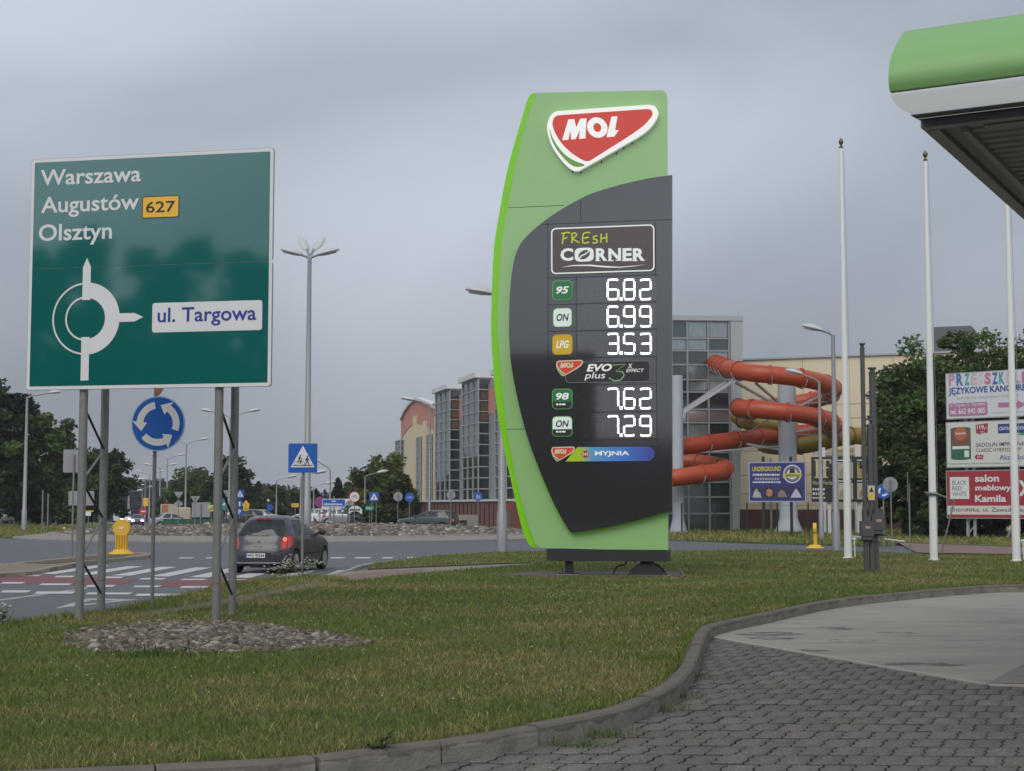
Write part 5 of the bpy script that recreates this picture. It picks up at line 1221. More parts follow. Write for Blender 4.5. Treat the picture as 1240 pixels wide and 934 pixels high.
cur = [PF(px, py, -.06) for px, py in ((485.6, 532), (490, 524), (495, 518), (500, 514), (505, 512), (513, 514.5), (523, 519.5), (527, 523))]
arch2 = [PF(px, py, -.06) for px, py in ((485.6, 508.5), (490, 497.5), (495, 490.5), (500, 485.5), (504, 484.5), (512, 487), (520, 490.5), (527, 495))]
b = MB(); b.prism(cur + arch2[::-1], -.06, -.005); b.build('gable_panel', M_salm, LB)
b = MB(); P_ = [PF(px, py, -.2) for px, py in ((485, 507.5), (490, 496.5), (495, 489.5), (500, 484.5), (504, 483.3), (512, 486), (520, 489.5), (528, 494))]
b.ring(P_ + [(p[0], p[1] - .05) for p in P_[::-1]], P_ + [(p[0], p[1] - .28) for p in P_[::-1]], -.25, .5) if False else None
for p, q in zip(P_, P_[1:]): b.bar((p[0], 0.1, p[1]), (q[0], 0.1, q[1]), .8, .3)
b.build('gable_coping', M_roofw, LB)
for q0, q1, tp in ((501, 509.7, 530), (514, 522.8, 527)):
    o, xa, xb, z = wallbox('window_strip', M_gl, q0, q1, tp, 607, -.1, .09)
    b = MB()
    for i in range(3): b.box(xa + (xb - xa) * i / 2, -.12, z / 2 + 1.2, .09, .06, z - 2.4)
    for i in range(11): b.box((xa + xb) / 2, -.12, 2.4 + (z - 2.4) * i / 10, xb - xa, .05, .08)
    b.build('mullions', M_mull, o)
for q0, q1, tp in ((499.3, 501, 504), (511.3, 513.2, 510), (525.3, 527.2, 505)): wallbox('pilaster', M_cream, q0, q1, tp, 607, -.35, .34)
o_ = [PF(px, py, -.5) for px, py in ((489.3, 598), (490.2, 586), (492, 577.5), (494, 586), (494.8, 598), (493.8, 608), (492, 617), (490.2, 608))]
b = MB(); b.prism(catmull(o_, 3, True), -.5, -.36); orn = b.build('pointed_ornament', M_ornb, LB); c_ = np.mean(np.array(o_), 0)
b = MB(); b.poly([tuple(c_ + (np.array(p) - c_) * .5) for p in o_], -.51); b.build('ornament_centre', M_brickr, orn)
# long rear wall and roof
b = MB(); b.prism([(sL, 0), (sE, 0), (sE, 11.8), (xg1, 11.8), (xg1, 11), (xg0, 11), (xg0, 9.2), (sL, 9.2)], .45, 14); b.build('rear_block', M_cream, LB)
b = MB(); b.box((xg1 + sE) / 2, 7, 11.95, sE - xg1 + .5, 14.6, .3); b.build('flat_roof', M_mull, LB)
def bay(q_far, q_near, ptop, off, cols, cap=True, side=True, z_=None):
    a, c_ = PF(q_far, 560, off)[0], PF(q_near, 560, off)[0]; z = z_ or PF(q_near, ptop, off)[1]
    x0, x1 = sorted((a, c_))
    b = MB(); b.box((x0 + x1) / 2, off / 2 + .1, z / 2 + 1.2, x1 - x0, -off + .2 - .06, z - 2.4); gb = b.build('glass_bay', M_gl, LB)
    b = MB()
    for i in range(cols + 1): b.box(x0 + (x1 - x0) * i / cols, off - .01, z / 2 + 1.2, .10, .12, z - 2.4)
    nr = 11
    for i in range(nr + 1): b.box((x0 + x1) / 2, off, 2.4 + (z - 2.4) * i / nr, x1 - x0 + .08, .1, .10)
    for i in range(nr + 1): b.box(x1 + .02, off / 2, 2.4 + (z - 2.4) * i / nr, .1, -off, .10)
    b.box(x1 + .02, -.06, z / 2 + 1.2, .1, .14, z - 2.4)
    b.build('mullions', M_mull, gb)
    if side:
        b = MB(); b.prism([(off + .08, 2.45), (-.12, 2.45), (-.12, z - .06), (off + .08, z - .06)], 0, .03)
        b.v = [(x1 - .025 + q[1], q[0], q[2]) for q in b.v]; b.f = [f[::-1] for f in b.f]; b.build('side_glazing', M_gld, gb)
        b = MB(); rg = np.random.default_rng(int(q_near))
        for i in range(nr):
            if i in (7, 8, 9) : b.box(x1 + .012, off / 2 + .02, 2.4 + (z - 2.4) * (i + .5) / nr, .01, -off - .3, (z - 2.4) / nr - .3)
        b.build('inner_panels', pm('inner_brown', (.10, .058, .038), .7, var=.5, scale=1.5), gb)
    if cap: b = MB(); b.box((x0 + x1) / 2, off / 2 - .1, z + .28, x1 - x0 + .5, -off + .6, .42); b.build('bay_roof', M_roofw, LB)
    return x0, x1, z
bay(560, 579.3, 458.6, -1.15, 3); bay(527.5, 544.6, 472, -1.15, 3); bay(479, 485.2, 533, -.4, 2, False, False)
xq = PF(601, 560, -1.15)[0]
bay(600, 613, 480, -1.15, 3, True, False, 12.3)
b = MB()
for q0, q1 in ((545.5, 557), (594, 600)): pass
xa, xb = PF(557, 560, -.2)[0], PF(559.8, 560, -.2)[0]; b.box((xa + xb) / 2, -.1, 6.5, abs(xb - xa), .3, 8.0); xa, xb = PF(592.5, 560, -.2)[0], PF(600, 560, -.2)[0]; b.box((xa + xb) / 2, -.1, 5.2, abs(xb - xa), .3, 9.6); b.build('grey_pilaster', M_mull, LB)
b = MB(); xa, xb = PF(557, 560, -.2)[0], PF(559.8, 560, -.2)[0]; b.box((xa + xb) / 2, -.12, 10.9, abs(xb - xa) + .1, .34, 2.2); xa, xb = PF(592.5, 560, -.2)[0], PF(600, 560, -.2)[0]; b.box((xa + xb) / 2, -.12, 10.9, abs(xb - xa), .34, 2.6); b.build('salmon_pilaster_head', M_salm, LB)
b = MB(); s0 = PF(476.5, 600, -1.9)[0]; b.prism([(s0, -.2), (sE, -.2), (sE, 2.25), (s0, 2.25)], -1.9, .3); b.build('brick_base', M_brickr, LB)
b = MB(); b.prism([(s0 - .1, 2.26), (sE, 2.26), (sE, 2.42), (s0 - .1, 2.42)], -2.05, .3); b.build('base_coping', M_roofw, LB)
for i in range(34):
    x = s0 + 1.6 * i + .5
    if x < sE: b = MB(); b.box(x, -1.93, 1.0, .09, .06, 2.1); b.build('base_strip', M_dark, LB)
b = MB(); b.box(0, 0, .55, 2.0, 1.0, 1.1); cb = b.build('concrete_box', M_conc, None, None, (xt(563, 630, 112), 112, -.15)); tag(cb, 'low concrete box standing at the tail of the dark green estate car', 'concrete box')
b = MB(); b.box(-.3, -.51, .45, .9, .03, .55); b.build('opening', M_blk, cb)

# ---- cream hall (right) -----------------------------------------------------
PH = Plane(at(890, 610, 108.0), radians(-22)); PH.O = (PH.O[0], PH.O[1], -.25)
HL = thing('sports_hall', 'large windowless cream hall with a dark brick base behind the orange water slide', 'building', PH.O, PH.yaw)
zt_ = (PH(890, 437, 0)[1] + PH(1110, 429, 0)[1]) / 2
xa, xb = -11.5, 46
zbk = PH(950, 617, -.08)[1]
b = MB(); b.prism([(xa, -.2), (xb, -.2), (xb, zt_), (xa, zt_)], 0, 30); b.build('wall', M_cream2, HL)
b = MB(); b.prism([(xa, -.2), (16.5, -.2), (16.5, zbk), (xa, zbk)], -.10, -.003); b.build('brick_base', M_brick, HL)
b = MB(); b.box((xa + xb) / 2, 15, zt_ + .06, xb - xa + .3, 30.3, .12); b.build('roof_edge', M_mull, HL)
b = MB()
for py in (598, 575, 545, 507, 490): z = PH(1000, py, 0)[1]; b.prism([(xa, z - .02), (xb, z - .02), (xb, z + .02), (xa, z + .02)], -.012, -.002)
for x in np.arange(xa + 4, xb, 6.2): b.box(x, -.008, zt_ / 2 + 1, .03, .012, zt_ - 2.2)
b.build('panel_joints', pm('joint_tan', (.24, .20, .14), .8, var=0), HL)
c_ = at(1156, 409, 108); b = MB(); b.box(0, 0, 0, 44 * 108 / F, 3, 22 * 108 / F + 1.6); 
rf = b.build('roof_unit', pm('unit_slate', (.085, .09, .10), .6, var=.1), HL); iv = Matrix.Translation(HL.location) @ Matrix.Rotation(PH.yaw, 4, 'Z'); rf.location = iv.inverted() @ Vector(c_); rf.location.z -= .8
b = MB(); b.tube([(2.6, -.14, 0), (2.6, -.14, 5.2)], .09, 8); b.build('downpipe', M_mull, HL)
# posts of a mesh fence in front of the hall
b = MB(); q = [xt(x_, 640, 90) for x_ in (828, 869, 908, 945, 983, 1020)]
fx = q; f0 = thing('mesh_fence', 'low open fence of thin black posts in front of the dark brick base', 'fence', (fx[0], 91, -.05))
for x_ in fx: b = MB(); b.tube([(x_ - fx[0], 0, -.1), (x_ - fx[0], 0, zt(608, 90))], .05, 6); b.build('fence_post', M_dark, f0)
b = MB()
for z_ in (.1, 1.7): b.tube([(0, 0, z_), (fx[-1] - fx[0], 0, z_)], .008, 4)
b.build('fence_wire', M_dark, f0)

# ---- glass slide tower ------------------------------------------------------
PT = Plane(at(850, 610, 101.0), radians(5)); PT.O = (PT.O[0], PT.O[1], -.2)
TW = thing('slide_tower', 'glazed grid tower from which the orange water slide starts', 'tower', PT.O, PT.yaw)
tl, tr = PT(770, 560, 0)[0], PT(884, 560, 0)[0]; ztw = PT(850, 389, 0)[1]; cw_ = (tr - PT(800, 560, 0)[0]) / 3.3
M_tgl = pm('tower_glazing', (0.055, 0.07, 0.072), .07, metal=.45, var=.6, scale=.55, detail=4, spec=.7)
b = MB(); b.prism([(tl, .2), (tr, .2), (tr, ztw), (tl, ztw)], 0, 2.6); tb_ = b.build('glazing', M_tgl, TW)
rows = [389, 410, 425, 442, 460, 475, 496, 512, 530, 548, 566, 584, 602, 622]
b = MB(); zr = [PT(850, r, 0)[1] for r in rows]; cx_ = [tr - cw_ * i for i in range(6)]
for x in cx_: b.box(x, -.04, ztw / 2, .12, .14, ztw)
for z in zr: b.box((tl + tr) / 2, -.03, z, tr - tl, .12, .11)
b.build('mullions', pm('tower_mullion', (.24, .25, .25), .5, metal=.3, var=.1), tb_)
rg = np.random.default_rng(4)
for i in range(5):
    for j in range(len(rows) - 1):
        xa_, xb_ = cx_[i + 1] + .1, cx_[i] - .1; za, zb_ = zr[j + 1] + .09, zr[j] - .09; u = rg.uniform()
        tgt = ('solid_panel', pm('tower_panel', (.30, .285, .25), .7, var=.1)) if (i == 0 and j in (3, 4)) else (('bright_pane', pm('bright_pane', (.40, .37, .36), .08, metal=.7, var=.4, scale=.6)) if j == 6 else ('pale_pane', pm('pale_pane', (.20, .23, .23), .15, metal=.5, var=.5, scale=2.5, stretch=(3, 1, .6))) if u > .68 else ('dark_pane', M_gld) if u < .4 else None)
        if tgt: b = MB(); b.poly([(xa_, za), (xb_, za), (xb_, zb_), (xa_, zb_)], -.008); b.build(tgt[0], tgt[1], tb_)
b = MB(); b.prism([(tr + .08, 0), (tr + .55, 0), (tr + .95, ztw + .25), (tr + .1, ztw + .25)], -.15, 2.6); b.build('side_fin', M_mull, TW)
b = MB(); b.box((tl + tr) / 2 + .3, 1.25, ztw + .18, tr - tl + 1.3, 2.9, .32); b.build('tower_roof', M_mull, TW)

# ---- water slides -----------------------------------------------------------
M_or = pm('orange_fibreglass', (0.36, 0.058, 0.020), .38, var=.2, scale=1.2, grime=.6, gscale=1.4, gcol=(.24, .05, .028), spec=.35)
M_or2 = pm('orange_flange', (0.33, 0.055, 0.022), .45, var=.1)
M_yl = pm('yellow_fibreglass', (0.22, 0.145, 0.016), .5, var=.2, scale=1.2, grime=.4, gcol=(.13, .085, .02))
M_col = pm('column_grey', (0.36, 0.385, 0.42), .6, var=.08, scale=1.0, grime=.2, gcol=(.25, .26, .28))
M_brc = pm('brace_grey', (0.36, 0.37, 0.38), .5, metal=.2, var=.1)
SP = [(866, 440, 101.4), (873, 443, 98), (884, 447, 93.8), (912, 452, 91.9), (945, 455, 91.6), (975, 459, 91.9), (999, 465, 93.3), (1009, 472, 95.6), (1001, 480, 97.9), (978, 486, 98.9), (945, 491, 99), (915, 494, 98.3), (899, 495, 96.6), (894, 494, 94.4), (905, 495, 92.6), (940, 498, 91.7), (972, 502, 91.9), (999, 508, 93.3), (1009, 514, 95.6), (1002, 520, 97.7), (978, 524, 98.4), (945, 526.5, 98.2), (900, 532, 96.6), (858, 537, 95.2), (815, 542, 94.5), (770, 547, 94.6), (735, 550, 95.8), (722, 552, 97.8), (740, 554, 99.2), (780, 556, 99), (815, 558, 98.2), (850, 561, 97.4), (872, 565, 96.2), (879, 569, 94.6), (868, 572, 93.2), (845, 575, 92.5), (815, 579, 92.2), (770, 585, 92.4), (735, 590, 93)]
W_ = catmull([at(*p) for p in SP], 5)
o0 = (16.9, 95.0, -.05)
SL = thing('water_slide', 'orange tube water slide winding round grey columns in front of the cream hall', 'water slide', o0)
loc = lambda P: [(p[0] - o0[0], p[1] - o0[1], p[2] - o0[2]) for p in P]
WL = loc(W_); b = MB(); b.tube(WL, .54, 16); b.build('slide_tube', M_or, SL, 60)
acc = 0; nxt = .3; fl = []
for i in range(1, len(WL) - 1):
    acc += (Vector(WL[i]) - Vector(WL[i - 1])).length
    if acc >= nxt:
        d = (Vector(WL[i + 1]) - Vector(WL[i - 1])).normalized(); p = Vector(WL[i]); fl.append((p, d)); nxt += 2.1
for p, d in fl:
    b = MB(); b.tube([p - d * .05, p + d * .05], .61, 16); b.build('flange', M_or2, SL, 50)
    b = MB(); pts = []
    sd_ = d.cross(Vector((0, 0, 1))).normalized()
    for a in range(-80, 81, 20): pts.append(p + d * .1 + sd_ * (.62 * sin(radians(a))) - Vector((0, 0, .62 * cos(radians(a)))))
    b.tube(pts, .035, 5); b.build('cradle', M_brc, SL)
for px, wd, py0, D in ((954.5, 22, 453, 95.2), (821, 14, 454, 93.6)):
    X = xt(px, 600, D) - o0[0]; z1_ = zt(py0, D); w_ = wd * D / F / 2; b = MB(); b.lathe([(w_ * 1.6, -.1), (w_ * 1.55, .1), (w_ * 1.08, .75), (w_, .9), (w_, z1_), (w_ * .4, z1_ + .02)], 20, (X, D - o0[1], 0)); b.build('column', M_col, SL, 50)
def br(p, q, w_): b = MB(); b.bar(loc([at(*p)])[0], loc([at(*q)])[0], w_); b.build('brace', M_brc, SL)
for p, q, w_ in (((822, 503, 93.6), (886, 463, 93.2), .20), ((822, 500, 93.8), (879, 462, 94.0), .14), ((948, 495, 95), (890, 463, 92.8), .13), ((948, 492, 95), (915, 464, 92.2), .12), ((962, 495, 95), (1000, 476, 94), .13), ((962, 490, 95.2), (1004, 486, 97), .1),
                 ((948, 545, 95), (900, 537, 96.3), .14), ((948, 540, 95.2), (835, 549, 94.8), .08), ((962, 523, 95), (1006, 516, 94.4), .12), ((962, 526, 95), (1000, 527, 96.5), .12), ((948, 508, 95), (905, 504, 93.2), .10), ((900, 528, 96.2), (935, 505, 93), .06)): br(p, q, w_)
SY = [(893, 503, 103.2), (900, 508, 102.4), (910, 512, 102), (925, 515, 101.8), (945, 517, 102), (960, 521, 103.5), (955, 527, 105.5), (930, 531, 106.5), (925, 538, 105), (945, 541, 103), (975, 539, 101.8), (1005, 533, 101.3), (1030, 528, 101.5), (1050, 530, 102.6), (1062, 538, 104.5), (1060, 546, 106.5), (1035, 552, 107), (1010, 556, 106), (1005, 562, 104), (1030, 566, 102.6), (1060, 572, 102.4), (1085, 582, 103), (1092, 592, 105)]
PFz = 0
o1 = (20.0, 92.0, -.05)
YS = thing('water_slide', 'dull yellow tube water slide low behind the orange one', 'water slide', o1)
shift = lambda p: (p[0] * .962, p[1] * .962, EYE + (p[2] - EYE) * .962)
YW = [tuple(np.array(shift(p)) - np.array(o1)) for p in catmull([at(a, b_, c_ + 0) for a, b_, c_ in SY], 5)]
b = MB(); b.tube(YW, .55, 14); b.build('slide_tube', M_yl, YS, 60)
for i in range(5, len(YW) - 4, 11):
    d = (Vector(YW[i + 1]) - Vector(YW[i - 1])).normalized(); p = Vector(YW[i]); b = MB(); b.tube([p - d * .05, p + d * .05], .62, 14); b.build('flange', pm('yellow_flange', (.18, .11, .015), .5, var=.1), YS, 50)
for px, y0 in ((996, 541), (1039, 538)):
    D = 91; X = xt(px, 600, D) - o1[0]; b = MB(); b.box(X, D - o1[1], zt(y0, D) / 2, .34, .34, zt(y0, D)); b.build('column', M_whitep, YS)
b = MB(); b.bar((xt(985, 550, 91) - o1[0], -1, zt(549, 91)), (xt(1050, 550, 91) - o1[0], -1, zt(549, 91)), .16); b.build('beam', M_brc, YS)

# ================================================================ advertising boards
def board_text(mb, P_, st_, q0, pb, q1, pt, yy, bold=0, shear=0):
    a, c_ = P_(q0, pb, 0), P_(q1, pb, 0); mb.text(st_, a[0], a[1], c_[0], P_(q0, pt, 0)[1], yy, bold, shear)
BB = Plane(gnd(1185, 652.5, 0.0), radians(-43)); 
HB = thing('billboard', 'stack of three billboards on grey legs: pastel language school, paint can advert, red furniture shop', 'billboard', BB.O, BB.yaw)
M_bbw = pm('billboard_white', (.52, .53, .55), .6, var=.04); M_bbc = pm('billboard_cream', (.52, .52, .48), .6, var=.04); M_bbr = pm('billboard_red', (.29, .022, .032), .55, var=.06)
wid = 9.0
def bpanel(tl_, bl_, mat, nm):
    x0, z1 = BB(*tl_, 0); _, z0 = BB(*bl_, 0); b = MB(); b.prism([(x0, z0), (x0 + wid, z0), (x0 + wid, z1), (x0, z1)], 0, .1); o = b.build(nm, M_grey, HB)
    i = .05; b = MB(); b.poly([(x0 + i, z0 + i), (x0 + wid - i, z0 + i), (x0 + wid - i, z1 - i), (x0 + i, z1 - i)], -.006); b.build('board_face', mat, o); return o, x0, z0, z1
def part(o, nm, mat, fn): b = MB(); fn(b); return b.build(nm, mat, o)
ZB = lambda a, b_: (1130 + a / 4.245, 430 + b_ / 4.245)
o, x0, z0, z1 = bpanel((1144.6, 452.5), (1145, 508.5), M_bbw, 'top_board')
cols = [(.42, .22, .32), (.05, .13, .33), (.05, .30, .27), (.47, .36, .38), (.52, .47, .45), (.42, .16, .26), (.05, .12, .34), (.04, .25, .30), (.44, .36, .40), (.40, .25, .33), (.36, .14, .28)]
xs_ = [78, 118, 160, 193, 230, 263, 302, 338, 372, 412, 455]
xs_ = xs_ + [500]
for i, ch in enumerate('PRZEDSZKOLE'):
    a = ZB(xs_[i] + 2, 160); c_ = ZB(xs_[i + 1] - 4 if xs_[i + 1] - xs_[i] < 42 else xs_[i] + 37, 98)
    part(o, 'coloured_letter', pm('letter_tint_%d' % i, cols[i], .6, var=0), lambda b: board_text(b, BB, ch, a[0], a[1] - i * .31, c_[0], c_[1] - i * .31, -.012, .05))
part(o, 'blue_lettering', pm('lettering_blue', (.012, .055, .25), .6, var=0), lambda b: board_text(b, BB, 'JĘZYKOWE KANGUREK', *ZB(80, 213), *ZB(508, 169), -.012, .03))
part(o, 'grey_lettering', pm('lettering_grey', (.28, .30, .36), .6, var=0), lambda b: (board_text(b, BB, 'ANGIELSKI HISZPAŃSKI MIGOWY', *ZB(120, 230), *ZB(445, 214), -.012), board_text(b, BB, 'www.jezykowe-przedszkole.pl', *ZB(297, 303), *ZB(500, 293), -.013)))
p, q = BB(*ZB(81, 318), 0), BB(*ZB(279, 240), 0)
pk = part(o, 'pink_plate', pm('board_pink', (.36, .14, .27), .6, var=.03), lambda b: b.poly(rrect(p[0], p[1], q[0], q[1], .1), -.010))
part(pk, 'lettering', M_wsheet, lambda b: (board_text(b, BB, 'ul. Targowa 11, Ostrołęka', *ZB(88, 273), *ZB(268, 250), -.014, .004), board_text(b, BB, 'tel. 662 842 085', *ZB(88, 306), *ZB(268, 278), -.014, .018)))
part(o, 'pink_arrow', pm('board_pink', (.36, .14, .27), .6, var=.03), lambda b: b.poly([BB(*ZB(*p_), 0) for p_ in ((335, 245), (432, 243), (432, 232), (480, 254), (432, 278), (432, 268), (335, 270))], -.011))
o, x0, z0, z1 = bpanel((1145, 511.5), (1145.5, 567), M_bbc, 'middle_board')
M_can = pm('can_green', (.025, .11, .06), .5, var=.15, scale=6)
p, q = BB(*ZB(93, 540), 0), BB(*ZB(192, 370), 0); mx_ = (p[0] + q[0]) / 2; rx = (q[0] - p[0]) / 2
can = part(o, 'paint_can_picture', M_can, lambda b: b.poly(arc(mx_, p[1] + .06, rx, .07, 180, 360, 8) + arc(mx_, q[1] - .06, rx, .07, 0, 180, 8), -.010))
zz = lambda f: p[1] + (q[1] - p[1]) * f
part(can, 'can_garden', pm('can_brown', (.14, .075, .05), .6, var=.6, scale=9), lambda b: b.poly([(mx_ - rx * .9, zz(.42)), (mx_ + rx * .9, zz(.42)), (mx_ + rx * .9, zz(.92)), (mx_ - rx * .9, zz(.92))], -.012))
part(can, 'can_roundel', pm('can_orange', (.42, .10, .05), .6, var=.1), lambda b: b.poly(circle(mx_, zz(.80), rx * .62), -.015))
part(can, 'can_label', M_wsheet, lambda b: (b.text('Sadolin', mx_ - rx * .5, zz(.78), mx_ + rx * .5, zz(.85), -.018, .02), b.poly([(mx_ - rx * .85, zz(.33)), (mx_ + rx * .85, zz(.33)), (mx_ + rx * .85, zz(.42)), (mx_ - rx * .85, zz(.42))], -.0135), b.poly([(mx_ + rx * .35, zz(.08)), (mx_ + rx * .8, zz(.08)), (mx_ + rx * .8, zz(.28)), (mx_ + rx * .35, zz(.28))], -.0137)))
tg_ = part(o, 'price_tag', M_bbr, lambda b: b.poly([BB(*ZB(*p_), 0) for p_ in ((218, 360), (283, 350), (280, 400), (248, 403), (240, 413), (236, 404), (222, 405))], -.010))
part(o, 'volume_tag', M_bbr, lambda b: b.poly([BB(*ZB(*p_), 0) for p_ in ((212, 525), (222, 513), (258, 513), (258, 536), (222, 536))], -.0105))
part(tg_, 'lettering', M_wsheet, lambda b: (board_text(b, BB, '119,-', *ZB(226, 386), *ZB(276, 362), -.013, .03), board_text(b, BB, 'zł/szt.', *ZB(240, 399), *ZB(266, 390), -.0131), board_text(b, BB, '4,5 L', *ZB(226, 531), *ZB(254, 518), -.0132, .02)))
p, q = BB(*ZB(334, 404), 0), BB(*ZB(520, 348), 0)
lg_ = part(o, 'blue_plate', pm('board_blue', (.015, .045, .20), .6, var=.03), lambda b: b.poly([(p[0], p[1]), (q[0], p[1]), (q[0], q[1]), (p[0], q[1])], -.010))
part(lg_, 'lettering', M_wsheet, lambda b: board_text(b, BB, 'CENTRUM BUDOWLANE', *ZB(340, 388), *ZB(515, 370), -.013, .015))
part(o, 'green_underline', pm('board_green', (.05, .25, .10), .6, var=0), lambda b: b.poly([BB(*ZB(*p_), 0) for p_ in ((432, 412), (520, 412), (520, 398), (450, 400))], -.0125))
part(o, 'dark_lettering', pm('lettering_dark', (.035, .035, .035), .6, var=0), lambda b: (board_text(b, BB, 'SADOLIN IMPREGNAT', *ZB(220, 473), *ZB(487, 452), -.012, .006), board_text(b, BB, 'CLASSIC HYBRYDOWY', *ZB(220, 500), *ZB(455, 481), -.0121, .002), board_text(b, BB, 'Produkt biobójczy. Przed użyciem przeczytaj etykietę', *ZB(76, 566), *ZB(420, 556), -.0122)))
part(o, 'navy_lettering', pm('lettering_blue', (.012, .055, .25), .6, var=0), lambda b: board_text(b, BB, 'AkzoNobel', *ZB(342, 540), *ZB(505, 514), -.012, .004))
o, x0, z0, z1 = bpanel((1145.3, 570), (1146, 628), M_bbr, 'bottom_board')
p, q = BB(*ZB(88, 740), 0), BB(*ZB(184, 627), 0)
wb_ = part(o, 'white_plate', M_wsheet, lambda b: b.poly([(p[0], p[1]), (q[0], p[1]), (q[0], q[1]), (p[0], q[1])], -.010))
part(wb_, 'lettering', pm('lettering_dark', (.035, .035, .035), .6, var=0), lambda b: [board_text(b, BB, s_, *ZB(100, y_), *ZB(x_, y_ - 22), -.013, -.003) for s_, y_, x_ in (('BLACK', 668, 172), ('RED', 697, 147), ('WHITE', 726, 172))])
def slab_text(b):
    for s_, q0, yb_, q1, yt_ in (('salon', 216, 653, 340, 616), ('meblowy', 218, 706, 402, 668), ('Kamila', 216, 756, 376, 720)): board_text(b, BB, s_, *ZB(q0, yb_), *ZB(q1, yt_), -.012, .03)
    b.poly([BB(*ZB(*p_), 0) for p_ in ((440, 645), (458, 645), (475, 672), (490, 645), (510, 645), (485, 685), (510, 725), (490, 725), (475, 698), (458, 725), (440, 725), (465, 685))], -.012)
part(o, 'white_lettering', M_wsheet, slab_text)
z_a, z_b = BB(*ZB(76, 820), 0)[1], BB(*ZB(76, 775), 0)[1]
ft_ = part(o, 'address_strip', M_bbc, lambda b: b.poly([(x0 + .05, z_a), (x0 + wid - .05, z_a), (x0 + wid - .05, z_b), (x0 + .05, z_b)], -.010))
part(ft_, 'lettering', pm('lettering_maroon', (.10, .03, .035), .6, var=0), lambda b: board_text(b, BB, 'Ostrołęka, ul. Zawadzkiego', *ZB(86, 812), *ZB(500, 784), -.013, .004))
for k_, (q0, q1) in enumerate(((1172, 1180.5), (1226, 1233))):
    zt1 = BB(1150, 455, 0)[1]
    for q_ in (q0, q1): x = BB(q_, 640, .25)[0]; b = MB(); b.box(x, .28, zt1 / 2 - .1, .12, .12, zt1 - .2); b.build('leg', M_mull, HB)
    xa, xb = BB(q0, 640, .25)[0], BB(q1, 640, .25)[0]; b = MB()
    for i in range(8): z = .2 + .55 * i; b.bar((xa, .28, z), (xb, .28, z + .45), .05)
    b.build('lattice', M_mull, HB)
b = MB(); b.tube([(BB(1227, 600, .1)[0], .2, .9), (BB(1219, 650, -.6)[0], -.6, 0)], .05, 6); b.build('strut', M_galv, HB)
# blue club board
BU = Plane(at(942, 600, 84.0), radians(-24)); BU.O = (BU.O[0], BU.O[1], -.03)
UB = thing('billboard', 'blue club billboard with yellow lettering, a round badge and four small pictures on black posts', 'billboard', BU.O, BU.yaw)
p, q = BU.L([(907, 608), (975.5, 559)], 0); U8 = lambda a, b_: (900 + a / 8.267, 540 + b_ / 8.267)
b = MB(); b.prism([p, (q[0], p[1]), q, (p[0], q[1])], 0, .1); ub = b.build('board', pm('board_rim_lilac', (.30, .31, .42), .5, var=0), UB)
part(ub, 'board_face', pm('club_blue', (.022, .024, .14), .5, var=.3, scale=3), lambda b: b.poly([(p[0] + .06, p[1] + .06), (q[0] - .06, p[1] + .06), (q[0] - .06, q[1] - .06), (p[0] + .06, q[1] - .06)], -.006))
part(ub, 'yellow_lettering', pm('club_yellow', (.48, .44, .05), .5, var=0), lambda b: board_text(b, BU, 'UNDERGROUND', *U8(92, 256), *U8(378, 208), -.014, .03))
def udash(b):
    rg = np.random.default_rng(3)
    for y0, y1, xe in ((280, 300, 368), (356, 372, 380)):
        x = 96
        while x < xe: l = rg.uniform(10, 34); b.poly([BU(*U8(*c_), 0) for c_ in ((x, y1), (min(x + l, xe), y1), (min(x + l, xe), y0), (x, y0))], -.014); x += l + 5
part(ub, 'white_lettering', pm('club_white', (.50, .50, .56), .5, var=0), udash)
def udash2(b):
    rg = np.random.default_rng(6); x = 116
    while x < 352: l = rg.uniform(12, 30); b.poly([BU(*U8(*c_), 0) for c_ in ((x, 344), (x + l, 344), (x + l, 320), (x, 320))], -.014); x += l + 6
part(ub, 'grey_lettering', pm('club_grey', (.30, .27, .24), .5, var=0), udash2)
c_ = BU(*U8(492, 282), 0); rb_ = BU(*U8(570, 282), 0)[0] - c_[0]
bdg = part(ub, 'round_badge', pm('club_white', (.50, .50, .56), .5, var=0), lambda b: b.poly(circle(c_[0], c_[1], rb_ * 1.18), -.014))
part(bdg, 'badge_ring', pm('badge_slate', (.10, .11, .17), .5, var=0), lambda b: b.ring(circle(c_[0], c_[1], rb_ * 1.02), circle(c_[0], c_[1], rb_ * .70), -.018))
part(bdg, 'badge_centre', M_blk, lambda b: b.poly([(c_[0] - rb_ * .38, c_[1] + rb_ * .05), (c_[0] + rb_ * .38, c_[1] + rb_ * .05), (c_[0] + rb_ * .30, c_[1] + rb_ * .62), (c_[0], c_[1] + rb_ * .85), (c_[0] - rb_ * .30, c_[1] + rb_ * .62)], -.0175))
part(bdg, 'badge_band', pm('club_yellow', (.48, .44, .05), .5, var=0), lambda b: b.poly([(c_[0] - rb_ * 1.22, c_[1] - rb_ * .5), (c_[0] + rb_ * 1.22, c_[1] - rb_ * .35), (c_[0] + rb_ * 1.15, c_[1] + rb_ * .15), (c_[0] - rb_ * 1.2, c_[1] + rb_ * .05)], -.021))
part(bdg, 'band_lettering', M_blk, lambda b: b.text('UNDERGROUND', c_[0] - rb_ * .95, c_[1] - rb_ * .32, c_[0] + rb_ * .95, c_[1] - rb_ * .05, -.024, .03))
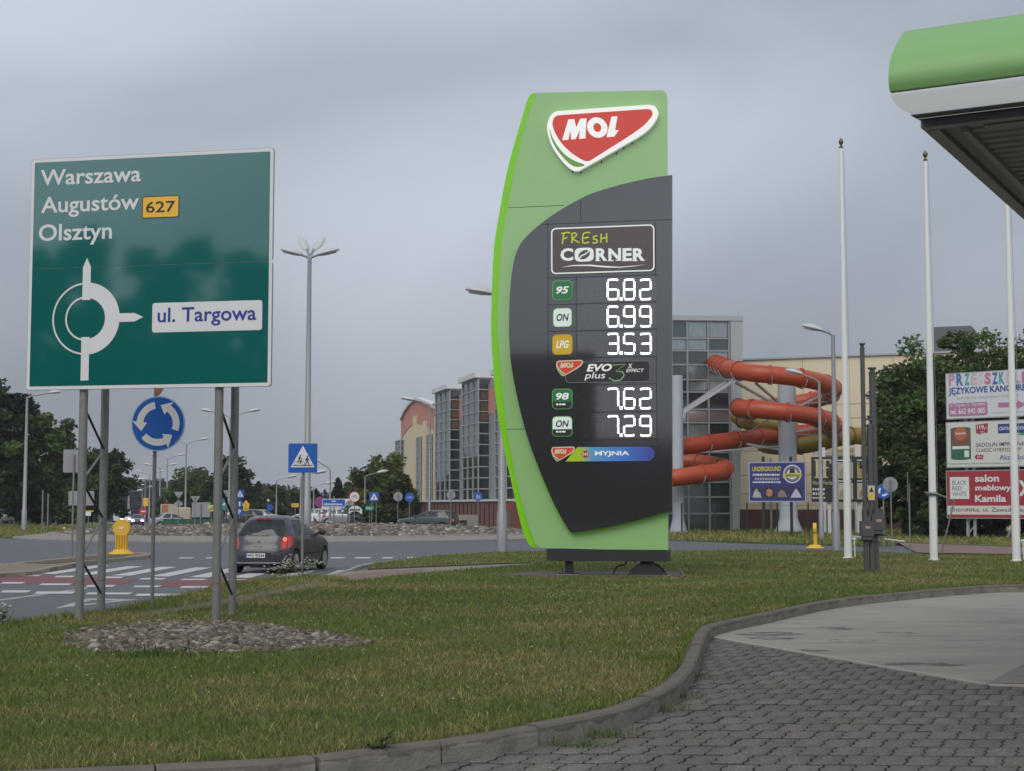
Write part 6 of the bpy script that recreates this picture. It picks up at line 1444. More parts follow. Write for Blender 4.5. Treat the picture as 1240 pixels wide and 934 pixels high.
for i, (xa, xb, kc) in enumerate(((88, 192, (.32, .34, .36)), (212, 314, (.38, .17, .09)), (340, 448, (.20, .15, .13)), (470, 590, (.42, .40, .52)))):
    a = BU(*U8(xa, 524), 0); d_ = BU(*U8(xb, 415), 0); mx_, mz_ = (a[0] + d_[0]) / 2, (a[1] + d_[1]) / 2; w_, h_ = d_[0] - a[0], d_[1] - a[1]
    pic = part(ub, 'small_picture', pm('picture_black_%d' % i, (.02, .02, .04), .5, var=.6, scale=5), lambda b: b.poly([a, (d_[0], a[1]), d_, (a[0], d_[1])], -.014))
    shp = ([(mx_ - w_ * .45, a[1] + .03), (mx_ + w_ * .42, a[1] + .03), (mx_ + w_ * .3, mz_), (mx_ + w_ * .1, mz_ + h_ * .1), (mx_ - .02, d_[1] - .05), (mx_ - w_ * .3, mz_ + h_ * .1)], [(mx_ + w_ * .32 * cos(t) , mz_ + h_ * .38 * sin(t)) for t in np.linspace(0, 2 * pi, 9)[:-1]],
           [(a[0] + .05, a[1] + .05), (d_[0] - .05, a[1] + .05), (mx_ + w_ * .2, mz_ + h_ * .1), (mx_ - w_ * .1, mz_ + h_ * .3), (mx_ - w_ * .4, mz_)], [(a[0] + .03, a[1] + .03), (d_[0] - .03, a[1] + .03), (mx_ + w_ * .25, mz_), (mx_, d_[1] - .06), (mx_ - w_ * .25, mz_)])[i]
    part(pic, 'picture_motif', pm('picture_motif_%d' % i, kc, .5, var=.5, scale=7), lambda b: b.poly(shp, -.018))
for px in (924.5, 958): x = BU(px, 600, .15)[0]; b = MB(); b.box(x, .17, BU(px, 553, .15)[1] / 2, .14, .12, BU(px, 553, .15)[1]); b.build('post', M_blk, UB)
# dark restaurant board with framed pictures
BH = Plane(at(1022, 600, 87.0), radians(-10)); BH.O = (BH.O[0], BH.O[1], -.03)
HF = thing('billboard', 'wide black billboard with cream serif letters and four framed pale pictures, behind the leftmost flagpole', 'billboard', BH.O, BH.yaw)
M_crm = pm('board_cream_letter', (.48, .42, .28), .6, var=0)
p, q = BH.L([(983, 608), (1068, 553)], 0)
b = MB(); b.prism([p, (q[0], p[1]), q, (p[0], q[1])], 0, .12); hb = b.build('board', pm('board_black', (.022, .022, .021), .5, var=.15), HF)
def hf(b):
    f = lambda x, y_: BH(*U8(x, y_), 0)
    def bx_(xa, ya, xb, yb_, k): a = f(xa, yb_); c_ = f(xb, ya); b.poly([(a[0], a[1]), (c_[0], a[1]), (c_[0], c_[1]), (a[0], c_[1])], -.010 - .0006 * k)
    for k, r in enumerate(((728, 138, 752, 318), (712, 135, 768, 146), (712, 310, 768, 322), (752, 214, 800, 228), (800, 138, 828, 318), (786, 135, 878, 148), (786, 310, 846, 322), (828, 212, 856, 226), (866, 135, 880, 178))): bx_(*r, k)
part(hb, 'large_lettering', M_crm, hf)
part(hb, 'name_lettering', M_crm, lambda b: board_text(b, BH, 'Hindu Fertis', *U8(696, 390), *U8(890, 350), -.01, .01))
def hdash(b):
    rg = np.random.default_rng(2)
    for y0, y1 in ((424, 446), (468, 492), (514, 530)):
        x = 694
        while x < 812: l = rg.uniform(10, 30); b.poly([BH(*U8(*c_), 0) for c_ in ((x, y1), (x + l, y1), (x + l, y0), (x, y0))], -.01); x += l + 8
part(hb, 'small_lettering', M_wsheet, hdash)
for i, (xa, xb, ya, yb_) in enumerate(((945, 1098, 165, 325), (1142, 1300, 165, 325), (945, 1098, 372, 535), (1142, 1300, 372, 535))):
    a = BH(*U8(xa, yb_), 0); d_ = BH(*U8(xb, ya), 0)
    pic = part(hb, 'framed_picture', pm('menu_picture_%d' % i, ((.40, .36, .26), (.42, .32, .14), (.46, .44, .34), (.44, .40, .36))[i], .6, var=.3, scale=1.5), lambda b: b.poly([a, (d_[0], a[1]), d_, (a[0], d_[1])], -.01))
    part(pic, 'picture_caption', M_wsheet, lambda b: b.poly([(a[0], d_[1] + .08), (d_[0] - .1, d_[1] + .08), (d_[0] - .1, d_[1] + .15), (a[0], d_[1] + .15)], -.012))
    part(pic, 'picture_motif', pm('menu_motif_%d' % i, ((.26, .24, .16), (.36, .24, .06), (.30, .26, .16), (.36, .22, .12))[i], .6, var=.4, scale=4), lambda b: b.poly([(a[0] + .1, a[1] + .1), (a[0] + .5, a[1] + .12), (a[0] + .62, a[1] + .4), (a[0] + .3, a[1] + .6), (a[0] + .12, a[1] + .42)], -.014))
for px in (1004, 1040): x = BH(px, 600, .2)[0]; b = MB(); b.box(x, .22, BH(px, 556, .2)[1] / 2, .2, .16, BH(px, 556, .2)[1]); b.build('post', M_whitep, HF)

# ================================================================ petrol station canopy (upper right)
CO = at(1115, 155, 13.0); yawc = radians(-28.5)
PC = thing('station_canopy', 'petrol station canopy with a rounded green fascia and dark ribbed underside', 'canopy', (CO[0], CO[1], 0), yawc)
M_cg = pm('canopy_green', (0.19, 0.36, 0.13), .42, var=.05, scale=.8, spec=.3, grime=.12, gscale=1.5, gcol=(.17, .32, .12), stretch=(4, 1, .3))
M_cw = pm('canopy_white', (0.66, 0.68, 0.70), .35, var=.04, grime=.12, gcol=(.5, .5, .48), emit=(.9, .95, 1), estr=.30)
M_beam = pm('canopy_beam', (0.12, 0.125, 0.145), .4, var=.12, scale=1.5, coat=.2)
M_soff = pm('canopy_soffit', (0.26, 0.24, 0.20), .7, var=.15)
zb0 = CO[2]
def dz(py, o_): return zt(py, 13.0 - .879 * o_)
prof = [(.50, dz(38, .5)), (.80, dz(55, .8)), (.99, dz(72, .99)), (1.05, dz(87, 1.05)), (1.055, dz(100, 1.055)), (1.03, dz(110.5, 1.03))]
prof = [tuple(p) for p in catmull(prof, 4)]
zW = dz(113.2, 1.02)
pw = [tuple(p) for p in catmull([(1.02, zW), (.98, zW - .025), (.84, zW - .045), (.62, zW - .045), (.36, zW - .02)], 4)]
Lc = 14.0; zt1 = prof[0][1]
def extr(P_, close, nm, mat):
    b = MB(); n = len(P_); V = [(0, -o_, z) for o_, z in P_] + [(Lc, -o_, z) for o_, z in P_]
    m = n if close else n - 1
    b.add(V, [(i, (i + 1) % n, (i + 1) % n + n, i + n) for i in range(m)] + ([tuple(range(n - 1, -1, -1)), tuple(range(n, 2 * n))] if close else [])); return b.build(nm, mat, PC, 40)
extr(prof + [(.70, prof[-1][1]), (.2, prof[-1][1] + .05), (.2, zt1)], True, 'green_fascia', M_cg)
extr(pw + [(.12, pw[-1][1] + .01), (.12, zW + .06)], True, 'white_band', M_cw)
extr([(.99, dz(110.9, 1.03)), (.99, dz(112.9, 1.02)), (.5, dz(112.9, 1.02)), (.5, dz(110.9, 1.03))], True, 'fascia_joint', M_blk)
extr([(.345, zW - .03), (.02, zW - .0), (.02, zW + .1), (.11, zW + .1)], True, 'shadow_gap', M_blk)
zt2 = dz(141.5, 0)
b = MB(); b.prism([(0, zb0), (Lc, zb0), (Lc, zt2), (0, zt2)], 0, .12)
for x in (1.2, 4.5, 7.8): b.box(x, -.003, (zb0 + zt2) / 2, .012, .01, zt2 - zb0 - .01)
b.build('edge_beam', M_beam, PC)
b = MB(); b.box(.06, 7.1, (zb0 + zt2) / 2, .12, 13.9, zt2 - zb0 - .004); b.build('side_beam', M_beam, PC)
b = MB(); b.box(.21, 7, zb0 + .06, .17, 13.6, .02); b.build('soffit_border', M_soff, PC)
b = MB(); b.box(.33, 7, zb0 + .02, .06, 13.6, .10); b.box(7, .20, zb0 + .03, 13, .1, .08); b.build('soffit_rail', M_beam, PC)
b = MB(); V = []; xs_ = []; x = .14; i = 0
while x < 13.9:
    xs_ += [(x, .02), (x + .13, .02), (x + .135, .10), (x + .215, .10), (x + .22, .02)]; x += .22
V = [(.36, y_, zb0 + z_) for y_, z_ in xs_] + [(Lc - .1, y_, zb0 + z_) for y_, z_ in xs_]; n = len(xs_)
b.add(V, [(i, i + 1, i + 1 + n, i + n) for i in range(n - 1)]); b.build('ribbed_soffit', M_soff, PC)
b = MB(); b.box(Lc / 2, 7, (zb0 + zt1) / 2 + .1, Lc - .02, 13.8, zt1 - zb0 - .35); b.build('roof_deck', M_beam, PC)
b = MB(); b.box(6.5, 3.0, zb0 / 2 - .05, .4, .4, zb0 + .1); b.build('column', M_cw, PC)
HAZE = 0.00026
# ================================================================ trees
M_bark = pm('bark', (0.075, 0.058, 0.045), .9, var=.3, scale=6, bump=.6, bscale=20)
M_leaf = attr_mat('leaf', .6, .4, .35)
def leaves(C, R, per, size, col, rng, droop=0.0, flat=1.0, cvar=.30):
    """leaf quads scattered in clumps: C clump centres, R clump radii"""
    n = len(C) * per
    ci = np.repeat(np.arange(len(C)), per)
    d = rng.standard_normal((n, 3)); d /= np.linalg.norm(d, axis=1)[:, None]
    P = C[ci] + d * (R[ci] * rng.uniform(0, 1, n) ** .45)[:, None] * np.array([1, 1, flat]); P[:, 2] -= droop * rng.uniform(0, 1, n) ** 2
    a = rng.standard_normal((n, 3)); a[:, 2] *= .6; a /= np.linalg.norm(a, axis=1)[:, None]
    b = np.cross(a, rng.standard_normal((n, 3))); b /= np.linalg.norm(b, axis=1)[:, None]
    s = size * rng.lognormal(0, .3, n)[:, None]
    V = np.stack([P - a * s, P + b * s * .55, P + a * s, P - b * s * .55], 1)
    kc = rng.lognormal(0, cvar, len(C))[:, None] * (1 + rng.normal(0, .07, (len(C), 3)))
    c = np.array(col)[None] * kc[ci] * rng.lognormal(0, .22, (n, 1)) * (1 + rng.normal(0, .06, (n, 3)))
    return V.reshape(-1, 3), np.arange(n * 4).reshape(n, 4), np.clip(c, .004, .4)
def tree(name, label, base, h, rx, col, seed, ncl=70, per=120, leaf=.14, low=.18, group=None, shape=1.0, droop=0.0, extra=None, kc=.22):
    rng = np.random.default_rng(seed); t_ = thing(name, label, 'tree', base, 0, group)
    cz = h * (low + (1 - low) / 2); rz = h * (1 - low) / 2
    u = rng.standard_normal((ncl, 3)); u /= np.linalg.norm(u, axis=1)[:, None]; r = rng.uniform(.25, 1.0, ncl) ** .5
    C = u * r[:, None] * np.array([rx, rx, rz]) * rng.uniform(.74, 1.16, (ncl, 1))
    C[:, :2] *= (1 - .35 * shape * np.clip(C[:, 2:3] / rz, -1, 1)); C[:, 2] += cz
    if extra is not None: C = np.concatenate([C, np.array(extra, float)])
    R = rx * kc * rng.uniform(.7, 1.5, len(C))
    R = np.minimum(R, np.maximum(.25, C[:, 2] - .1)); 
    V, Fq, c = leaves(C, R, per, leaf, col, rng, droop, .8)
    V[:, 2] = np.maximum(V[:, 2], .05)
    mesh_np('crown', V, Fq, M_leaf, t_, c)
    b = MB(); tr_ = max(.09, h * .022); b.tube([(0, 0, -.2), (.05, 0, h * .25), (-.05, .05, h * .55), (0, 0, h * .85)], [tr_ * 1.3, tr_, tr_ * .6, tr_ * .15], 8)
    for k in range(0, min(len(C), 26)):
        p = C[k]; z0 = max(h * .15, min(p[2] * .6, h * .6)); b.tube([(0, 0, z0), (p[0] * .5, p[1] * .5, (z0 + p[2]) / 2 + .1), tuple(p)], [tr_ * .35, tr_ * .2, .015], 5)
    b.build('trunk', M_bark, t_, 60); return t_
def place(px, top, D, pz=None):
    X = xt(px, top, D); z = (float(dip(np.array(X), np.array(D))) - .12) if pz is None else pz
    return (X, D, z), zt(top, D) - z
G1, G2, G3, G4 = (.044, .068, .019), (.068, .102, .025), (.026, .040, .017), (.095, .122, .027)
gR = 'broad-leaved trees behind the billboards'
for px, top, D, rx, col, sd, lb_, ex in ((1116, 418, 80, 2.6, G2, 21, 'leafy green tree whose left branches hang over the cream hall', [(-2.0, 0, 8.2), (-2.3, 0, 7.6), (-1.7, 0, 8.6), (-2.2, .3, 6.6), (-1.9, 0, 5.8), (-2.1, 0, 4.6), (-1.2, 0, 8.4), (-.6, 0, 8.8), (0, 0, 9.1), (.5, 0, 9.2), (.9, 0, 9.0), (.2, .4, 8.3), (-.8, .3, 7.9)]),
                                       (1150, 408, 84, 2.4, G2, 22, 'leafy green tree rising behind the middle flagpole', None), (1205, 396, 82, 2.7, G2, 23, 'leafy green tree rising over the top of the billboards', None), (1258, 394, 82, 2.8, G2, 24, 'leafy green tree at the right edge behind the billboards', None)):
    B, h = place(px, top, D, -.1); tree('broadleaf_tree', lb_, B, h, rx, col, sd, 150, 230, .115, .05, gR, .35, 0, ex)
for px, top, D, rx, sd, lb_ in ((1095, 545, 83, 1.8, 31, 'dark low bush under the trees behind the round grey sign back'), (1128, 560, 79, 1.6, 34, 'dark low bush between the middle flagpole and the billboards'), (1165, 560, 79, 1.8, 32, 'dark low bush behind the legs of the billboard stack'), (1225, 555, 79, 1.9, 33, 'dark low bush behind the right end of the billboards')):
    B, h = place(px, top, D, -.1); tree('bush', lb_, B, h, rx, G1, sd, 60, 110, .14, .0, 'bushes behind the billboards', .2)
gL = 'trees left of the far road'
T1_ = None
for px, top, D, rx, col, sd, lb_, ncl in ((-2, 448, 122, 3.2, G1, 41, 'tall dark tree at the left edge, holding a ball of mistletoe', 150), (62, 494, 132, 3.0, G2, 42, 'rounded mid-green tree behind the two bare posts', 85), (124, 542, 150, 3.2, G1, 43, 'low dark tree beside the far road, right of the big sign post', 110), (92, 560, 158, 3.0, G1, 46, 'dark tree half hidden behind the grey sign backs', 90), (26, 540, 128, 2.6, G1, 47, 'dark tree behind the street lamp on the left verge', 100),
                                     (-44, 470, 128, 3.6, G1, 48, 'dark tree just outside the left edge', 60)):
    B, h = place(px, top, D, -.1); tree('broadleaf_tree', lb_, B, h, rx, col, sd, ncl, 130, .2, .06, gL, .5)
B = at(21, 490, 121.5); bl = MB(); bl.lathe([(.01, -1.0), (.6, -.8), (.95, -.2), (.9, .4), (.5, .9), (.01, 1.05)], 12)
rng = np.random.default_rng(9); V, Fq, c = leaves(np.array([[0, 0, 0.]]), np.array([1.0]), 900, .14, (.016, .021, .012), rng)
tag(mesh_np('mistletoe', V, Fq, M_leaf, None, c), 'dark ball of mistletoe in the tall tree at the left edge', 'mistletoe').location = B
gC = 'trees beyond the roundabout'
for px, top, D, rx, col, sd, lb_, ncl in ((236, 567, 200, 3.4, G2, 51, 'mid-green tree behind the low green panel fence', 90), (277, 555, 190, 3.2, G1, 52, 'dark tree rising behind the third and fourth posts of the big sign', 100), (258, 577, 195, 2.6, G1, 57, 'dark tree between the posts of the big sign', 70), (205, 600, 230, 2.4, G1, 53, 'small dark tree low beside the double-armed lamps', 60), (348, 592, 190, 3.4, G1, 54, 'wide low tree above the roof of the grey car', 80), (462, 554, 150, 3.0, G4, 55, 'pale green willow left of the salmon gable', 130), (444, 578, 156, 2.2, G2, 56, 'loose green tree behind the no-bicycles sign', 70)):
    B, h = place(px, top, D, None if px < 330 else -.15); tree('broadleaf_tree', lb_, B, h, rx, col, sd, ncl, 120, .22, .06, gC, .4, .8 if px == 462 else 0)
# bushes low behind the roundabout
for px, top, D, rx, sd, lb_ in ((452, 612, 140, 3.0, 61, 'dark bush low under the pale green willow'), (400, 610, 175, 3.6, 62, 'dark bush behind the parked cars and the blue direction board'), (325, 612, 170, 3.2, 63, 'dark bush behind the yellow house-shaped board'), (112, 606, 230, 3.4, 64, 'dark bush low under the tree beside the far road'), (70, 608, 150, 3.4, 65, 'dark bush behind the two bare posts'), (15, 605, 160, 3.6, 66, 'dark bush behind the parked cars at the left edge')):
    B, h = place(px, top, D, None if px < 330 else -.15); tree('bush', lb_, B, h, rx, G1, sd, 50, 90, .2, .0, 'bushes beyond the roundabout', .2)
# conifers
def conifer_arrays(base, h, r, rng, col, n):
    t = rng.uniform(0, 1, n) ** .75; z = h * (1 - t * .92); lay = .8 + .2 * np.abs(np.sin(z / h * 26)); rad = r * t * lay * rng.uniform(.25, 1, n) ** .5; a = rng.uniform(0, 2 * pi, n)
    P = np.stack([np.cos(a) * rad, np.sin(a) * rad, z - rad * .25], 1) + np.array(base)
    o = np.stack([np.cos(a), np.sin(a), np.full(n, -.35)], 1); tq = np.stack([-np.sin(a), np.cos(a), np.zeros(n)], 1) + rng.normal(0, .4, (n, 3)); s = (h * .035) * rng.lognormal(0, .3, n)[:, None]
    V = np.stack([P - o * s, P + tq * s * .7, P + o * s * 1.3, P - tq * s * .7], 1).reshape(-1, 3)
    c = np.array(col)[None] * rng.lognormal(0, .3, (n, 1)); return V, np.arange(n * 4).reshape(n, 4), c
rng = np.random.default_rng(71)
for px, top, D, r, lb_ in ((409.5, 579, 175, 2.3, 'pointed dark spruce between the mast and the no-bicycles sign'), (371, 583, 165, 2.6, 'dark spruce just right of the lamp mast'), (313, 583, 230, 3.0, 'dark spruce right of the big sign above the grey car'), (383, 592, 185, 2.6, 'low dark spruce behind the no stopping sign'), (327, 590, 235, 3.0, 'dark spruce left of the single-armed lamp'), (300, 578, 215, 2.8, 'dark spruce just right of the fourth post of the big sign')):
    B, h = place(px, top, D, None if px < 330 else -.15); c_ = thing('spruce_tree', lb_, 'tree', B, 0, 'spruces beyond the roundabout')
    V, Fq, c = conifer_arrays((0, 0, 0), h, r, rng, G3, 2600); mesh_np('crown', V, Fq, M_leaf, c_, c); b = MB(); b.tube([(0, 0, -.2), (0, 0, h * .9)], [.18, .03], 6); b.build('trunk', M_bark, c_)
def forest(name, label, spots, seed, col):
    rng = np.random.default_rng(seed); VV, FF, CC, o = [], [], [], 0
    for (x, y, z, h) in spots:
        V, Fq, c = conifer_arrays((x, y, z), h, h * .2, rng, np.array(col) * rng.lognormal(0, .2), 420); VV.append(V); FF.append(Fq + o); CC.append(c); o += len(V)
    return tag(mesh_np(name, np.concatenate(VV), np.concatenate(FF), M_leaf, None, np.concatenate(CC)), label, 'forest', kind='stuff')
sp_ = []
for i in range(420):
    px = rng.uniform(60, 500); D = rng.uniform(470, 640); top = np.interp(px, [60, 150, 185, 215, 300, 400, 500], [592, 586, 579, 582, 583, 594, 596]) + rng.uniform(-1, 7); X = xt(px, top, D); z = float(dip(np.array(X), np.array(D))) - .2; sp_.append((X, D, z - 1, max(4, zt(top, D) - z + 1)))
forest('forest', 'distant dark conifer wood closing the far road', sp_, 72, (.017, .025, .015))
SHP = thing('unseen_shop_block', 'long dark flat-roofed shop block added out of view to darken the price sign reflection', 'shop', (-20, -30, YARDZ))  # added behind the camera: keeps the lower price sign reflection dark
b = MB(); b.box(0, 0, 2.9, 52, 9, 5.8); b.build('wall', pm('unseen_shop_dark', (.045, .045, .048), .8, var=.1), SHP)
b = MB(); b.box(0, 0, 5.9, 52.6, 9.6, .25); b.build('roof', M_dark, SHP)
for i in range(9): b = MB(); b.box(-20 + 5 * i, 4.52, 1.7, 3.6, .08, 2.6); b.build('window', M_gld, SHP)
# leafy trees added out of view, shaped to be mirrored in the green sign
rng = np.random.default_rng(77); C_ = []; R_ = []
for k_ in range(26):
    u = k_ / 25; X, Y = -31 - 20 * u, -29 + 20 * u; top = 8.5 + 6.5 * abs(sin(k_ * 1.9 + .6)) ** 1.5
    for j in range(26): z = top * rng.uniform(.05, 1) ; C_.append((X + rng.normal(0, 1.3), Y + rng.normal(0, 1.3), z)); R_.append(rng.uniform(.9, 1.7) * (1.15 - .5 * z / top))
V, Fq, c = leaves(np.array(C_), np.array(R_), 46, .42, G1, rng); V[:, 2] = np.maximum(V[:, 2], .02)
tag(mesh_np('unseen_tree_belt', V, Fq, M_leaf, None, c), 'tall leafy tree belt added out of view to break up the green sign reflection', 'trees', kind='stuff')
# ---- weeds ------------------------------------------------------------------
def weed(label, base, h, col, seed, n=60, flowers=0, spread=.12, leaf=.03, spiky=False):
    rng = np.random.default_rng(seed); t_ = thing('weed', label, 'plant', base)
    b = MB(); tips = []
    for k in range(7 if flowers else 4):
        a = rng.uniform(0, 6.28); r = rng.uniform(.2, 1) * spread; hh = h * rng.uniform(.65, 1); p = (cos(a) * r, sin(a) * r, hh); tips.append(p); b.tube([(p[0] * .15, p[1] * .15, -.02), (p[0] * .6, p[1] * .6, hh * .55), p], [.005, .004, .003], 5)
    b.build('stems', pm('weed_stem', (.06, .10, .025), .7, var=.2), t_)
    T_ = np.array(tips); k = rng.integers(0, len(T_), n); f = rng.uniform(.15, 1, n)[:, None]; P = T_[k] * f; P[:, :2] *= f
    if spiky: P = np.stack([rng.normal(0, spread, n), rng.normal(0, spread * .45, n), np.zeros(n)], 1)
    a = rng.uniform(0, 6.28, n); o = np.stack([np.cos(a), np.sin(a), rng.uniform(-.2, .6, n)], 1); q = np.stack([-np.sin(a), np.cos(a), np.zeros(n)], 1); s = leaf * rng.lognormal(0, .3, n)[:, None]; wq = .35
    if spiky: o[:, 2] = rng.uniform(.6, 2.2, n); s = s * .75; wq = .10
    V = np.stack([P, P + o * s + q * s * wq, P + o * s * 2.1, P + o * s - q * s * wq], 1).reshape(-1, 3); c = np.array(col)[None] * rng.lognormal(0, .22, (n, 1)); mesh_np('leaves', V, np.arange(n * 4).reshape(n, 4), M_leaf, t_, c)
    if flowers:
        b = MB()
        for i in range(flowers):
            p = T_[rng.integers(0, len(T_))] * rng.uniform(.75, 1.05); p = p + rng.normal(0, .05, 3); b.lathe([(.001, -.012), (.026, 0), (.022, .014), (.001, .02)], 6, tuple(p))
        b.build('flowers', pm('weed_flower', (.34, .35, .28), .8, var=.1), t_)
wg = gnd(459, 934, YARDZ); weed('tall leafy green weed growing against the near kerb', (wg[0], wg[1], YARDZ), .30, (.055, .105, .018), 1, 120, 0, .07, .03)
for i, (x, y, lb_) in enumerate(((703, 905, 'small weed in the gutter where the kerb starts to bend'), (735, 893, 'green weed tuft in the gutter at the middle of the kerb bend'), (800, 862, 'bright green weed tuft at the inside of the kerb bend'), (818, 846, 'bright green weed clump halfway up the kerb bend'), (833, 822, 'weed tuft below the straight upper part of the kerb'))): weed(lb_, gnd(x, y, YARDZ), .05, (.085, .135, .022), 10 + i, 260, 0, .13, .026, True)
weed('white-flowering weed round the foot of the cyclist crossing sign', gnd(367, 696, 0.0), .34, (.07, .095, .03), 4, 200, 60, .55, .05)
weed('second white-flowering weed left of the cyclist crossing sign', gnd(345, 698, 0.0), .26, (.07, .095, .03), 7, 120, 34, .40, .05)
weed('white-flowering weed at the left edge of the photo beside the road', gnd(5, 757, 0.0), .28, (.07, .095, .03), 5, 60, 14, .2, .05)
weed('dark green weed at the edge of the cobble bed', gnd(183, 797, 0.0), .08, (.06, .095, .02), 6, 300, 0, .28, .045, True)

# ================================================================ vehicles
M_tyre = pm('tyre', (.018, .018, .018), .85, var=.15)
M_rim = pm('wheel_silver', (.42, .43, .44), .35, metal=.6, var=.1)
M_trim = pm('car_trim', (.016, .016, .017), .55, var=.1)
M_cgl = glass_mat('car_glass', (.45, .5, .48), .42)
M_tail = pm('tail_red', (.34, .018, .018), .18, var=.1, coat=.5, emit=(1, .05, .03), estr=.10)
M_taill = pm('tail_lit', (.5, .05, .04), .2, var=0, emit=(1.0, .22, .12), estr=1.1)
M_chrome = pm('chrome', (.6, .6, .6), .15, metal=1, var=0)
M_hl = pm('headlight_lit', (.8, .8, .85), .2, var=0, emit=(.93, .95, 1), estr=9.0)
M_hlo = pm('headlight_off', (.5, .52, .55), .1, metal=.4, var=0)
def paint(n, c, metal=.3, coat=.8): return pm('paint_' + n, c, .34, metal=metal, var=.06, scale=1.5, coat=coat, grime=.12, gscale=2, gcol=tuple(x * .7 + .02 for x in c))
ROWS = {
 'hatch': [(.18, .16, 3.80, .74, 5), (.21, .06, 3.88, .80, 5), (.30, .015, 3.95, .83, 5), (.45, .0, 3.98, .848, 5), (.57, .01, 3.97, .855, 5), (.62, .03, 3.96, .857, 5), (.72, .07, 3.90, .86, 5), (.82, .10, 3.72, .855, 5), (.90, .13, 3.42, .84, 5), (.95, .155, 3.12, .825, 5), (.985, .175, 2.98, .81, 5), (1.06, .225, 2.82, .765, 5.5), (1.18, .315, 2.52, .695, 6), (1.30, .42, 2.20, .62, 6), (1.385, .52, 1.95, .56, 6), (1.425, .59, 1.80, .515, 5), (1.455, .70, 1.68, .45, 4.5), (1.475, .78, 1.52, .38, 4), (1.485, 1.0, 1.3, .18, 3)],
 'estate': [(.18, .16, 4.40, .74, 5), (.22, .06, 4.45, .80, 5), (.34, .0, 4.52, .83, 5), (.50, .0, 4.55, .845, 5), (.62, .03, 4.52, .845, 5), (.75, .05, 4.42, .84, 5), (.84, .07, 4.10, .83, 5), (.90, .09, 3.62, .82, 5), (.95, .12, 3.30, .80, 5), (1.05, .20, 3.08, .76, 5.5), (1.2, .33, 2.72, .70, 6), (1.32, .44, 2.38, .64, 6), (1.39, .52, 2.18, .59, 6), (1.42, .64, 2.0, .50, 5), (1.44, .9, 1.7, .35, 4), (1.445, 1.2, 1.5, .15, 3)],
 'sedan': [(.18, .16, 4.30, .74, 5), (.22, .06, 4.38, .80, 5), (.34, .0, 4.45, .83, 5), (.50, .0, 4.48, .845, 5), (.65, .02, 4.45, .845, 5), (.78, .05, 4.30, .84, 5), (.88, .12, 3.75, .83, 5), (.93, .35, 3.35, .815, 5), (.98, .62, 3.10, .79, 5.5), (1.1, .82, 2.82, .73, 6), (1.22, 1.02, 2.55, .675, 6), (1.33, 1.25, 2.28, .62, 6), (1.39, 1.42, 2.1, .56, 5), (1.42, 1.6, 1.95, .42, 4), (1.43, 1.7, 1.85, .2, 3)],
 'van': [(.22, .12, 5.4, .85, 6), (.28, .04, 5.5, .92, 6), (.45, .0, 5.58, .97, 7), (.7, .0, 5.58, .98, 8), (.95, .0, 5.45, .98, 8), (1.10, .0, 5.15, .975, 8), (1.25, .01, 4.88, .965, 9), (1.5, .015, 4.68, .955, 9), (1.8, .02, 4.42, .94, 9), (2.05, .03, 4.2, .92, 9), (2.25, .05, 3.95, .89, 9), (2.36, .10, 3.75, .82, 7), (2.40, .3, 3.5, .68, 6), (2.42, .6, 3.1, .4, 4)],
}
def car_grid(kind, nz, nphi):
    R = ROWS[kind]; rows = catmull(R, max(2, nz // len(R))) if nz else R
    V = []
    for (z, xr, xf, hw, ex) in rows:
        xc, a = (xr + xf) / 2, (xf - xr) / 2; t = np.linspace(0, 2 * pi, 1441)[:-1]
        # rounded plan outline; corners keep a near-constant radius
        rc = min(.40 if kind != 'van' else .18, hw * .8, a * .8)
        Lx, Ly = 2 * (a - rc), 2 * (hw - rc); q = pi / 2 * rc; bow = .05
        tot = 2 * Lx + 2 * Ly + 4 * q; s = (np.arange(nphi) / nphi) * tot
        seg = np.cumsum([0, Ly, q, Lx, q, Ly, q, Lx, q]); X = np.zeros(nphi); Y = np.zeros(nphi)
        for i in range(8):
            m = (s >= seg[i]) & (s < seg[i + 1] + 1e-9); u = (s[m] - seg[i]); 
            if i == 0: X[m] = a; Y[m] = -hw + rc + u
            elif i == 1: th_ = u / rc; X[m] = a - rc + rc * np.cos(th_); Y[m] = hw - rc + rc * np.sin(th_)
            elif i == 2: X[m] = a - rc - u; Y[m] = hw
            elif i == 3: th_ = pi / 2 + u / rc; X[m] = -a + rc + rc * np.cos(th_); Y[m] = hw - rc + rc * np.sin(th_)
            elif i == 4: X[m] = -a; Y[m] = hw - rc - u
            elif i == 5: th_ = pi + u / rc; X[m] = -a + rc + rc * np.cos(th_); Y[m] = -hw + rc + rc * np.sin(th_)
            elif i == 6: X[m] = -a + rc + u; Y[m] = -hw
            else: th_ = 1.5 * pi + u / rc; X[m] = a - rc + rc * np.cos(th_); Y[m] = -hw + rc + rc * np.sin(th_)
        # bowed ends and sides
        X = X * (1 - (.10 if kind != 'van' else .05) * np.clip(np.abs(Y) / max(hw, .01), 0, 1) ** 2 * (np.abs(X) / a) ** 3 * .6)
        Y = Y * (1 - .07 * (np.abs(X) / a) ** 3)
        V.append(np.stack([X + xc, Y, np.full(nphi, z)], 1))
    return np.array(V)
def lerp_poly(P): return P
def in2(P, x, y): return inpoly(P, x, y)
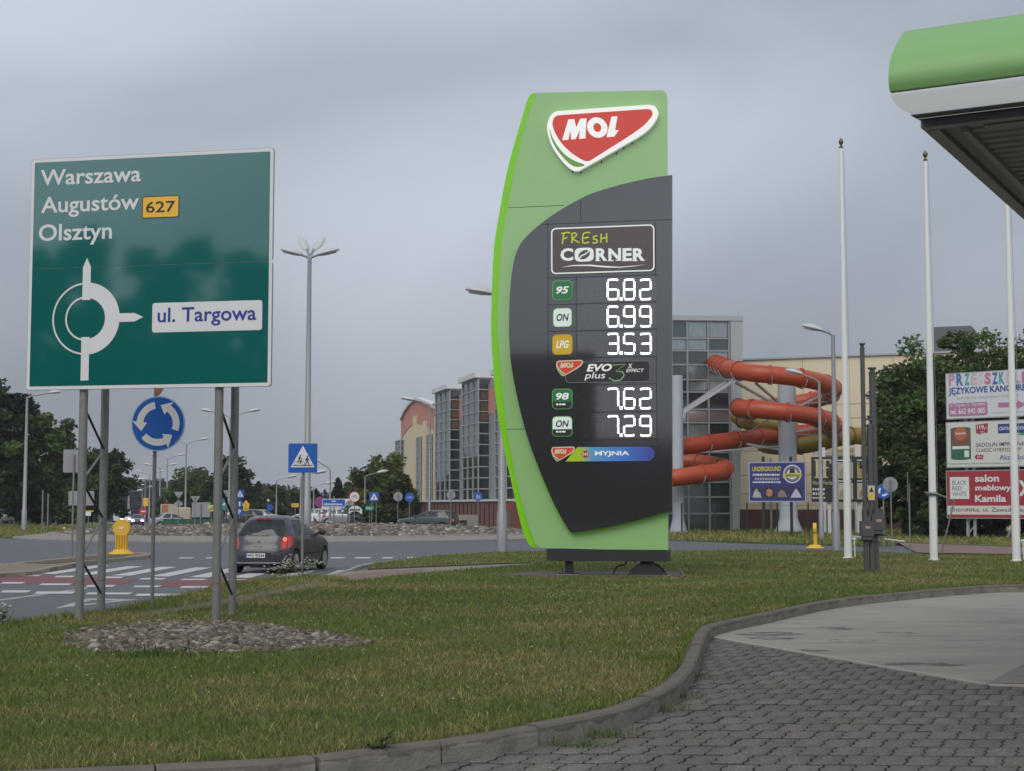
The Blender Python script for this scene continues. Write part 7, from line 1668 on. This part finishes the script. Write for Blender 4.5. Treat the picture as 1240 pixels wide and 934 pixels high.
CARG = dict(
 hatch=dict(wheels=(.60, 3.18), wr=.30, side=[[(.62, .985), (1.32, .985), (1.36, 1.345), (.98, 1.345), (.74, 1.20)], [(1.42, .985), (2.72, .985), (2.02, 1.345), (1.44, 1.345)]], rear=(.955, 1.36, .66, .50), wind=(1.02, 1.40, 1.9), tail=[(.575, .63), (.565, .80), (.61, .92), (.70, .955), (.9, .955), (.9, .74), (.74, .66)]),
 estate=dict(wheels=(.85, 3.55), wr=.29, side=[[(.36, .95), (1.05, .95), (1.08, 1.33), (.62, 1.33)], [(1.13, .95), (1.98, .95), (2.0, 1.33), (1.15, 1.33)], [(2.05, .95), (3.05, .95), (2.4, 1.33), (2.07, 1.33)]], rear=(.93, 1.33, .60, .48), wind=(.98, 1.36, 2.2), tail=[(.55, .62), (.55, .86), (.9, .88), (.9, .62)]),
 sedan=dict(wheels=(.85, 3.50), wr=.30, side=[[(1.05, .96), (1.85, .96), (1.9, 1.32), (1.42, 1.32)], [(1.95, .96), (3.0, .96), (2.35, 1.32), (1.98, 1.32)]], rear=(.99, 1.34, .58, .46), wind=(.99, 1.34, 2.2), tail=[(.5, .64), (.5, .84), (.9, .84), (.9, .64)]),
 van=dict(wheels=(1.0, 4.65), wr=.34, side=[[(3.62, 1.2), (4.78, 1.2), (4.35, 1.95), (3.65, 1.95)]], rear=(1.25, 2.0, .8, .75), wind=(1.2, 2.05, 4.0), tail=[(.78, .8), (.78, 1.25), (1.0, 1.25), (1.0, .8)]),
)
def wheel(parent, x, y, r, side, fine):
    b = MB(); w_ = .19; n = 28 if fine else 14
    b.lathe([(r * .62, -w_ / 2), (r * .93, -w_ / 2), (r, -w_ * .3), (r, w_ * .3), (r * .93, w_ / 2), (r * .62, w_ / 2)], n, (x, y, r), 'y')
    wh = b.build('wheel', M_tyre, parent, 40)
    b = MB(); yo = y + side * w_ * .36
    b.lathe([(r * .66, 0 if side < 0 else -.05), (r * .60, side * .02 - .0)] if False else [(r * .54, -.012), (r * .66, -.012), (r * .66, .012), (r * .54, .012)], n, (x, yo + side * .025, r), 'y')
    for k in range(7):
        a = 2 * pi * k / 7 + .3; c, s_ = cos(a), sin(a); p = (x + c * r * .08, yo + side * .02, r + s_ * r * .08); q = (x + c * r * .58, yo + side * .028, r + s_ * r * .58); b.bar(p, q, .045 if fine else .07, .02)
    b.lathe([(.001, -.03), (r * .2, -.02), (r * .2, .02), (.001, .03)], 10, (x, yo + side * .015, r), 'y')
    b.build('rim', M_rim, wh)
    b = MB(); b.lathe([(.001, -.004), (r * .6, -.004), (r * .6, .004), (.001, .004)], n, (x, yo - side * .03, r), 'y'); b.build('hub_shadow', M_trim, wh)
def car(name, label, kind, mat, loc_, heading, group=None, fine=False, lights=None, cat='car', scale=1.0):
    """heading: clockwise from +Y, the way the nose points"""
    G = CARG[kind]; R = ROWS[kind]; Lc_ = max(r[2] for r in R); rz = pi / 2 - heading
    t_ = thing(name, label, cat, loc_, rz, group)
    if scale != 1: t_.scale = (scale,) * 3
    V = car_grid(kind, 150 if fine else 50, 300 if fine else 110); nz, npz = V.shape[:2]
    off = np.array([-Lc_ / 2, 0, 0]); idx = np.arange(nz * npz).reshape(nz, npz); j2 = np.roll(np.arange(npz), -1)
    Fq = np.stack([idx[:-1], idx[:-1][:, j2], idx[1:][:, j2], idx[1:]], -1).reshape(-1, 4)
    VV = V.reshape(-1, 3); C = VV[Fq].mean(1); n_ = np.cross(VV[Fq[:, 1]] - VV[Fq[:, 0]], VV[Fq[:, 3]] - VV[Fq[:, 0]]); n_ /= np.linalg.norm(n_, axis=1)[:, None] + 1e-9
    x, y, z = C.T; ay = np.abs(y)
    lab_ = np.zeros(len(C), int)                       # 0 body
    for xw in G['wheels']: lab_[(np.hypot(x - xw, z - G['wr']) < G['wr'] * 1.17) & (ay > .45)] = 9
    z0, z1, w0, w1 = G['rear']; wz = w0 + (w1 - w0) * np.clip((z - z0) / (z1 - z0), 0, 1)
    cor = np.clip(.12 - np.minimum(np.minimum(z - z0, z1 - z), wz - ay), 0, None)
    rear_side = (n_[:, 0] < -.35) & (x < Lc_ * .4)
    cx_ = np.clip(.10 - (z - z0), 0, .1); cy_ = np.clip(.10 - (wz - ay), 0, .1); cz_ = np.clip(.08 - (z1 - z), 0, .1)
    rw = rear_side & (z > z0) & (z < z1) & (ay < wz) & (np.hypot(cx_, cy_) < .10) & (np.hypot(cz_, cy_) < .10)
    if kind != 'van': lab_[rw] = 1
    f0, f1, xm = G['wind']; wsd = (n_[:, 0] > .25) & (z > f0) & (z < f1) & (x > xm - .3) & (x < Lc_ * .86) & (ay < np.interp(z, [f0, f1], [.74, .55]) * (1.25 if kind == 'van' else 1)); lab_[wsd] = 2
    for P in G['side']: lab_[(np.abs(n_[:, 1]) > .5) & in2(P, x, z)] = 3
    tl_ = G['tail']; lab_[(x < .62 if kind == 'hatch' else x < .22) & (n_[:, 0] < .2) & in2(tl_, ay, z)] = 4
    if kind == 'hatch': lab_[(lab_ == 4) & (x > np.interp(z, [.6, .75, .97], [.22, .42, .44]))] = 0
    hz = (.60, .78) if kind != 'van' else (.85, 1.1); lab_[(x > Lc_ * .93) & (ay > .45) & (z > hz[0]) & (z < hz[1]) & (n_[:, 0] > .2)] = 5
    lab_[(lab_ == 0) & (z < .27)] = 6
    if fine:
        lab_[(lab_ == 0) & (z > .575) & (z < .60) & (x < .16) & (ay > .50)] = 6                       # rubbing strip, tailgate gaps
        lab_[(lab_ == 0) & (x < .28) & (z > .598) & (z < .609) & (ay < .60)] = 6
        lab_[(lab_ == 0) & (z > .45) & (z < .50) & (ay > .7) & (x > .95) & (x < 2.75)] = 6
        for xd in (1.39, 2.62): lab_[(lab_ == 0) & (np.abs(x - xd) < .006) & (ay > .6) & (z > .3) & (z < .98)] = 6
        lab_[(lab_ == 0) & (np.abs(n_[:, 1]) > .5) & in2([(.58, .96), (2.8, .96), (2.02, 1.37), (.94, 1.37)], x, z)] = 6
    def sub(k):
        f = Fq[lab_ == k]
        if not len(f): return None
        u, inv = np.unique(f, return_inverse=True); return VV[u] + off, inv.reshape(f.shape)
    names = {0: ('body', mat), 1: ('rear_window', M_cgl), 2: ('windscreen', M_cgl), 3: ('side_window', M_cgl), 4: ('tail_light', M_tail), 5: ('headlight', M_hl if lights == 'head' else M_hlo), 6: ('trim', M_trim)}
    bo = None
    for k, (nm, mt) in names.items():
        for sd_ in ((1, -1) if k in (3, 4, 5) else (0,)):
            s_ = sub(k)
            if s_ is None: continue
            v_, f_ = s_
            if sd_:
                m = np.sign(v_[f_].mean(1)[:, 1]) == sd_; f_ = f_[m]
                if not len(f_): continue
                u, inv = np.unique(f_, return_inverse=True); v_, f_ = v_[u], inv.reshape(f_.shape)
            o = mesh_np(nm, v_, f_, mt, t_, None, True)
            if k == 0: bo = o
            if k == 4 and sd_ and lights:
                p = np.mean(v_, 0); b = MB(); b.lathe([(.001, -.02), (.05, -.012), (.055, 0), (.001, .02)], 12, (v_[:, 0].min() + .02, p[1] - sd_ * .02, p[2] + (.06 if fine else 0)), 'x'); b.build('lit_lamp', M_taill, o)
    # floor, arches, cabin
    b = MB(); b.box(0, 0, .24, Lc_ * .9, 1.45, .06); b.build('underbody', M_trim, t_)
    for xw in G['wheels']:
        for sd_ in (1, -1):
            b = MB(); A = arc(xw, G['wr'], G['wr'] * 1.17, G['wr'] * 1.17, -10, 190, 12); V1 = [(p[0] - Lc_ / 2, sd_ * .52, p[1]) for p in A] + [(p[0] - Lc_ / 2, sd_ * .835, p[1]) for p in A]; n1 = len(A)
            b.add(V1, [(i, i + 1, i + 1 + n1, i + n1) for i in range(n1 - 1)] + [tuple(range(n1))]); b.build('wheel_arch', M_trim, t_)
    if kind != 'van':
        xs0 = G['side'][-1][1][0] - Lc_ / 2 - 1.05; b = MB()
        for sy in (-.36, .36):
            b.box(xs0, sy, .75, .14, .48, .7); b.box(xs0 - .03, sy, 1.2, .10, .26, .2)
        b.box(xs0 - .85, 0, .72, .14, 1.2, .55)
        for sy in (-.36, .36): b.box(xs0 - .88, sy, 1.06, .09, .24, .14)
        b.build('seats', M_trim, t_)
    for xw in G['wheels']:
        for sd_ in (1, -1): wheel(t_, xw - Lc_ / 2, sd_ * (.745 if kind != 'van' else .84), G['wr'], sd_, fine)
    mx_ = (G['side'][-1][1][0] if kind != 'van' else 4.75) - Lc_ / 2 - .12; mz_ = 1.02 if kind != 'van' else 1.35; my = .90 if kind != 'van' else 1.08
    for sd_ in (1, -1):
        b = MB(); b.lathe([(.001, -.09), (.075, -.07), (.085, -.01), (.06, .07), (.001, .10)], 12, (mx_, sd_ * (my + .04), mz_), 'x'); b.v = [(q[0], (q[1] - sd_ * (my + .04)) * 1.35 + sd_ * (my + .04), q[2]) for q in b.v]
        b.bar((mx_, sd_ * (my - .14), mz_ - .05), (mx_, sd_ * my, mz_ - .02), .05); b.build('wing_mirror', M_trim if fine else mat, t_, 60)
    if lights == 'head' : pass
    return t_, Lc_
cg = gnd(327, 690, ROADZ)
cc_ = (xt(341.5, 660, 41.3), 41.3, ROADZ)
hd_ = radians(9.5)
M_cpaint = paint('slate_grey', (.040, .041, .050), .25, .45)
CAR, LC = car('hatchback_car', 'slate grey hatchback waiting at the roundabout with its red tail lights lit', 'hatch', M_cpaint, cc_, hd_, None, True, 'tail')
x_ = -LC / 2
mpr = lambda xx: (lambda u, z: (xx, -u, z))
b = MB(); b.mi = 0; b.poly([(-.36, .395), (.36, .395), (.33, .535), (-.33, .535)], 0, mpr(x_ - .001)); b.build('plate_recess', M_trim, CAR)
b = MB(); b.box(x_ - .007, .06, .465, .012, .52, .112); pl_ = b.build('number_plate', pm('plate_white', (.62, .62, .60), .4, var=0), CAR)
b = MB(); b.text('WO 92264', -.27, .425, .18, .505, 0, .03, 0, mpr(x_ - .0150)); b.build('plate_number', M_blk, pl_)
b = MB(); b.poly([(-.318, .411), (-.278, .411), (-.278, .519), (-.318, .519)], 0, mpr(x_ - .0148)); b.build('plate_band', M_blue, pl_)
b = MB(); zc = .80
xb_ = x_ + .085
b.ring([(0, zc + .065), (.042, zc), (0, zc - .065), (-.042, zc)], [(0, zc + .03), (.016, zc), (0, zc - .03), (-.016, zc)], 0); b.v = [(xb_, -q[0], q[2]) for q in b.v]; b.build('diamond_badge', M_chrome, CAR)
b = MB(); b.text('CLIO', -.12, .675, .12, .70, 0, .02, 0, mpr(x_ + .05)); b.poly([(.33, .632), (.46, .632), (.46, .646), (.33, .646)], 0, mpr(x_ + .062)); b.build('model_lettering', M_chrome, CAR)
b = MB(); b.stroke([(-.05, .985), (.25, .965), (.50, .975)], .022, 0, lambda u, z: (x_ + .155 + (z - .95) * .55, -u + .25, z)); b.build('rear_wiper', M_trim, CAR)
b = MB(); b.box(x_ + .505, 0, 1.392, .03, .40, .026); b.build('high_brake_light', M_tail, CAR)
b = MB(); b.tube([(x_ + .72, 0, 1.46), (x_ + .60, 0, 1.62)], .006, 5); b.build('antenna', M_trim, CAR)
b = MB(); b.prism([(-.60, .26), (.60, .26), (.62, .30), (-.62, .30)], 0, .03); b.v = [(x_ + .0 + q[1] * .6, q[0], q[2]) for q in b.v]; b.build('bumper_lip', pm('bumper_lip', (.16, .165, .18), .4, var=0), CAR)
b = MB(); b.tube([(x_ + .02, .45, .24), (x_ + .2, .45, .24)], .03, 8); b.box(x_ + .3, 0, .2, .3, .5, .1); b.build('exhaust', M_trim, CAR)
for sd_ in (1, -1):
    b = MB(); b.box(2.38 - LC / 2 - .9, sd_ * .862, .83, .17, .02, .035); b.build('door_handle', M_cpaint, CAR)
# other vehicles
M_dgreen = paint('dark_green', (.022, .045, .04)); M_sil = paint('silver', (.34, .35, .36), .5); M_wpaint = paint('white', (.55, .55, .55), 0); M_purp = paint('violet', (.05, .045, .11)); M_dk = paint('charcoal', (.04, .042, .046))
D = 108; car('estate_car', 'dark green estate car parked behind the roundabout cobbles', 'estate', M_dgreen, (xt(519, 632, D), D, -.12), radians(-68), None, False, 'tail')
D = 150; X = xt(168, 628, D * 1.33)
def onroad(px, D): X = xt(px, 620, D); return (X, D, float(dip(np.array(X), np.array(D))) - .09)
car('oncoming_car', 'violet car with bright headlights coming down the far road', 'hatch', M_purp, onroad(166.5, 200), radians(166), None, False, 'head')
car('white_van', 'white van with one bright headlight coming down the far road', 'van', M_wpaint, onroad(152.5, 290), radians(166), None, False, 'head', 'van')
bt = thing('box_truck', 'white box truck behind the oncoming white van on the far road', 'truck', onroad(144, 345), radians(14))
b = MB(); b.box(0, 1, 2.3, 2.5, 5.2, 2.6); b.build('cargo_box', M_wpaint, bt); b = MB(); b.prism([(-1.1, .5), (1.1, .5), (1.1, 1.9), (.95, 2.5), (-.95, 2.5), (-1.1, 1.9)], -3.4, -1.7); cb_ = b.build('cab', M_wpaint, bt); b = MB(); b.poly([(-.95, 1.5), (.95, 1.5), (.85, 2.3), (-.85, 2.3)], -3.41); b.build('windscreen', M_gld, cb_)
b = MB(); b.box(0, 0, .75, 2.1, 6.5, .3); b.build('chassis', M_trim, bt)
for yy_ in (-2.5, 2.3):
    for sx in (-1, 1): b = MB(); b.lathe([(.3, -.15), (.48, -.14), (.48, .14), (.3, .15)], 14, (sx * 1.0, yy_, .48), 'x'); b.build('wheel', M_tyre, bt)
tv = thing('box_truck', 'cream and orange box truck driving away beyond the low green panel fence', 'truck', onroad(206, 175), radians(14))
b = MB(); b.box(0, 0, 1.6, 2.1, 4.2, 1.9); bx__ = b.build('cargo_box', pm('truck_cream', (.42, .36, .26), .6, var=.08), tv); b = MB(); b.box(-.62, -2.106, 1.6, .7, .01, 1.7); b.build('orange_panel', pm('truck_orange', (.38, .15, .07), .6, var=.15), bx__)
b = MB(); b.box(0, 2.9, 1.3, 2.0, 1.5, 1.6); b.build('cab', M_wpaint, tv); b = MB(); b.box(0, .5, .6, 1.7, 6, .25); b.build('chassis', M_trim, tv)
for yy_ in (-1.4, 2.7):
    for sx in (-1, 1): b = MB(); b.lathe([(.25, -.12), (.42, -.12), (.42, .12), (.25, .12)], 14, (sx * .9, yy_, .42), 'x'); b.build('wheel', M_tyre, tv)
car('white_van', 'cream van with red brake lights driving away beyond the low green panel fence', 'van', pm('truck_cream', (.42, .36, .26), .6, var=.08), onroad(221.5, 168), radians(-14), None, False, 'tail', 'van', .88)
car('parked_car', 'pale car low behind the green panel fence, left of the cream van', 'sedan', M_sil, onroad(209, 140), radians(60), 'cars beyond the roundabout')
for i, (px, D, kind, mt, hd2, lb_) in enumerate(((377, 150, 'hatch', M_sil, -75, 'silver car parked just right of the lamp mast'), (397, 146, 'sedan', M_wpaint, -80, 'white car parked under the left end of the blue direction board'), (424, 150, 'van', M_wpaint, 100, 'white van parked behind the no-bicycles sign'), (416, 138, 'hatch', M_sil, 85, 'grey car with a dark window parked under the blue direction board'), (296, 148, 'hatch', M_dk, -70, 'dark car behind the roof of the slate grey hatchback'), (311, 152, 'sedan', M_sil, -75, 'silver car half hidden behind the roof of the slate grey hatchback'))):
    X = xt(px, 625, D); car('parked_car' if kind != 'van' else 'white_van', lb_, kind, mt, (X, D, -.13 if px > 330 else -.2), radians(hd2), 'cars beyond the roundabout', False, None, 'car' if kind != 'van' else 'van')
for i, (px, D, mt, lb_) in enumerate(((-8, 150, M_sil, 'first silver car from the left edge, parked under the trees'), (8, 152, M_sil, 'second silver car from the left edge, parked under the trees'), (22, 155, M_sil, 'third silver car from the left edge, nearest to the street lamp'))):
    X = xt(px, 625, D); car('parked_car', lb_, 'hatch', mt, (X, D, -.10), radians(128), 'cars parked under the left trees')
# bus shelter, green panel fence, small white posts
D = 124; sh = thing('bus_shelter', 'small bus shelter with a white arched sign band, behind the no-bicycles sign', 'bus shelter', (xt(430, 625, D), D, -.12))
zt_s, zb_s = zt(612.5, D) + .12, zt(617, D) + .12; w_ = 9.2 * D / F
b = MB(); A = arc(0, zb_s - .35, w_ * 1.05, zt_s - zb_s + .35, 30, 150, 10); Bq = [(p[0], p[1] - .45) for p in A]
for i in range(10): b.prism([A[i], A[i + 1], Bq[i + 1], Bq[i]], 0, .1)
bn = b.build('arched_band', M_wsheet, sh)
b = MB()
for i in range(7): b.prism([(-w_ * .7 + i * .2 * w_, zb_s - .12), (-w_ * .7 + i * .2 * w_ + .09, zb_s - .12), (-w_ * .7 + i * .2 * w_ + .09, zb_s + .05), (-w_ * .7 + i * .2 * w_, zb_s + .05)], -.01, -.004)
b.build('band_lettering', M_blk, bn)
b = MB(); b.box(0, .9, zb_s - .42, w_ * 2, 1.8, .1); b.build('roof', M_dark, sh)
for sx in (-1, 1):
    b = MB(); b.box(sx * w_ * .95, .1, zb_s / 2 - .2, .08, .08, zb_s - .4); b.build('post', M_dark, sh)
b = MB(); b.box(0, 1.7, .9, w_ * 1.9, .04, 1.5); b.build('back_panel', glass_mat('shelter_glass', (.7, .75, .73), .6), sh)
D = 112; x0, x1 = xt(197, 632, D), xt(291, 632, D); pf = thing('panel_fence', 'low green panel fence along the edge of the far road behind the cobbles', 'fence', (x0, D, -.05))
z0, z1 = zt(637, D) + .05, zt(628.3, D) + .05
for i in range(8):
    xa, xb = (x1 - x0) * i / 8, (x1 - x0) * (i + 1) / 8; b = MB(); b.box((xa + xb) / 2, 0, (z0 + z1) / 2, xb - xa - .04, .04, z1 - z0); b.build('panel', pm('fence_green', (.012, .075, .035), .5, var=.2, scale=2) if i < 6 else pm('fence_dark_green', (.008, .025, .018), .5, var=.2), pf)
    b = MB(); b.box(xb, .05, z1 / 2, .07, .07, z1 + .1); b.build('fence_post', M_dark, pf)
for px, py, D, mt, lb_ in ((78, 637, 96, M_by, 'small yellow post in the grass left of the big sign post'), (378.5, 627, 110, M_whitep, 'short white post standing beside the lamp mast')):
    b = MB(); h_ = 11 * D / F * .6; b.tube([(0, 0, -.1), (0, 0, h_ * .8), (0, 0, h_)], [.09, .09, .05], 10); b.tube([(0, 0, h_ * .55), (0, 0, h_ * .7)], .1, 10)
    p = at(px, py, D); tag(b.build('short_post', mt, None, 50, (p[0], D, -.05 if D < 100 else max(-.1, p[2] - h_ * .5))), lb_, 'post')
p = at(176.5, 608, 230); bx = thing('road_sign', 'small yellow plate hanging low beside the far double-armed lamps', 'road sign', (p[0], 230, float(dip(np.array(p[0]), np.array(230.))) - .1)); hz_ = p[2] - bx.location.z
b = MB(); b.box(0, 0, hz_, .75, .05, 1.2); b.build('sign_plate', M_yel, bx); b = MB(); b.tube([(0, .06, -.2), (0, .06, hz_ + .5)], .05, 6); b.build('post', M_galv, bx)
p = at(173.5, 619.5, 240); bx = thing('road_sign', 'small red sign on the median of the far road', 'road sign', (p[0], 240, float(dip(np.array(p[0]), np.array(240.))) - .1)); hz_ = p[2] - bx.location.z
b = MB(); b.prism(circle(0, hz_, .62), -.03, .03); so_ = b.build('sign_plate', M_sred, bx); b = MB(); b.poly([(-.35, hz_ - .1), (.35, hz_ - .1), (.35, hz_ + .12), (-.35, hz_ + .12)], -.05); b.build('sign_face', M_wsheet, so_); b = MB(); b.tube([(0, .06, -.2), (0, .06, hz_ + .4)], .05, 6); b.build('post', M_galv, bx)

# ---- haze: a little air between here and the far wood ------------------------
hm_ = bpy.data.materials.new('haze'); hm_.use_nodes = True; t_ = hm_.node_tree; t_.nodes.remove(t_.nodes['Principled BSDF'])
pv = t_.nodes.new('ShaderNodeVolumePrincipled'); pv.inputs['Color'].default_value = (.86, .90, .96, 1); pv.inputs['Density'].default_value = HAZE; pv.inputs['Anisotropy'].default_value = .2
t_.links.new(pv.outputs[0], t_.nodes['Material Output'].inputs['Volume'])
b = MB(); b.box(0, 2900, 9, 10400, 6400, 34); tag(b.build('haze', hm_), kind='stuff')
